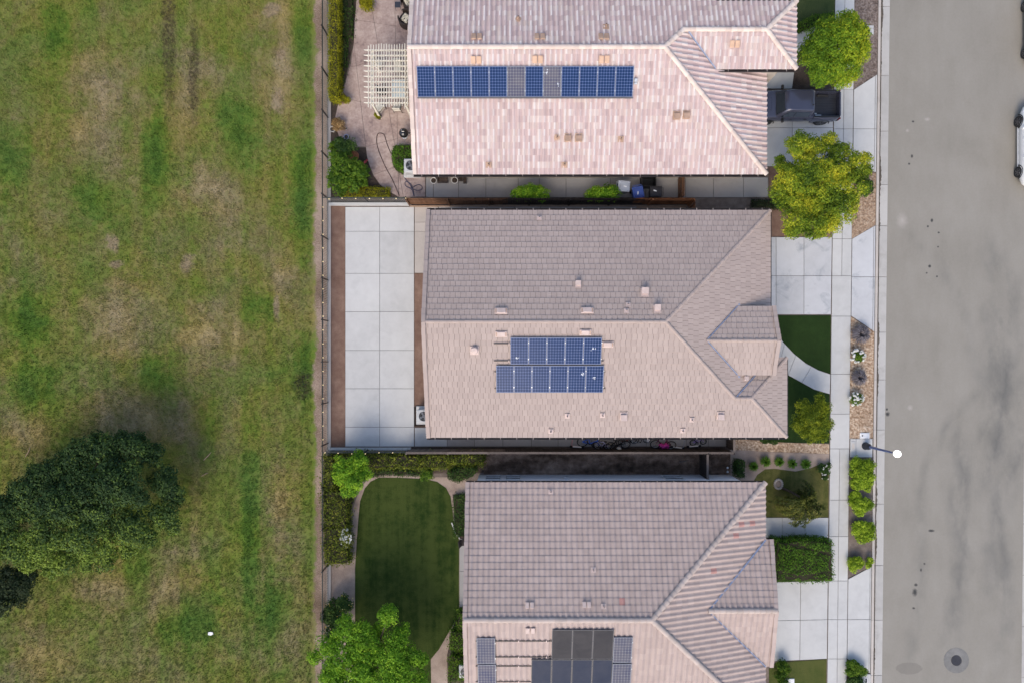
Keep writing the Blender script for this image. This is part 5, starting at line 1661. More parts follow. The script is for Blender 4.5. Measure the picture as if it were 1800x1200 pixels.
for i in range(16):
    a = i / 16 * 6.28
    rm.bevel_box((rk.x + .24 * math.cos(a), rk.y + .24 * math.sin(a) * 1.2, .04), (.13, .11, .12), .03, rz=a)
MT['stone_pale'] = grainy('stone_pale', [(.25, .21, .18), (.42, .37, .33), (.5, .46, .42)], 2, 8, 30)
tag(rm.build('stone_ring', MT['stone_pale']), 'ring of pale stones at the foot of the weeping tree', 'stone edging')
tag(MB().lathe([(.20, -.02), (.19, .03), (.02, .05)], (rk.x, rk.y, 0), 16).build('mulch_ring', MT['soil_pale']), 'pale mulch inside the stone ring by the weeping tree', 'mulch', None, 'stuff')

# ---- hedges and shrubs
hedge('hedge', 'large square clipped green hedge beside the footpath of the lowest house', [rough_rect(1361, 948, 1461, 1019, .9, 2.5)], 1.25, 'hedge', .10, 1.0, .07, round_=.25, hump=.07)
gsh = 'bright green shrubs along the kerb'
shrub('shrub', 'largest lime shrub of the kerb strip next to the lamp pad', 'shrub', lobes_px([(1511, 826, 18), (1522, 838, 15), (1504, 812, 10), (1525, 818, 12), (1507, 848, 14), (1520, 852, 11)], .35, .9), 'limeshrub', gsh, leaf=.085, sprig=.16)
shrub('shrub', 'lopsided lime shrub directly below the largest one in the kerb strip', 'shrub', lobes_px([(1505, 885, 14), (1518, 886, 12), (1503, 872, 11), (1510, 894, 12), (1527, 884, 8)], .32, .9), 'limeshrub', gsh, leaf=.085, sprig=.16)
shrub('shrub', 'squarish lime shrub standing free in the middle of the kerb strip', 'shrub', lobes_px([(1512, 926, 13), (1525, 928, 12), (1515, 942, 12), (1526, 941, 10), (1505, 930, 9)], .32, .9), 'limeshrub', gsh, leaf=.085, sprig=.16)
shrub('shrub', 'small lime shrub next to the footpath at the lower end of the kerb strip', 'shrub', lobes_px([(1502, 989, 12), (1508, 986, 9), (1498, 995, 9)], .28, .9), 'limeshrub', gsh, leaf=.08, sprig=.15)
shrub('shrub', 'smallest lime shrub against the kerb at the lower end of the strip', 'shrub', lobes_px([(1529, 983, 6), (1527, 992, 6)], .25, .9), 'limeshrub', gsh, leaf=.075, sprig=.13)
shrub('shrub', 'green shrub in the corner bed below the lowest driveway', 'shrub', lobes_px([(1497, 1168, 9), (1505, 1174, 11), (1494, 1180, 9), (1516, 1180, 7)], .3, .9), 'mid', None, leaf=.085, sprig=.16)
shrub('shrub', 'dark shrub at the bottom edge beside the small utility box', 'shrub', lobes_px([(1502, 1196, 13), (1510, 1205, 12)], .25, .9), 'ground', None, leaf=.1, sprig=.2)
shrub('shrub', 'bright spiky shrub against the lowest front wall at the bottom edge', 'shrub', lobes_px([(1374, 1168, 9), (1380, 1175, 8), (1372, 1186, 10), (1377, 1198, 10)], .4, .9), 'mid', None, leaf=.16, sprig=.22, asp=.25)
hedge('hedge', 'long yellow-green clipped hedge inside the fence of the top house', [rough_rect(579, -90, 596.5, 174, .9, .8)], 1.15, 'olive', .08, 1.1, .05, round_=.12, hump=.03)
o = hedge('groundcover', 'dark leafy groundcover between the long hedge and the patio', [rough_rect(600, -90, 623, 70, 0, 2), rough_rect(600, 70, 612, 118, 0, 2), rough_rect(599, 118, 604, 150, 0, 1)], .28, 'ground', .10, .55, .09, round_=.1, cat='groundcover', hump=.08)
l8 = lobes_px([(603, 296, 26), (626, 304, 24), (592, 276, 14), (596, 318, 22), (620, 324, 18), (640, 306, 14), (588, 258, 11, -.3), (640, 322, 8, -.3), (600, 334, 12, -.4)], .95, .75)
shrub('shrub', 'large glossy green shrub in the lower corner of the top patio', 'shrub', l8, 'mid', None, leaf=.12, sprig=.13, asp=.6, gap=1.9, depth=(.6, 1.05))
shrub('shrub', 'darker green bush just above the large shrub by the patio', 'shrub', lobes_px([(614, 258, 12), (606, 268, 14), (600, 252, 10)], .75, .8), 'ground', None, leaf=.12, sprig=.22)
hedge('hedge', 'low olive green clipped hedge along the iron fence of the top patio', [rough_rect(600, 331, 683, 345.5, .4, 1)], .55, 'olive', .08, 1.0, .05, round_=.15)
hedge('hedge', 'green clipped hedge wrapped round the air conditioner of the top house', [PX([(692, 259), (701, 257), (735, 257), (735, 279), (711, 281), (709, 302), (699, 299), (692, 288), (690, 272)], .4)], .6, 'hedge', .10, 1.0, .06, round_=.15)
gal = 'round green bushes along the wooden fence'
shrub('shrub', 'round green bush overhanging the wooden fence, farther from the bins', 'shrub', lobes_px([(932, 340, 24, 0, 14), (915, 341, 16, 0, 13), (951, 342, 16, 0, 13)], .95, .9), 'bright', gal, leaf=.10, sprig=.2)
shrub('shrub', 'round green bush overhanging the wooden fence next to the grey bin', 'shrub', lobes_px([(1059, 341, 22, 0, 14), (1043, 342, 15, 0, 13), (1076, 340, 14, 0, 13)], .95, .9), 'bright', gal, leaf=.10, sprig=.2)
hedge('hedge', 'long leafy hedge with pale flecks along the upper side of the lowest yard', [rough_rect(592, 797, 740, 822, .6, 2), rough_rect(738, 797, 790, 821, .6, 2), rough_rect(788, 797, 852, 815, .6, 2)], 1.05, 'ivy', .12, 1.0, .10, round_=.12, hump=.06)
iv = hedge('hedge', 'thick ivy hedge with yellow tips along the back fence of the lowest yard', [rough_rect(570, 800, 592, 862, .6, 2), rough_rect(571, 860, 613, 925, .6, 3), rough_rect(572, 923, 616, 988, .6, 3)], 1.1, 'ivy', .12, 1.0, .12, round_=.15, hump=.10)
wl_ = lobes_px([(608, 945, 9, 0, 15)], .95, .6)
wf = shrub('flowering_shrub', 'white flowering shrub in front of the ivy hedge', 'shrub', wl_, 'ivy', None, leaf=.1, sprig=.18)
blossoms(wf, wl_, 'petal_white', 60, .13, per=20)
lfd = lobes_px([(588, 1068, 18), (606, 1060, 16), (580, 1085, 16), (596, 1090, 20), (585, 1110, 16)], .8, .8)
fb = shrub('flowering_shrub', 'dark shrub dotted with small yellow flowers behind the bright green tree', 'shrub', lfd, 'ground', None, leaf=.12, sprig=.22)
blossoms(fb, lfd, 'petal_yellow', 70, .07)
shrub('shrub', 'small light green bush at the upper lip of the dark lawn', 'shrub', lobes_px([(751, 822, 10), (752, 832, 11), (745, 838, 7)], .5, .8), 'mid', None, leaf=.08, sprig=.15)
hedge('low_bush', 'flat clipped dark bush by the corner of the lowest roof', [PX([(786, 828), (800, 821), (822, 818), (838, 818), (838, 828), (826, 838), (806, 846), (790, 842)], .3)], .45, 'ground', .09, 1.0, .05, cat='bush', round_=.2)
hedge('groundcover', 'dark green groundcover strip under the long leafy hedge', [rough_rect(652, 824, 742, 836, 0, 2)], .2, 'ground', .09, .7, .06, cat='groundcover')
hedge('groundcover', 'green groundcover against the back wall of the lowest house', [rough_rect(798, 869, 830, 942, .2, 1.5)], .35, 'ground', .09, .9, .06, cat='groundcover', hump=.05)
hedge('hedge', 'clipped green bushes in the bed beside the lowest air conditioner', [rough_rect(803, 1072, 832, 1108, .4, 2), rough_rect(792, 1106, 832, 1140, .4, 2), rough_rect(791, 1150, 832, 1195, .4, 2)], .65, 'mid', .11, .9, .09, round_=.25, hump=.06)
hedge('hedge', 'dark upright clipped bush at the front corner of the lowest house', [rect(1295, 809, 1308, 838, .8)], 1.0, 'ground', .09, 1.0, .04, round_=.1)
hedge('hedge', 'low green hedge beside the entry path under the round tree', [PX([(1402, 42), (1432, 28), (1465, 24), (1465, 36), (1436, 46), (1404, 56)], .3)], .5, 'mid', .10, 1.0, .06, round_=.15)
hedge('groundcover', 'dark groundcover between the two upper houses by the large tree', [rough_rect(1318, 352, 1372, 368, 0, 1.5)], .25, 'darker', .09, .8, .05, cat='groundcover')
shrub('shrub', 'small dark pointed shrub behind the large yellow-green tree at the kerb', 'shrub', lobes_px([(1524, 332, 8), (1528, 326, 7), (1520, 338, 7)], .5, .9), 'ground', None, leaf=.11, sprig=.17)
shrub('shrub', 'small dark green shrub half under the eave of the middle house', 'shrub', lobes_px([(1345, 774, 8, 0, 4), (1360, 776, 8, 0, 4)], .3, .8), 'ground', None, leaf=.1, sprig=.16)
fw = lobes_px([(1443, 822, 8), (1452, 828, 6), (1450, 838, 6), (1455, 818, 5)], .2, .7)
f5 = shrub('flowering_plant', 'grey green plant with white flowers in the corner of the olive lawn', 'plant', fw, 'ground', None, leaf=.075, sprig=.13)
blossoms(f5, fw, 'petal_white', 14, .10)

# ---- plants that are rosettes of narrow blades
def rosette(name, label, px, py, r_, mat, n=90, group=None, h=.35, wd=.03, flowers=None):
    p = W(px, py)
    root = thing(name, label, 'plant', (p.x, p.y, 0), group=group)
    v = np.zeros((n * 2, 4, 3))
    an = RNG.uniform(0, 6.283, n)
    R = r_ / S * RNG.uniform(.45, 1.1, n)
    hh = h * RNG.uniform(.5, 1.15, n)
    dx, dy = np.cos(an), np.sin(an)
    def q(t): return np.column_stack([dx * R * t, dy * R * t, hh * np.sin(t * 2.2)])
    sx, sy = -dy * wd / 2, dx * wd / 2
    sd_ = np.column_stack([sx, sy, 0 * sx])
    a, b, c = q(.05), q(.55), q(1.0)
    v[:n, 0], v[:n, 1], v[:n, 2], v[:n, 3] = a - sd_, a + sd_, b + sd_ * 1.1, b - sd_ * 1.1
    v[n:, 0], v[n:, 1], v[n:, 2], v[n:, 3] = b - sd_ * 1.1, b + sd_ * 1.1, c + sd_ * .25, c - sd_ * .25
    rn = RNG.random(n)
    quads('blades', v, LM[mat], root, attrs={'rnd': np.tile(rn, 2), 'sprig': np.tile(rn * .6 + .2, 2)})
    return root
MT_r = ['first', 'second', 'third', 'fourth', 'fifth']
for i, (px, py, r_) in enumerate([(1322, 818, 9), (1343, 809.5, 10), (1367, 810, 9), (1390, 813, 9), (1413, 814, 10)]):
    rosette('grass_clump', 'round green grass clump, %s from the house in the row of five' % MT_r[i], px, py, r_, 'hedge', 260, 'round grass clumps in the sandy front bed', .38, .035)
glv = 'lavender bushes in the gravel strip'
for px, py, r_, lb in ((1508, 588, 17, 'larger purplish grey lavender bush near the middle driveway'), (1505, 663, 14, 'smaller purplish grey lavender bush between the white flowers')):
    rosette('lavender', lb, px, py, r_, 'lavender', 700, glv, .55, .034)
gwf = 'white flowering plants in the gravel strip'
for px, py, lb in ((1508, 626, 'white flowering plant between the two lavender bushes'), (1505, 700, 'white flowering plant between the smaller lavender bush and the lamp')):
    L = lobes_px([(px, py, 10)], .3, .7)
    s_ = shrub('flowering_plant', lb, 'plant', L, 'mid', gwf, leaf=.13, sprig=.18, asp=.3)
    blossoms(s_, lobes_px([(px, py, 12)], .35, .5), 'petal_white', 22, .155, per=24)
p_ = W(531, 670)
dp = thing('dead_plant', 'charred dark leftover of a plant in the grass near the fence', 'plant', (p_.x, p_.y, 0))
m = MB()
for i in range(34):
    a, r_ = random.uniform(0, 6.28), random.uniform(.1, .42)
    x, y = random.uniform(-.35, .35), random.uniform(-.5, .5)
    m.tube([(x, y, .01), (x + r_ * .5 * math.cos(a), y + r_ * .5 * math.sin(a), random.uniform(.03, .12)), (x + r_ * math.cos(a), y + r_ * math.sin(a), random.uniform(.02, .1))], [.014, .01, .004], 4)
m.build('twig', MT['black_metal'], dp)
# ------------------------------------------------------------------ fences
def wpt(px, py, z, at_z):
    return W(px, py, at_z)

FX = W(577, 0).x                              # the back fence line
FH = 1.38
def iron_run(root, p0, p1, posts, h=FH):
    """Rails, posts and one set of pickets per bay between two ground points."""
    p0, p1 = Vector((*p0, 0)), Vector((*p1, 0))
    d = (p1 - p0)
    t = d.normalized()
    ang = math.atan2(t.y, t.x)
    for z in (.14, h - .10, h - .02):
        MB().box(tuple(p0 + d * .5 + Vector((0, 0, z))), (d.length, .032, .035), rz=ang).build('rail', MT['iron'], root, world=True)
    ps = [p0 + t * q for q in posts]
    for q in ps:
        MB().box((q.x, q.y, h / 2 + .03), (.062, .062, h + .10), rz=ang).box((q.x, q.y, h + .09), (.08, .08, .025), rz=ang).build('post', MT['black_metal'], root, world=True)
    ends = [0.0] + [q for q in posts if .2 < q < d.length - .2] + [d.length]
    for a, b in zip(ends[:-1], ends[1:]):
        m = MB()
        n = max(2, int((b - a) / .102))
        for i in range(1, n):
            q = p0 + t * (a + (b - a) * i / n)
            m.box((q.x, q.y, h / 2), (.017, .017, h - .04), rz=ang)
        m.build('picket', MT['iron_light'], root, world=True)['kind'] = 'stuff'

yb0, yb1 = W(0, -120).y, W(0, 1290).y
fe = thing('iron_fence', 'long green-black iron picket fence between the grass field and the back yards', 'fence', (FX, 0, 0))
iron_run(fe, (FX, yb0), (FX, yb1), [yb0 - W(0, 65 + 71.3 * k).y for k in range(-2, 17)])
mc = MB().prism(PX([(575.5, -400), (582, -400), (581.5, 1500), (574.5, 1500)]), -.16, .05).build('mow_curb', MT['concrete_warm'])
structure('mow_curb', mc, 'thin concrete footing under the long iron fence', 'footing')
ylA, ylB = W(0, 356.5).y, W(0, 789.5).y
f2 = thing('iron_fence', 'short iron picket fence with bulbs on a pale wall below the top patio', 'fence', (FX + 2, ylA, 0))
iron_run(f2, (FX + .04, ylA), (W(720, 0).x, ylA), [2.5, 5.05])
MB().box(((FX + W(720, 0).x) / 2 + .1, ylA - .12, .06), (W(720, 0).x - FX, .16, .30)).build('footing_wall', MT['concrete'], f2, world=True)
f3 = thing('iron_fence', 'short iron picket fence with bulbs on a pale wall below the bare concrete yard', 'fence', (FX + 2, ylB, 0))
iron_run(f3, (FX + .04, ylB), (W(720, 0).x, ylB), [2.5, 5.05])
MB().box(((FX + W(720, 0).x) / 2 + .1, ylB + .06, .06), (W(720, 0).x - FX, .16, .30)).build('footing_wall', MT['concrete'], f3, world=True)

def board_fence(name, label, p0, p1, h, mats, cap=None, rails=0, bw=.145, posts=True):
    """Upright boards set one by one, rails and posts on one side."""
    p0, p1 = Vector((*p0, 0)), Vector((*p1, 0))
    d = p1 - p0
    t = d.normalized()
    nrm = Vector((-t.y, t.x, 0)) * (1 if rails >= 0 else -1)
    ang = math.atan2(t.y, t.x)
    root = thing(name, label, 'fence', tuple(p0 + d * .5))
    n = int(d.length / bw)
    meshes = {}
    for i in range(n):
        f = (i + .5) / n
        m = mats(f)
        if m not in meshes:
            q = MB().box((0, 0, 0), (bw - .012, .02, h), rz=ang).build('board', MT[m], root)
            meshes[m] = q.data
            o = q
        else:
            o = bpy.data.objects.new('board', meshes[m])
            COL.objects.link(o)
            o.parent = root
        o.location = (p0 + d * f + nrm * random.uniform(-.006, .006) + Vector((0, 0, random.uniform(-.02, .02)))) - root.location
    rm = mats(.5)
    for z in (.35, h - .35):
        k = 6 if d.length > 6 else 1
        for i in range(k):
            c = p0 + d * ((i + .5) / k) + nrm * .034 + Vector((0, 0, z))
            MB().box(tuple(c), (d.length / k - .01, .042, .09), rz=ang).build('rail', MT[mats((i + .5) / k)], root, world=True)
    if posts:
        k = max(1, int(round(d.length / 2.45)))
        for i in range(k + 1):
            c = p0 + d * (i / k) + nrm * .075 + Vector((0, 0, h / 2 + .02))
            MB().box(tuple(c), (.09, .085, h + .04), rz=ang).build('post', MT[mats(min(.999, i / k))], root, world=True)
    if cap:
        k = max(1, int(round(d.length / 2.6)))
        for i in range(k):
            c = p0 + d * ((i + .5) / k) + nrm * .02 + Vector((0, 0, h + .03))
            MB().box(tuple(c), (d.length / k - .012, .13, .03), rz=ang + random.uniform(-.002, .002)).build('cap_board', MT[cap], root, world=True)
    return root
yN = W(0, 359.5).y
xN0, xN1 = W(721, 0).x, W(1208, 0).x
bf = board_fence('board_fence', 'weathered brown board fence with the bins, turning orange at its street end', (xN0, yN), (xN1, yN), 1.62, lambda f: 'wood_orange' if f > .80 else ('wood_brown' if f < .35 else 'wood_dark'), rails=-1)  # orange boards carry reflected light in their colour
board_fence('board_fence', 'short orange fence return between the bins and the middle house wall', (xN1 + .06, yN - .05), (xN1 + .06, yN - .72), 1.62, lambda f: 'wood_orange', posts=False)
board_fence('gate', 'weathered wooden gate across the side path beyond the black bin', (10.42, yN + .15), (10.42, 11.25), 1.62, lambda f: 'wood_brown', posts=False, cap=None)
MB().box(((xN0 + xN1) / 2, yN - .13, .02), (xN1 - xN0, .05, .22)).build('kick_board', MT['wood_tan'], bf, world=True)
yS = W(0, 788.5).y
board_fence('board_fence', 'grey weathered board fence with a flat cap below the bicycles', (W(721, 0).x, yS), (13.40, yS), 1.58, lambda f: 'wood_grey' if f < .3 else 'wood_dark', cap='wood_grey', rails=-1)
board_fence('board_fence', 'short dark board fence closing the bicycle path at the street end', (13.44, yS + .10), (13.44, -4.25), 1.58, lambda f: 'wood_dark', cap='wood_grey', posts=False)
board_fence('gate', 'dark wooden gate across the muddy passage above the lowest house', (11.78, yS - .10), (11.78, -7.28), 1.62, lambda f: 'wood_dark', cap='wood_grey', rails=1)

def string_lights(label, pts, z=FH + .10):
    """A sagging cable with small lit bulbs."""
    c = [W2(x, y, z) for x, y in pts]
    root = thing('string_lights', label, 'string lights', (c[0][0], c[0][1], z))
    path = []
    for a, b in zip(c[:-1], c[1:]):
        for k in range(4):
            t = k / 4
            path.append((a[0] + (b[0] - a[0]) * t, a[1] + (b[1] - a[1]) * t, z - .05 * math.sin(math.pi * t)))
    path.append((c[-1][0], c[-1][1], z))
    MB().tube(path, .008, 5).build('cable', MT['black_metal'], root, world=True)
    me = None
    for x, y in c:
        if me is None:
            o = MB().lathe([(.009, .05), (.012, .03), (.028, .0), (.030, -.03), (.020, -.05), (.004, -.07)], n=10).build('bulb', MT['bulb'], root, smooth='all')
            me = o.data
        else:
            o = bpy.data.objects.new('bulb', me); COL.objects.link(o); o.parent = root
        o.location = Vector((x, y, z - .10)) - root.location
    return root
string_lights('string of small lit bulbs along the back fence of the middle house', [(567.3, 364 + 24.0 * i) for i in range(18)])
string_lights('string of lit bulbs on the short iron fence below the top patio', [(578, 349.5), (601, 348.5), (625, 349), (649, 349), (673, 349), (696, 349), (713, 348.5)])
string_lights('string of lit bulbs over the hedge below the bare concrete yard', [(571, 795), (594, 796), (618, 797), (642, 797), (666, 795), (690, 795), (714, 795)])

# ------------------------------------------------------------------ street lamp
lp = W(1521, 783)
la = thing('street_lamp', 'lit street lamp with a dark blue post and a white globe', 'street lamp', (lp.x, lp.y, 0))
MT['lamp_blue'] = plain('lamp_blue', (.075, .105, .25), .35)
MT['lamp_dark'] = plain('lamp_dark', (.02, .024, .035), .45)
MB().lathe([(.24, 0), (.24, .05), (.20, .10), (.19, .42), (.13, .52), (.10, .58)], n=20).build('base', MT['lamp_dark'], la, smooth=True)
MB().tube([(0, 0, .55), (0, 0, 1.9), (0, 0, 3.12)], [.085, .068, .05], 16).build('post', MT['lamp_blue'], la, smooth=True)
MB().lathe([(.05, 3.10), (.09, 3.16), (.12, 3.22), (.11, 3.27)], n=18).build('collar', MT['lamp_dark'], la, smooth=True)
MB().lathe([(.09, 3.27), (.16, 3.33), (.21, 3.44), (.20, 3.55), (.14, 3.66), (.05, 3.72), (.01, 3.73)], n=24).build('globe', MT['globe'], la, smooth='all')

# ------------------------------------------------------------------ street fittings
mh = W(1681, 1160, ZR)
mo = thing('manhole', 'round manhole with a dark lid in a concrete ring in the street', 'manhole', (mh.x, mh.y, ZR))
MT['ring_concrete'] = grainy('ring_concrete', [(.14, .14, .135), (.19, .188, .18), (.24, .235, .225)], .8, 4, 40)
MB().lathe([(.80, -.03), (.80, .006), (.36, .008), (.35, -.03)], n=40).build('collar', MT['ring_concrete'], mo)
ld = MB().lathe([(.335, -.03), (.335, .012), (.30, .012), (.29, .006), (.02, .006)], n=32)
for i in range(6):
    for j in range(6):
        x, y = (i - 2.5) * .09, (j - 2.5) * .09
        if x * x + y * y < .07: ld.box((x, y, .008), (.05, .05, .008))
ld.build('lid', plain('iron_lid', (.055, .055, .062), .5, metal=.5), mo)
def lid(label, px, py, wpx, hpx, z=.02, hole=True, mat='white_plastic', depth=.03):
    p = W(px, py)
    r_ = thing('utility_box', label, 'utility box', (p.x, p.y, 0))
    MB().bevel_box((0, 0, z + depth / 2 - .04), (wpx / S, hpx / S, depth + .08), .02).build('lid', MT[mat], r_)
    if hole: MB().lathe([(.045, 0), (.045, .006)], (-wpx / S * .25, 0, z + depth), 12).build('lid_hole', MT['black_metal'], r_)
    return r_
lid('pale plastic utility box lid in the gravel above the lamp pad', 1519.5, 765, 17, 10)
b2 = lid('rounded utility lid set in the lamp pad beside the footpath', 1499.2, 783.5, 8.5, 17, .016, False, 'concrete')
MB().box((0, 0, .05), (.16, .36, .012)).build('cover_plate', MT['curb'], b2)
lid('pale square utility box lid in the lawn at the bottom edge', 1384.5, 1198, 23, 13, .03, False)
b3 = lid('small utility box with a dark window in the corner bed at the bottom edge', 1521, 1192, 18, 17, .02, False, 'concrete')
MB().box((.02, -.10, .057), (.16, .34, .012)).build('cover_frame', MT['white_plastic'], b3)
MB().box((.02, -.10, .065), (.10, .28, .010)).build('cover_plate', MT['black_metal'], b3)

# grit and dead leaves lying in the channel against the kerb
def grit(name, label, c0, wmax, n=520, y0=-150, y1=1350):
    vs, fs = [], []
    for i in range(n + 1):
        y = y0 + (y1 - y0) * i / n
        k = max(0.0, .30 + .45 * math.sin(y * .021 + 1) + .35 * math.sin(y * .067) + random.uniform(-.25, .25)) * wmax
        a, b = W(lean(c0, y), y, ZR + .02), W(lean(c0 + .5 + k, y), y, ZR + .02)
        vs += [tuple(a), tuple(b)]
    for i in range(n): fs.append((2 * i, 2 * i + 2, 2 * i + 3, 2 * i + 1))
    o = MB().add(vs, [f[::-1] for f in fs]).build(name, MT['grit'])
    return tag(o, label, 'dirt', None, 'stuff')
MT['grit'] = grainy('grit', [(.05, .042, .035), (.10, .085, .07), (.2, .17, .14)], 1, 6, 22)
grit('gutter_dirt', 'dark grit lying in the channel along the near kerb', 1549.0, 3.2)

# ------------------------------------------------------------------ air conditioners
MT['fan_grey'] = plain('fan_grey', (.16, .17, .19), .4)
MT['ac_paint'] = plain('ac_paint', (.46, .47, .48), .5)
def air_con(label, px, py, w_=.85, h=.80, pad=1.1, padmat='concrete_grey', rz=0):
    p = W(px, py, h)
    r_ = thing('air_conditioner', label, 'air conditioner', (p.x, p.y, 0), rz)
    MB().bevel_box((0, 0, .03), (pad, pad, .12), .02).build('pad', MT[padmat], r_)
    MB().bevel_box((0, 0, .09 + (h - .09) / 2), (w_, w_, h - .09), .05).build('housing', MT['ac_paint'], r_)
    MB().lathe([(w_ * .41, h), (w_ * .41, h + .015), (w_ * .36, h + .015), (w_ * .36, h)], n=30, cap=False).build('fan_ring', MT['ac_paint'], r_)
    MB().lathe([(w_ * .36, h + .002), (.01, h + .003)], n=30, cap=False).build('fan_well', MT['black_metal'], r_)
    f = MB()
    for k in range(4):
        a = k * math.pi / 2 + .4
        f.add([Vector((.06 * math.cos(a + da) * q, .06 * math.sin(a + da) * q, h + z)) for da, q, z in ((-.4, 1, .006), (-.16, w_ * 5.4, .012), (.34, w_ * 5.2, .02), (.4, 1, .012))], [(0, 1, 2, 3)])
    f.lathe([(.09, h + .01), (.085, h + .03), (.02, h + .035)], n=14)
    f.build('fan_blade', MT['fan_grey'], r_)
    g = MB()
    for k in range(3): 
        rr = w_ * (.12 + .10 * k)
        g.tube([(rr * math.cos(a), rr * math.sin(a), h + .04) for a in np.linspace(0, 6.283, 25)[:-1]], .004, 4, closed=True)
    for k in range(4):
        a = k * math.pi / 4
        g.tube([(w_ * .38 * math.cos(a), w_ * .38 * math.sin(a), h + .04), (-w_ * .38 * math.cos(a), -w_ * .38 * math.sin(a), h + .04)], .004, 4)
    g.build('fan_guard', MT['fan_grey'], r_)
    return r_
air_con('pale square air conditioner half under the eave of the top house', 722, 291, padmat='concrete')
air_con('grey air conditioner on a dark framed pad behind the middle house', 745, 731, pad=1.15, padmat='concrete')
fr_ = MB()
pA_ = W(729.5, 715.5); pB_ = W(766, 747.5)
for a, b, c, d in ((pA_.x, pA_.y, pB_.x, pA_.y), (pA_.x, pB_.y, pB_.x, pB_.y), (pA_.x, pA_.y, pA_.x, pB_.y)):
    fr_.box(((a + c) / 2, (b + d) / 2, .03), (abs(c - a) + .08, abs(d - b) + .08, .10))
tag(fr_.build('pad_frame', MT['wood_dark']), 'dark timber frame round the air conditioner pad of the middle house', 'timber frame')
air_con('pale rounded air conditioner between bushes beside the lowest house', 818, 1180, .80)

# ------------------------------------------------------------------ wheelie bins and other things on the side path
def bin_(label, px, py, c, rz, sticker=True):
    p = W(px, py, .98)
    m = plain('bin_' + label.split()[0], c, .5)
    r_ = thing('wheelie_bin', label, 'bin', (p.x, p.y, .02), rz, group='wheelie bins by the wooden fence')
    MB().bevel_box((0, 0, .48), (.62, .68, .86), .04, taper=.78).build('body', m, r_)
    l = MB().bevel_box((0, .0, .945), (.68, .74, .07), .04).bevel_box((0, -.02, .985), (.50, .50, .03), .02)
    l.build('lid', m, r_)
    MB().tube([(-.26, .40, .90), (-.26, .44, .92), (.26, .44, .92), (.26, .40, .90)], .018, 6).build('handle', m, r_)
    for s in (-1, 1):
        MB().lathe([(.11, -.03), (.11, .03)], (s * .30, .26, .11), 14, Matrix.Rotation(math.pi / 2, 3, 'Y')).build('wheel', MT['rubber'], r_)
    if sticker: MB().box((-.04, -.06, 1.003), (.07, .19, .004), rz=-.25).build('label_plate', MT['white_plastic'], r_)
    return r_
bin_('pale grey wheelie bin standing askew next to the round bush', 1097, 327, (.36, .40, .47), rad(86))
bin_('blue wheelie bin between the grey and the black bins', 1122, 338, (.045, .085, .30), rad(10))
bin_('black wheelie bin nearest the wooden gate', 1153, 337, (.022, .020, .022), rad(-90))
bx = W(1141.5, 318, .75)
bo = thing('storage_box', 'black open storage box against the top house wall by the bins', 'storage box', (bx.x, bx.y, .02))
sb_ = MB()
for sx in (-1, 1): sb_.box((sx * .42, 0, .33), (.04, .62, .66))
for sy in (-1, 1): sb_.box((0, sy * .30, .33), (.80, .04, .66))
sb_.box((0, 0, .03), (.80, .56, .04))
sb_.build('box', MT['black_metal'], bo)
MB().box((0, .34, .85), (.88, .04, .42), m=Matrix.Rotation(-.15, 3, 'X')).build('lid', MT['black_metal'], bo)
mb_ = MB().bevel_box((10.2, 11.19, 1.2), (.5, .16, .5), .03)
mb_.build('meter_box', MT['white_plastic'], H1, world=True)

MT['pot_white'] = plain('pot_white', (.62, .60, .57), .6)
MT['pot_brown'] = plain('pot_brown', (.16, .085, .05), .6)
MT['pot_blue'] = plain('pot_blue', (.40, .46, .62), .4)
MT['pot_dark'] = plain('pot_dark', (.06, .045, .04), .6)
def pot(label, px, py, r_, h, mat, plant=None, fill='soil_dark', group=None):
    p = W(px, py, h)
    t = thing('plant_pot', label, 'pot', (p.x, p.y, 0), group=group)
    MB().lathe([(r_ * .68, 0), (r_ * .9, h * .8), (r_, h * .86), (r_, h), (r_ * .84, h), (r_ * .80, h * .82)], n=20, cap=False).build('pot', MT[mat], t, smooth=True)
    MB().lathe([(r_ * .81, h * .84), (.01, h * .87)], n=16, cap=False).build('soil', MT[fill], t)
    if plant:
        lobes = [(p.x + dx * r_, p.y + dy * r_, h + dz, k * r_, k * r_, k * r_ * .8) for dx, dy, dz, k in plant[1]]
        crown('plant', lobes, plant[0], t, leaf=plant[2], sprig=plant[3], dens=.9, asp=plant[4] if len(plant) > 4 else .5)
    return t
pot('white rimmed pot by the wall, nearest the patio end of the side path', 762, 317.5, .20, .34, 'pot_white')
pot('white rimmed pot beside the dark planter box on the side path', 799, 317, .21, .34, 'pot_white')
for lb, px, py, sx, sy in (('dark planter box between the two white rimmed pots', 778, 316, .64, .34), ('small black crate to the right of the white rimmed pots', 817, 316.5, .20, .36), ('small dark box next to the black crate on the side path', 810, 314.5, .22, .22)):
    p = W(px, py, .25)
    t = thing('planter_box', lb, 'box', (p.x, p.y, .02))
    m = MB()
    for s in (-1, 1):
        m.box((s * (sx / 2 - .015), 0, .13), (.03, sy, .26)); m.box((0, s * (sy / 2 - .015), .13), (sx - .06, .03, .26))
    m.build('box', MT['pot_dark'], t)
    MB().box((0, 0, .09), (sx - .062, sy - .062, .17)).build('soil', MT['soil_dark'], t)
pot('round pot with a trailing thin plant at the end of the long hedge', 602.5, 173, .27, .42, 'pot_brown', ('olive', [(0.9, -.5, -.05, .8), (.2, .1, .05, .6)], .07, .12, .4))
pot('white rimmed dark pot against the iron fence at the patio edge', 584, 227, .18, .32, 'pot_white')
pot('small pale blue and white pot on the patio below the dry grass', 608.5, 240.5, .15, .25, 'pot_blue')
pot('tiny grey pot standing alone on the patio', 608.5, 226, .07, .12, 'pot_white')
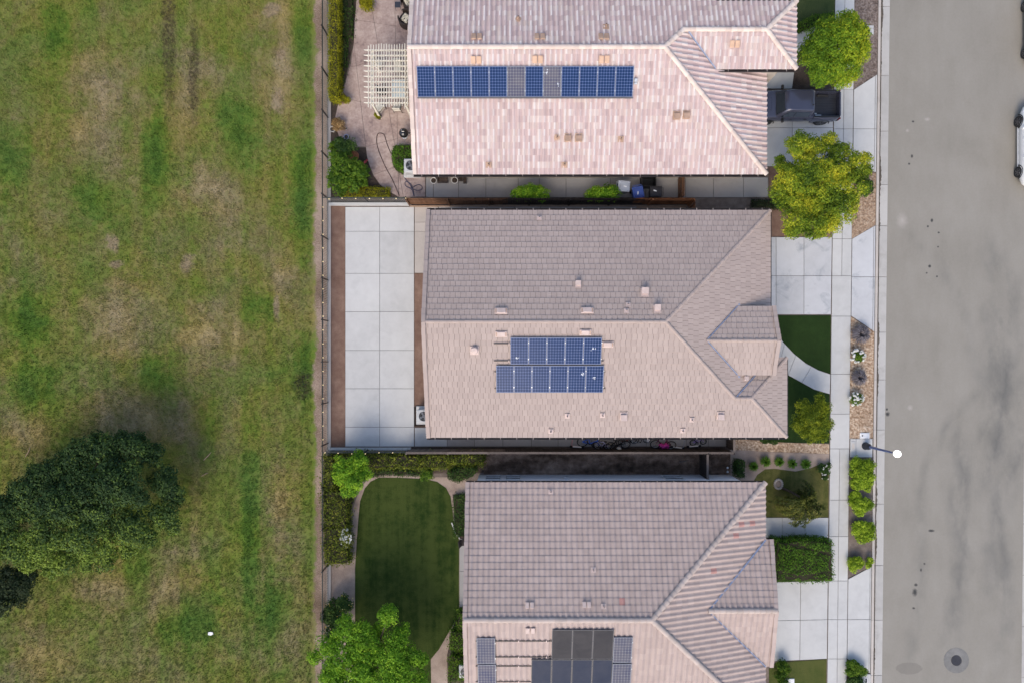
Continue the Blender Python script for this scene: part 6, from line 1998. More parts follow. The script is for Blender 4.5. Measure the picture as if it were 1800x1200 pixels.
pot('black pot with strap leaves at the foot of the pergola post', 665.5, 206, .13, .30, 'pot_dark', ('olive', [(-.6, .6, .05, 1.3), (0, 0, 0, .8)], .16, .15, .2))
pot('brown pot with a drooping olive shrub at the top edge of the patio', 640, 3, .34, .40, 'pot_brown', ('olive', [(.5, -.6, -.1, 1.1), (0, -.1, .1, .9), (.9, .1, -.1, .8)], .10, .2, .4))
dg = W(593, 217, .3)
dgt = thing('dry_grass', 'straw coloured dried grass bush beside the patio edge', 'dry plant', (dg.x, dg.y, 0))
crown('foliage', [(dg.x, dg.y, .3, .32, .30, .3), (dg.x + .22, dg.y - .12, .25, .24, .28, .24), (dg.x - .1, dg.y - .25, .2, .2, .2, .2)], 'straw', dgt, leaf=.14, sprig=.14, dens=1.0, asp=.3)
crown('stem', [(dg.x, dg.y, .08, .15, .15, .08)], 'straw', dgt, leaf=.12, sprig=.1)
tp = W(619, 271, .5)
tt = thing('fountain', 'stacked round terracotta bowls of a small fountain by the large shrub', 'fountain', (tp.x, tp.y, 0))
MB().lathe([(.30, 0), (.33, .10), (.30, .12), (.24, .08)], n=24).build('bowl', MT['terracotta'], tt, smooth=True)
MB().lathe([(.12, .10), (.22, .30), (.24, .34), (.20, .34), (.16, .28)], (-.06, .02, 0), n=24).build('bowl', MT['terracotta'], tt, smooth=True)
MB().lathe([(.07, .28), (.13, .48), (.14, .52), (.11, .52), (.08, .46)], (-.10, .04, 0), n=20).build('bowl', MT['terracotta'], tt, smooth=True)
MB().lathe([(.03, .44), (.06, .58), (.01, .64)], (-.11, .04, 0), n=14).build('finial', MT['terracotta'], tt, smooth=True)
pf = W(642, 285, .25)
pft = thing('flowering_plant', 'small plant with pink flowers at the edge of the curving path', 'plant', (pf.x, pf.y, 0))
crown('foliage', [(pf.x, pf.y, .15, .14, .14, .14)], 'ground', pft, leaf=.08, sprig=.1)
blossoms(pft, [(pf.x, pf.y, .25, .13, .16, .10)], 'petal_pink', 5, .13)

# kettle barbecue
bq = W(709, 233, .9)
b_ = thing('barbecue', 'black round kettle barbecue on the patio near the round hedge', 'barbecue', (bq.x, bq.y, .02))
MT['enamel'] = plain('enamel', (.012, .012, .013), .12, spec=.7)
MB().lathe([(.05, .48), (.17, .52), (.26, .62), (.285, .74)], n=28, cap=False).build('bowl', MT['enamel'], b_, smooth='all')
MB().lathe([(.29, .74), (.275, .84), (.21, .95), (.10, 1.01), (.01, 1.02)], n=28, cap=False).build('lid', MT['enamel'], b_, smooth='all')
MB().box((0, 0, 1.05), (.16, .03, .03)).box((-.07, 0, 1.03), (.02, .02, .05)).box((.07, 0, 1.03), (.02, .02, .05)).build('handle', MT['cream_paint'], b_)
MB().lathe([(.035, 0), (.035, .008)], (-.10, .10, .975), 10).build('vent_cap', MT['alu'], b_)
MB().lathe([(.17, .30), (.19, .33), (.15, .34)], (0, -.04, 0), 20).build('ash_catcher', MT['alu'], b_)
for k in range(3):
    a = k * 2.094 + .5
    MB().tube([(.16 * math.cos(a), .16 * math.sin(a), .55), (.30 * math.cos(a), .30 * math.sin(a), 0)], .012, 6).build('leg', MT['alu'], b_)
MB().box((.35, .02, .70), (.12, .06, .02)).build('side_handle', MT['black_metal'], b_)

# hoses
def hose(name, label, px, mat, r_=.022, z=.04):
    pts = [W(x, y, z) for x, y in px]
    sm = []
    for i in range(len(pts) - 1):
        p0, p1, p2, p3 = pts[max(0, i - 1)], pts[i], pts[i + 1], pts[min(len(pts) - 1, i + 2)]
        for k in range(6):
            t = k / 6
            sm.append(.5 * ((2 * p1) + (p2 - p0) * t + (2 * p0 - 5 * p1 + 4 * p2 - p3) * t * t + (3 * p1 - p0 - 3 * p2 + p3) * t ** 3))
    sm.append(pts[-1])
    return tag(MB().tube([tuple(p) for p in sm], r_, 7).build(name, MT[mat], smooth=True), label, 'hose')
MT['hose_brown'] = plain('hose_brown', (.060, .035, .030), .5)
MT['hose_blue'] = plain('hose_blue', (.045, .045, .085), .5)
hose('garden_hose', 'dark brown garden hose looped along the curving path', [(702, 345), (697, 333), (688, 313), (678, 295), (668, 272), (663, 256), (662, 244), (664, 236), (669, 234.5), (675, 237), (678, 246), (682, 258), (688, 272)], 'hose_brown')
hose('garden_hose', 'dark blue hose coiled in a figure of eight near the side path', [(709, 310), (716, 319), (724, 327), (728, 345), (724, 334), (720, 331), (713, 327), (712, 321), (716, 320), (721, 325), (724, 331), (732, 335), (740, 334), (742, 329), (737, 325), (730, 327), (724, 331)], 'hose_blue')

# ------------------------------------------------------------------ pergola and patio furniture
PZ = 2.55
pa, pb = W(647.5, 78, PZ), W(716, 190, PZ)
pg = thing('pergola', 'cream painted lattice pergola over the patio of the top house', 'pergola', ((pa.x + pb.x) / 2, (pa.y + pb.y) / 2, 0))
for i in range(16):
    x = W(647.5 + 4.58 * i, 0, PZ).x
    y0_, y1_ = W(0, 78 + random.uniform(-1.5, 1.5) + (3 if i in (0,) else 0), PZ).y, W(0, 188 + (4 if i in (1, 14) else 0) + random.uniform(-1.5, 1), PZ).y
    MB().box((x, (y0_ + y1_) / 2, PZ), (.042, y0_ - y1_, .045)).build('slat', MT['cream_paint'], pg, world=True)
for i in range(11):
    y = W(0, 89 + 9.25 * i, PZ - .10).y
    x0_, x1_ = W(640, 0, PZ - .12).x, W(718, 0, PZ).x
    m = MB()
    hh, th = .15, .042
    zt = PZ - .028
    m.add([(x0_, y - th / 2, zt), (x0_ + .25, y - th / 2, zt - hh), (x1_, y - th / 2, zt - hh), (x1_, y - th / 2, zt), (x0_, y + th / 2, zt), (x0_ + .25, y + th / 2, zt - hh), (x1_, y + th / 2, zt - hh), (x1_, y + th / 2, zt)],
          [(0, 1, 2, 3), (7, 6, 5, 4), (0, 4, 5, 1), (1, 5, 6, 2), (2, 6, 7, 3), (3, 7, 4, 0)])
    m.build('rafter', MT['cream_paint'], pg, world=True)
for x_, in ((655,), (713,)):
    x = W(x_, 0, PZ - .3).x
    y0_, y1_ = W(0, 84, PZ).y, W(0, 183, PZ).y
    MB().box((x, (y0_ + y1_) / 2, PZ - .285), (.09, y0_ - y1_, .20)).build('beam', MT['cream_paint'], pg, world=True)
    for y in (y0_ - .35, y1_ + .10):
        MB().box((x, y, (PZ - .385) / 2), (.11, .11, PZ - .385)).build('post', MT['cream_paint'], pg, world=True)
        MB().box((x, y, .06), (.17, .17, .10)).build('post_foot', MT['cream_paint'], pg, world=True)

MT['cushion_cream'] = plain('cushion_cream', (.58, .55, .47), .9)
MT['cushion_dark'] = plain('cushion_dark', (.022, .016, .016), .8)
MT['wicker'] = plain('wicker', (.022, .015, .012), .7, bump=.5, bscale=60)
def floral():
    t = NT('cushion_floral')
    n = t.noise(11, 3, .6, dist=1.2)
    t.color(t.ramp(n, [(.40, (.04, .04, .035)), (.47, (.30, .28, .22)), (.53, (.62, .58, .47)), (.70, (.70, .66, .55))])).rough(.9)
    return t.m
MT['cushion_floral'] = floral()
def patio_chair(label, px, py, rz, cush='cushion_cream', frame='black_metal', group='patio chairs under the pergola'):
    p = W(px, py, .45)
    c = thing('patio_chair', label, 'chair', (p.x, p.y, .02), rz, group=group)
    MB().bevel_box((0, 0, .42), (.50, .50, .10), .04).build('seat', MT[cush], c)
    MB().bevel_box((0, .24, .70), (.48, .10, .48), .04, m=Matrix.Rotation(-.22, 3, 'X')).build('backrest', MT[cush], c)
    for sx in (-1, 1):
        MB().tube([(sx * .27, -.25, 0), (sx * .27, -.25, .62), (sx * .27, -.18, .65), (sx * .27, .22, .65)], .016, 6).build('armrest', MT[frame], c)
        MB().tube([(sx * .25, .24, 0), (sx * .25, .22, .40), (sx * .25, .34, .95)], .016, 6).build('leg', MT[frame], c)
    return c
patio_chair('cream patio chair at the lower end under the pergola', 698, 188, rad(180))
patio_chair('cream patio chair beside the pergola post near the strap leaf pot', 667, 190, rad(235))
patio_chair('cream patio chair under the upper part of the pergola', 699, 118, rad(0))
patio_chair('cream patio chair under the pergola on the field side', 664, 112, rad(60))
patio_chair('cream patio chair under the middle of the pergola', 672, 160, rad(95), 'cushion_dark')
tb = W(701, 157, .72)
tb_ = thing('patio_table', 'pale glass patio table under the house end of the pergola', 'table', (tb.x, tb.y, .02))
MB().bevel_box((0, 0, .70), (.85, 1.15, .025), .008).build('table_top', plain('pale_glass', (.42, .50, .52), .08, spec=.7), tb_)
tbf = MB()
for sx, sy in ((0, -1), (0, 1)): tbf.box((0, sy * .575, .70), (.91, .03, .04))
for sx in (-1, 1): tbf.box((sx * .44, 0, .70), (.03, 1.12, .04))
tbf.build('table_frame', MT['cream_paint'], tb_)
for sx in (-1, 1):
    for sy in (-1, 1): MB().tube([(sx * .38, sy * .5, 0), (sx * .40, sy * .53, .69)], .02, 8).build('leg', MT['cream_paint'], tb_)
def lounge(label, px, py, rz):
    p = W(px, py, .5)
    c = thing('lounge_chair', label, 'armchair', (p.x, p.y, .02), rz, group='dark wicker armchairs at the top edge')
    m = MB()
    n = 18
    ring = []
    for k in range(n):
        a = -.35 * math.pi + 1.7 * math.pi * k / (n - 1)
        ring.append((.52 * math.cos(a), .52 * math.sin(a) * 1.0))
    for k in range(n - 1):
        (x0_, y0_), (x1_, y1_) = ring[k], ring[k + 1]
        m.add([(x0_, y0_, 0), (x1_, y1_, 0), (x1_, y1_, .66), (x0_, y0_, .66), (x0_ * .84, y0_ * .84, 0), (x1_ * .84, y1_ * .84, 0), (x1_ * .84, y1_ * .84, .66), (x0_ * .84, y0_ * .84, .66)],
              [(0, 1, 2, 3), (5, 4, 7, 6), (3, 2, 6, 7), (0, 4, 5, 1)])
    m.build('wicker_shell', MT['wicker'], c)
    MB().lathe([(.43, .05), (.43, .36), (.40, .38)], n=24).build('seat_base', MT['wicker'], c)
    MB().bevel_box((.0, -.03, .43), (.52, .50, .11), .05).build('seat_cushion', MT['cushion_floral'], c)
    MB().bevel_box((.10, .20, .60), (.46, .13, .38), .05, m=Matrix.Rotation(-.35, 3, 'X')).build('back_cushion', MT['cushion_floral'], c)
    return c
lounge('dark wicker armchair with a flowered cushion tucked under the roof edge', 714, 32, rad(-125))
lounge('dark wicker armchair with a flowered cushion cut by the top edge', 719, 2, rad(-60))
st_ = W(699, 8.5, .45)
s_t = thing('side_table', 'small square dark blue-grey side table beside the wicker armchairs', 'side table', (st_.x, st_.y, .02))
MB().bevel_box((0, 0, .43), (.36, .36, .03), .01).build('table_top', plain('slate', (.035, .038, .05), .4), s_t)
for sx in (-1, 1):
    for sy in (-1, 1): MB().tube([(sx * .15, sy * .15, .42), (sx * .17, sy * .17, 0)], .012, 6).build('leg', MT['black_metal'], s_t)

# ------------------------------------------------------------------ bicycles and scooters beside the middle house
def paint(name, c): 
    if name not in MT: MT[name] = plain(name, c, .3, spec=.5)
    return MT[name]
def bicycle(label, px, py, heading, lean_, colname, c, k=1.0, tyre='rubber', basket=None, z=.02):
    p = W(px, py)
    lean_ = -abs(lean_) if math.cos(heading) > 0 else abs(lean_)
    b = thing('bicycle', label, 'bicycle', (p.x, p.y, z), (lean_, 0, heading))
    R = .33 * k
    Lb = .52 * k
    m = paint(colname, c)
    for x in (-Lb, Lb):
        ring = [(x + (R - .02) * math.cos(a), 0, R + (R - .02) * math.sin(a)) for a in np.linspace(0, 6.283, 29)[:-1]]
        wheel = MB().tube(ring, .032, 7, closed=True).build('wheel', MT[tyre], b)
        sp = MB()
        for a in np.linspace(0, 6.283, 15)[:-1]:
            sp.tube([(x, 0, R), (x + (R - .05) * math.cos(a), 0, R + (R - .05) * math.sin(a))], .003, 3, cap=False)
        sp.tube([(x, -.04, R), (x, .04, R)], .02, 8)
        rim = [(x + (R - .05) * math.cos(a), 0, R + (R - .05) * math.sin(a)) for a in np.linspace(0, 6.283, 25)[:-1]]
        sp.tube(rim, .009, 5, closed=True)
        o = sp.build('spoke', MT['alu'], wheel)
        o.location = o.location - wheel.location
        o['kind'] = 'stuff'
    seat_t, head_t, bb, head_b = (-.20 * k, 0, .78 * k), (.34 * k, 0, .78 * k), (-.06 * k, 0, .30 * k), (.40 * k, 0, .62 * k)
    f = MB()
    for a, c_ in ((seat_t, bb), (bb, head_b), (seat_t, head_t), (head_t, head_b), (bb, (-Lb, 0, R)), ((-.17 * k, 0, .68 * k), (-Lb, 0, R))):
        f.tube([a, c_], .036 * k, 8)
    f.build('frame', m, b, smooth=True)
    MB().tube([head_b, (.44 * k, .05, .50 * k), (Lb, .05, R)], .016, 6).tube([head_b, (.44 * k, -.05, .50 * k), (Lb, -.05, R)], .016, 6).build('fork', m, b)
    MB().tube([(.33 * k, 0, .78 * k), (.31 * k, 0, .90 * k)], .016, 6).tube([(.22 * k, -.28 * k, .93 * k), (.30 * k, -.2 * k, .92 * k), (.32 * k, 0, .91 * k), (.30 * k, .2 * k, .92 * k), (.22 * k, .28 * k, .93 * k)], .014, 6).build('handlebar', MT['black_metal'], b)
    MB().tube([seat_t, (-.22 * k, 0, .86 * k)], .014, 6).bevel_box((-.24 * k, 0, .885 * k), (.25 * k, .13 * k, .05), .02).build('saddle', MT['black_metal'], b)
    MB().tube([(-.06 * k, -.06, .30 * k), (-.06 * k, .06, .30 * k)], .05 * k, 10).tube([(-.06 * k, .07, .30 * k), (.06 * k, .07, .20 * k)], .01, 5).tube([(-.06 * k, -.07, .30 * k), (-.18 * k, -.07, .40 * k)], .01, 5).box((.07 * k, .11, .20 * k), (.09, .09, .02)).box((-.19 * k, -.11, .40 * k), (.09, .09, .02)).build('pedal', MT['black_metal'], b)
    return b
bicycle('blue bicycle leaning over at the left end of the bicycle row', 1036, 786, rad(-10), rad(60), 'bike_blue', (.04, .14, .60), 1.0)
bicycle('small white and lilac bicycle fallen against the blue one', 1056, 787, rad(172), rad(50), 'bike_lilac', (.50, .46, .62), .72, 'rubber')
bicycle('black bicycle with pale rims in the middle of the bicycle row', 1086, 787, rad(4), rad(50), 'bike_black', (.014, .014, .015), .9)
bicycle('dark red small bicycle half hidden by the eave', 1103, 779, rad(10), rad(62), 'bike_red', (.14, .02, .02), .70)
bicycle('grey bicycle half hidden by the eave next to the dark red one', 1126, 778, rad(184), rad(60), 'bike_grey', (.3, .3, .31), .75)
bicycle('dark bicycle with a bright pink cloth thrown over its frame', 1164, 787.5, rad(176), rad(58), 'bike_plum', (.12, .03, .06), .95)
pc = W(1168, 783.5, .42)
cl = MB()
n_ = 12
vs_ = []
for i in range(n_):
    for j in range(n_):
        u_, v_ = i / (n_ - 1) - .5, j / (n_ - 1) - .5
        q = .85 + .15 * math.sin(i * 2.3 + j)
        vs_.append((pc.x + u_ * .66 * q + .06 * math.sin(j * 1.4), pc.y + v_ * .36 * q + .05 * math.sin(i * 1.1), pc.z + .10 - .55 * u_ * u_ - .9 * v_ * v_ + .035 * math.sin(i * 1.9) * math.cos(j * 1.6)))
fs_ = [(i * n_ + j, (i + 1) * n_ + j, (i + 1) * n_ + j + 1, i * n_ + j + 1) for i in range(n_ - 1) for j in range(n_ - 1)]
MT['cloth_pink'] = plain('cloth_pink', (.60, .05, .34), .8)
tag(MB().add(vs_, fs_).build('cloth', MT['cloth_pink'], smooth='all'), 'bright pink cloth thrown over the dark bicycle', 'cloth')
bicycle('small lilac bicycle with a purple saddle nearest the street end', 1227, 781, rad(6), rad(66), 'bike_purple', (.30, .20, .55), .62)
def scooter(label, px, py, heading, lean_, colname, c, k=1.0, deck_c='white_plastic'):
    p = W(px, py)
    lean_ = -abs(lean_) if math.cos(heading) > 0 else abs(lean_)
    s = thing('kick_scooter', label, 'scooter', (p.x, p.y, .05), (lean_, 0, heading))
    MB().bevel_box((0, 0, .11), (.55 * k, .13, .04), .02).build('deck', MT[deck_c], s)
    for x in (-.36 * k, .38 * k):
        MB().lathe([(.08, -.018), (.09, 0), (.08, .018)], (x, 0, .09), 16, Matrix.Rotation(math.pi / 2, 3, 'X')).build('wheel', MT['rubber'], s)
    MB().tube([(.27 * k, 0, .11), (.36 * k, 0, .20), (.30 * k, 0, .80 * k)], .02, 8).build('stem', paint(colname, c), s)
    MB().tube([(.30 * k, -.2, .80 * k), (.30 * k, .2, .80 * k)], .016, 8).build('handlebar', MT['black_metal'], s)
    return s
scooter('white decked scooter lying near the street end of the bicycle row', 1219, 786, rad(4), rad(75), 'scoot_white', (.6, .6, .62))
scooter('pale pink child scooter lying at the left of the blue bicycle', 1014, 787, rad(176), rad(-70), 'scoot_pink', (.55, .22, .25))
scooter('scooter with a pale deck lying to the right of the pink cloth', 1190, 788, rad(-8), rad(70), 'scoot_grey', (.35, .36, .38))
for lb, px, py, c in (('white plastic scrap on the path by the black bicycle', 1088, 789, (.7, .68, .62)), ('white bag on the path under the eave near the grey bicycle', 1139, 773, (.66, .66, .66))):
    p = W(px, py, .15)
    m = MB()
    m.loft([[(p.x + r_ * math.cos(a) * (1 + .25 * math.sin(a * 3 + z_ * 9)), p.y + r_ * math.sin(a), z_) for a in np.linspace(0, 6.283, 11)[:-1]] for r_, z_ in ((.10, .02), (.15, .08), (.12, .16), (.03, .22))])
    tag(m.build('plastic_bag', plain('bag_' + str(px), c, .6)), lb, 'bag')
ch = W(814, 955, .75)
oc = thing('outdoor_chair', 'dark folding chair half under the roof edge by the back lawn', 'chair', (ch.x, ch.y, .02), rad(100))
MB().bevel_box((0, 0, .42), (.42, .42, .04), .02).build('seat', MT['cushion_dark'], oc)
MB().bevel_box((0, .22, .68), (.42, .05, .46), .02, m=Matrix.Rotation(-.2, 3, 'X')).build('backrest', MT['cushion_dark'], oc)
for sx in (-1, 1):
    for sy in (-1, 1): MB().tube([(sx * .18, sy * .18, .42), (sx * .2, sy * .22, 0)], .014, 6).build('leg', MT['black_metal'], oc)

# small things on the field and in the beds
pp = W(371, 1112)
sc_p = MB().add([(pp.x - .16, pp.y - .09, .07), (pp.x + .02, pp.y - .11, .09), (pp.x + .17, pp.y - .06, .07), (pp.x + .15, pp.y + .09, .08), (pp.x, pp.y + .12, .10), (pp.x - .17, pp.y + .08, .06)], [(0, 1, 4, 5), (1, 2, 3, 4)])
tag(sc_p.build('paper_scrap', MT['white_plastic']), 'crumpled white paper scrap lying on the open grass', 'litter')
for i, (x0_, y0_, x1_, y1_, lb) in enumerate([(44, 803, 53, 785, 'pale fallen twig in the grass left of the large evergreen'), (358, 808, 371, 794, 'pale bent twig in the grass right of the large evergreen'), (354, 836, 366, 830, 'short pale twig just below the bent twig')]):
    a, b = W(x0_, y0_, .06), W(x1_, y1_, .06)
    tag(MB().tube([tuple(a), tuple(a.lerp(b, .5) + Vector((.08, .05, .02))), tuple(b)], [.02, .028, .012], 6).build('fallen_twig', MT['wood_tan']), lb, 'twig')
ws_ = W(1130, 808, .05); we_ = W(1147, 806, .12)
tag(MB().tube([tuple(W(1194, 811, .05)), tuple(W(1201, 810.5, .07)), tuple(W(1211, 808, .06))], [.05, .035, .012], 6).build('stick', MT['wood_grey']), 'pale stick on the dark mud of the passage', 'stick')
for lb, px, py in (('upper small white path light in the shade by the clipped bush', 1279, 821.5), ('lower small white path light in the shade by the clipped bush', 1279, 828.5)):
    p = W(px, py, .3)
    t = thing('path_light', lb, 'garden light', (p.x, p.y, 0))
    MB().tube([(0, 0, 0), (0, 0, .26)], .012, 6).build('stake', MT['black_metal'], t)
    MB().lathe([(.05, .26), (.07, .30), (.02, .34)], n=12).build('lamp_cap', MT['white_plastic'], t)
edg = MB()
pts_e = [W(x, y, .04) for x, y in [(794, 918), (797, 926), (800, 935), (806, 942), (808, 946)]]
edg.tube([tuple(p) for p in pts_e], .04, 6)
tag(edg.build('lawn_edging', MT['frame_white']), 'white curved edging strip between the dark lawn and the back bed', 'edging')

# ------------------------------------------------------------------ vehicles
MT['tyre'] = plain('tyre', (.016, .016, .017), .75)
MT['rim'] = plain('rim', (.12, .12, .13), .35, metal=.7)
MT['rim_light'] = plain('rim_light', (.35, .36, .37), .3, metal=.8)
MT['trim_black'] = plain('trim_black', (.012, .012, .013), .5)
MT['lamp_red'] = plain('lamp_red', (.20, .01, .01), .2, spec=.6)
MT['lamp_clear'] = plain('lamp_clear', (.6, .62, .64), .1, spec=.7)
def glass_mat():
    t = NT('car_glass')
    t.color((.016, .024, .038)).rough(.03, spec=1.0)
    t.b.inputs['IOR'].default_value = 2.0
    return t.m
MT['car_glass'] = glass_mat()
def ring_sec(x, hw, z0, z1, r_=.12, top=None):
    """A rounded cross-section across the car at x: half width hw, from z0 to z1, narrower by top at the upper edge."""
    tw = hw - (top if top is not None else .05)
    bw = hw - .06
    pts = [(-bw + r_ * .5, z0), (-bw, z0 + r_ * .5), (-hw, z0 + (z1 - z0) * .42), (-hw + .01, z0 + (z1 - z0) * .68), (-tw, z1 - r_), (-tw + r_ * .45, z1 - r_ * .25), (-tw + r_ * 1.3, z1)]
    full = pts + [(-y, z) for y, z in pts[::-1]]
    return [(x, y, z) for y, z in full]
def wheel(root, x, y, R, wd, side, rim='rim'):
    w_ = MB().lathe([(R * .62, -wd / 2), (R * .92, -wd / 2), (R, -wd / 2 + .03), (R, wd / 2 - .03), (R * .92, wd / 2), (R * .62, wd / 2)], n=28, m=Matrix.Rotation(math.pi / 2, 3, 'X'))
    o = w_.build('wheel', MT['tyre'], root, smooth=True)
    o.location = o.location + Vector((x, y, R))
    rm_ = MB().lathe([(R * .64, 0), (R * .60, .02), (R * .56, -.01), (.02, -.01)], n=28, m=Matrix.Rotation(-side * math.pi / 2, 3, 'X'), cap=False)
    for k in range(6):
        a = k * math.pi / 3
        rm_.box((R * .33 * math.cos(a), side * .012, R * .33 * math.sin(a)), (R * .5, .03, .06), m=Matrix.Rotation(-a, 3, 'Y'))
    rm_.lathe([(.07, 0), (.06, .035)], n=12, m=Matrix.Rotation(-side * math.pi / 2, 3, 'X'))
    q = rm_.build('rim', MT[rim], o, smooth=True)
    q.location = q.location + Vector((0, side * wd / 2 * .92, R)) - Vector((0, 0, 0)) + (Vector((0, 0, 0)) - o.location + Vector((x, y, 0)))
    return o
def gh_ring(x0, x1, hw, z, r_=.16):
    """A rounded rectangle in plan at height z (greenhouse sections)."""
    c = min(r_, hw * .5)
    return [(x0 + c, -hw, z), (x1 - c, -hw, z), (x1 - c * .3, -hw + c * .3, z), (x1, -hw + c, z), (x1, hw - c, z), (x1 - c * .3, hw - c * .3, z), (x1 - c, hw, z), (x0 + c, hw, z), (x0 + c * .3, hw - c * .3, z), (x0, hw - c, z), (x0, -hw + c, z), (x0 + c * .3, -hw + c * .3, z)]
def quad_panel(name, pts, mat, root, push=.012):
    """A pane set slightly proud of the body: four corners and a thickness along its normal."""
    p = [Vector(q) for q in pts]
    n = (p[1] - p[0]).cross(p[3] - p[0]).normalized()
    a = [q + n * push for q in p]
    b = [q - n * .01 for q in p]
    return MB().add(a + b, [(0, 1, 2, 3), (7, 6, 5, 4), (0, 4, 5, 1), (1, 5, 6, 2), (2, 6, 7, 3), (3, 7, 4, 0)]).build(name, MT[mat], root)

tk = thing('pickup_truck', 'dark slate grey pickup truck with an open bed under the front eave', 'pickup truck', (20.12, 15.52, .02), math.pi)
t_ = NT('slate_paint')
t_.color((.068, .074, .112)).rough(.25, metal=.4, spec=.5)
t_.b.inputs['Coat Weight'].default_value = .6
t_.b.inputs['Coat Roughness'].default_value = .05
MT['slate_paint'] = t_.m
body = MB()
rings = []
for x, hw, z0, z1, r_ in ((1.72, .90, .45, 1.16, .10), (2.4, .91, .40, 1.15, .10), (3.4, .91, .40, 1.15, .10), (4.05, .91, .42, 1.15, .12), (4.5, .91, .45, 1.13, .14), (4.95, .89, .45, 1.08, .15), (5.25, .82, .48, .98, .16), (5.38, .72, .55, .86, .12)):
    rings.append(ring_sec(x, hw, z0, z1, r_))
body.loft(rings)
body.build('body', MT['slate_paint'], tk, smooth=True)
MB().bevel_box((4.62, 0, 1.135), (.78, .84, .05), .04).build('hood_scoop', MT['slate_paint'], tk)
g = MB().loft([gh_ring(1.74, 4.06, .80, 1.12), gh_ring(1.86, 3.62, .66, 1.70), gh_ring(1.98, 3.44, .615, 1.79), gh_ring(2.10, 3.30, .56, 1.81)])
g.build('cab', MT['slate_paint'], tk, smooth=True)
quad_panel('windscreen', [(4.00, -.68, 1.19), (4.00, .68, 1.19), (3.60, .56, 1.705), (3.60, -.56, 1.705)], 'car_glass', tk)
quad_panel('rear_window', [(1.765, .58, 1.24), (1.765, -.58, 1.24), (1.86, -.50, 1.66), (1.86, .50, 1.66)], 'car_glass', tk)
for s in (-1, 1):
    def P4(*q): return [(x, s * y, z) for x, y, z in (q if s > 0 else q[::-1])]
    quad_panel('side_window', P4((2.95, .800, 1.16), (2.08, .800, 1.16), (2.12, .690, 1.62), (2.95, .685, 1.64)), 'car_glass', tk)
    quad_panel('side_window', P4((3.72, .800, 1.16), (3.00, .800, 1.16), (3.00, .685, 1.64), (3.36, .685, 1.63)), 'car_glass', tk)
    MB().bevel_box((3.62, s * 1.02, 1.20), (.13, .24, .17), .04).box((3.60, s * .90, 1.16), (.05, .10, .04)).build('mirror', MT['trim_black'], tk)
    for x in (2.15, 3.05): MB().bevel_box((x, s * .915, .98), (.17, .04, .035), .01).build('door_handle', MT['trim_black'], tk)
    # bed side with its flared arch
    bs = MB()
    rr = []
    for x, o_, z0 in ((.10, .83, .60), (.35, .885, .52), (.62, .915, .50), (.98, .94, .78), (1.28, .935, .62), (1.50, .91, .46), (1.715, .90, .45)):
        y1, y0 = o_, .735
        rr.append([(x, s * y1, z0), (x, s * (y1 + .01), .86), (x, s * (y1 - .03), 1.17), (x, s * (y1 - .06), 1.20), (x, s * y0, 1.20), (x, s * y0, .62)])
    if s < 0: rr = rr[::-1]
    bs.loft(rr)
    bs.build('bed_side', MT['slate_paint'], tk, smooth=True)
    MB().box((.92, s * .80, 1.213), (1.55, .10, .02)).build('bed_rail', MT['trim_black'], tk)
    MB().bevel_box((.05, s * .84, .92), (.06, .09, .34), .02).build('tail_lamp', MT['lamp_red'], tk)
    MB().bevel_box((5.26, s * .68, .88), (.18, .26, .14), .04).build('headlight', MT['lamp_clear'], tk)
    for x in (.95, 4.38):
        wheel(tk, x, s * .80, .39, .25, s)
        ar = MB()
        pts_a = [(x + .47 * math.cos(a), s * .925, .40 + .47 * math.sin(a)) for a in np.linspace(.05, 3.09, 12)]
        ar.tube(pts_a, .035, 6)
        ar.build('wheel_arch', MT['trim_black'], tk)
fl_ = MB().box((.91, 0, .66), (1.56, 1.46, .05))
for i in range(9): fl_.box((.91, -.60 + .15 * i, .695), (1.50, .07, .022))
fl_.build('bed_floor', plain('bed_liner', (.030, .034, .046), .5, metal=.2), tk)
MB().bevel_box((.09, 0, .90), (.09, 1.46, .56), .02).build('tailgate', MT['slate_paint'], tk)
MB().box((1.70, 0, .93), (.05, 1.46, .56)).build('bed_front', MT['slate_paint'], tk)
for s in (-1, 1): MB().bevel_box((.98, s * .66, .76), (.70, .16, .16), .05).build('wheel_well', MT['trim_black'], tk)
MB().bevel_box((.00, 0, .55), (.18, 1.62, .20), .05).build('rear_bumper', MT['trim_black'], tk)
MB().bevel_box((5.36, 0, .55), (.20, 1.50, .24), .06).build('front_bumper', MT['trim_black'], tk)
MB().bevel_box((5.36, 0, .78), (.10, .95, .22), .03).build('grille', MT['trim_black'], tk)
MB().lathe([(.05, 0), (.02, .06)], (2.02, .30, 1.80), 10).build('antenna', MT['trim_black'], tk)
MB().box((1.50, .45, .74), (.30, .06, .06)).box((1.25, .55, .74), (.36, .05, .05)).build('cargo_bar', MT['alu'], tk)

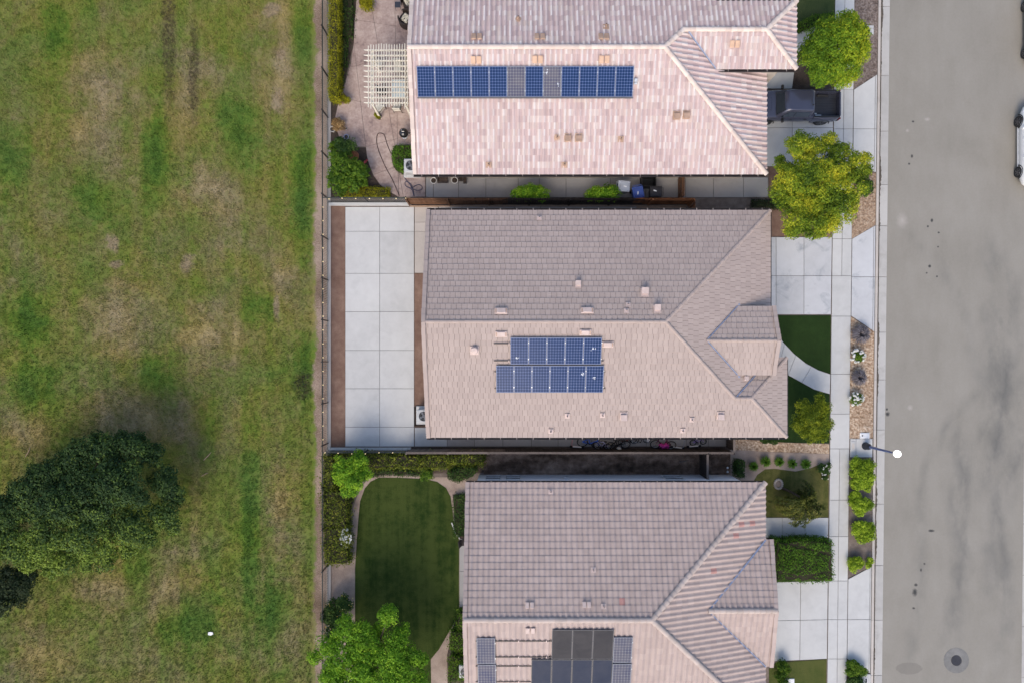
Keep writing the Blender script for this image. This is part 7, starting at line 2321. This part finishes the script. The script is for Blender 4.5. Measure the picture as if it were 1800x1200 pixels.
def car(name, label, x, y, rz, paintname, c, L=4.75, hw=.92, H=1.62, wb=2.85):
    r_ = thing(name, label, 'car', (x, y, ZR), rz)
    t = NT(paintname)
    t.color(c).rough(.18, spec=.5)
    MT[paintname] = t.m
    h = L / 2
    st = [(-h, .70, .42, .80, .12), (-h + .10, .80, .34, .98, .14), (-h + .5, hw, .30, 1.04, .12), (-.9, hw + .01, .27, 1.02, .10), (.5, hw + .01, .27, 1.00, .10), (h - 1.1, hw, .29, .98, .12), (h - .45, hw - .03, .32, .90, .15), (h - .10, .76, .38, .78, .14), (h, .62, .44, .68, .10)]
    MB().loft([ring_sec(*q) for q in st]).build('body', MT[paintname], r_, smooth=True)
    MB().loft([gh_ring(-h + .35, h - 1.25, hw - .10, .97), gh_ring(-h + .62, h - 1.95, hw - .22, H - .14), gh_ring(-h + .85, h - 2.20, hw - .28, H - .03), gh_ring(-h + 1.1, h - 2.45, hw - .36, H)]).build('cabin', MT[paintname], r_, smooth=True)
    quad_panel('windscreen', [(h - 1.32, -.62, 1.03), (h - 1.32, .62, 1.03), (h - 1.94, .54, H - .15), (h - 1.94, -.54, H - .15)], 'car_glass', r_)
    quad_panel('rear_window', [(-h + .40, .60, 1.05), (-h + .40, -.60, 1.05), (-h + .62, -.52, H - .17), (-h + .62, .52, H - .17)], 'car_glass', r_)
    for s in (-1, 1):
        def P4(*q): return [(a, s * b, z) for a, b, z in (q if s > 0 else q[::-1])]
        for xa, xb, xc, xd in ((h - 1.55, .15, .15, h - 2.05), (.08, -1.05, -1.05, .08), (-1.12, -h + .75, -h + .85, -1.12)):
            quad_panel('side_window', P4((xa, hw - .105, 1.02), (xb, hw - .105, 1.02), (xc, hw - .205, H - .19), (xd, hw - .205, H - .19)), 'car_glass', r_)
        for xw in (-wb / 2 - .03, wb / 2):
            wheel(r_, xw, s * (hw - .10), .35, .23, s, 'rim')
            pts_a = [(xw + .41 * math.cos(a), s * (hw - .01), .35 + .41 * math.sin(a)) for a in np.linspace(.05, 3.09, 12)]
            MB().tube(pts_a, .03, 6).build('wheel_arch', MT['trim_black'], r_)
        MB().bevel_box((h - 1.55, s * (hw + .12), 1.05), (.12, .22, .15), .04).build('mirror', MT[paintname], r_)
        MB().bevel_box((h - .18, s * .62, .74), (.20, .26, .12), .04).build('headlight', MT['lamp_clear'], r_)
        MB().bevel_box((-h + .06, s * .64, .88), (.12, .24, .16), .03).build('tail_lamp', MT['lamp_red'], r_)
        for xh in (-.75, .35): MB().bevel_box((xh, s * (hw + .01), .88), (.18, .04, .035), .01).build('door_handle', MT[paintname], r_)
        MB().box((0, s * (hw - .06), .29), (L * .50, .06, .08)).build('sill', MT[paintname], r_)
    return r_
car('parked_car', 'white car parked at the far kerb, only its near side in the picture', 32.52, 13.22, rad(90), 'white_paint', (.72, .73, .74), L=4.95, wb=3.12)
car('parked_car', 'parked car above the white one, only a dark tyre edge in the picture', 32.95, 20.55, rad(90), 'grey_paint', (.10, .10, .11), L=4.8, wb=2.9)
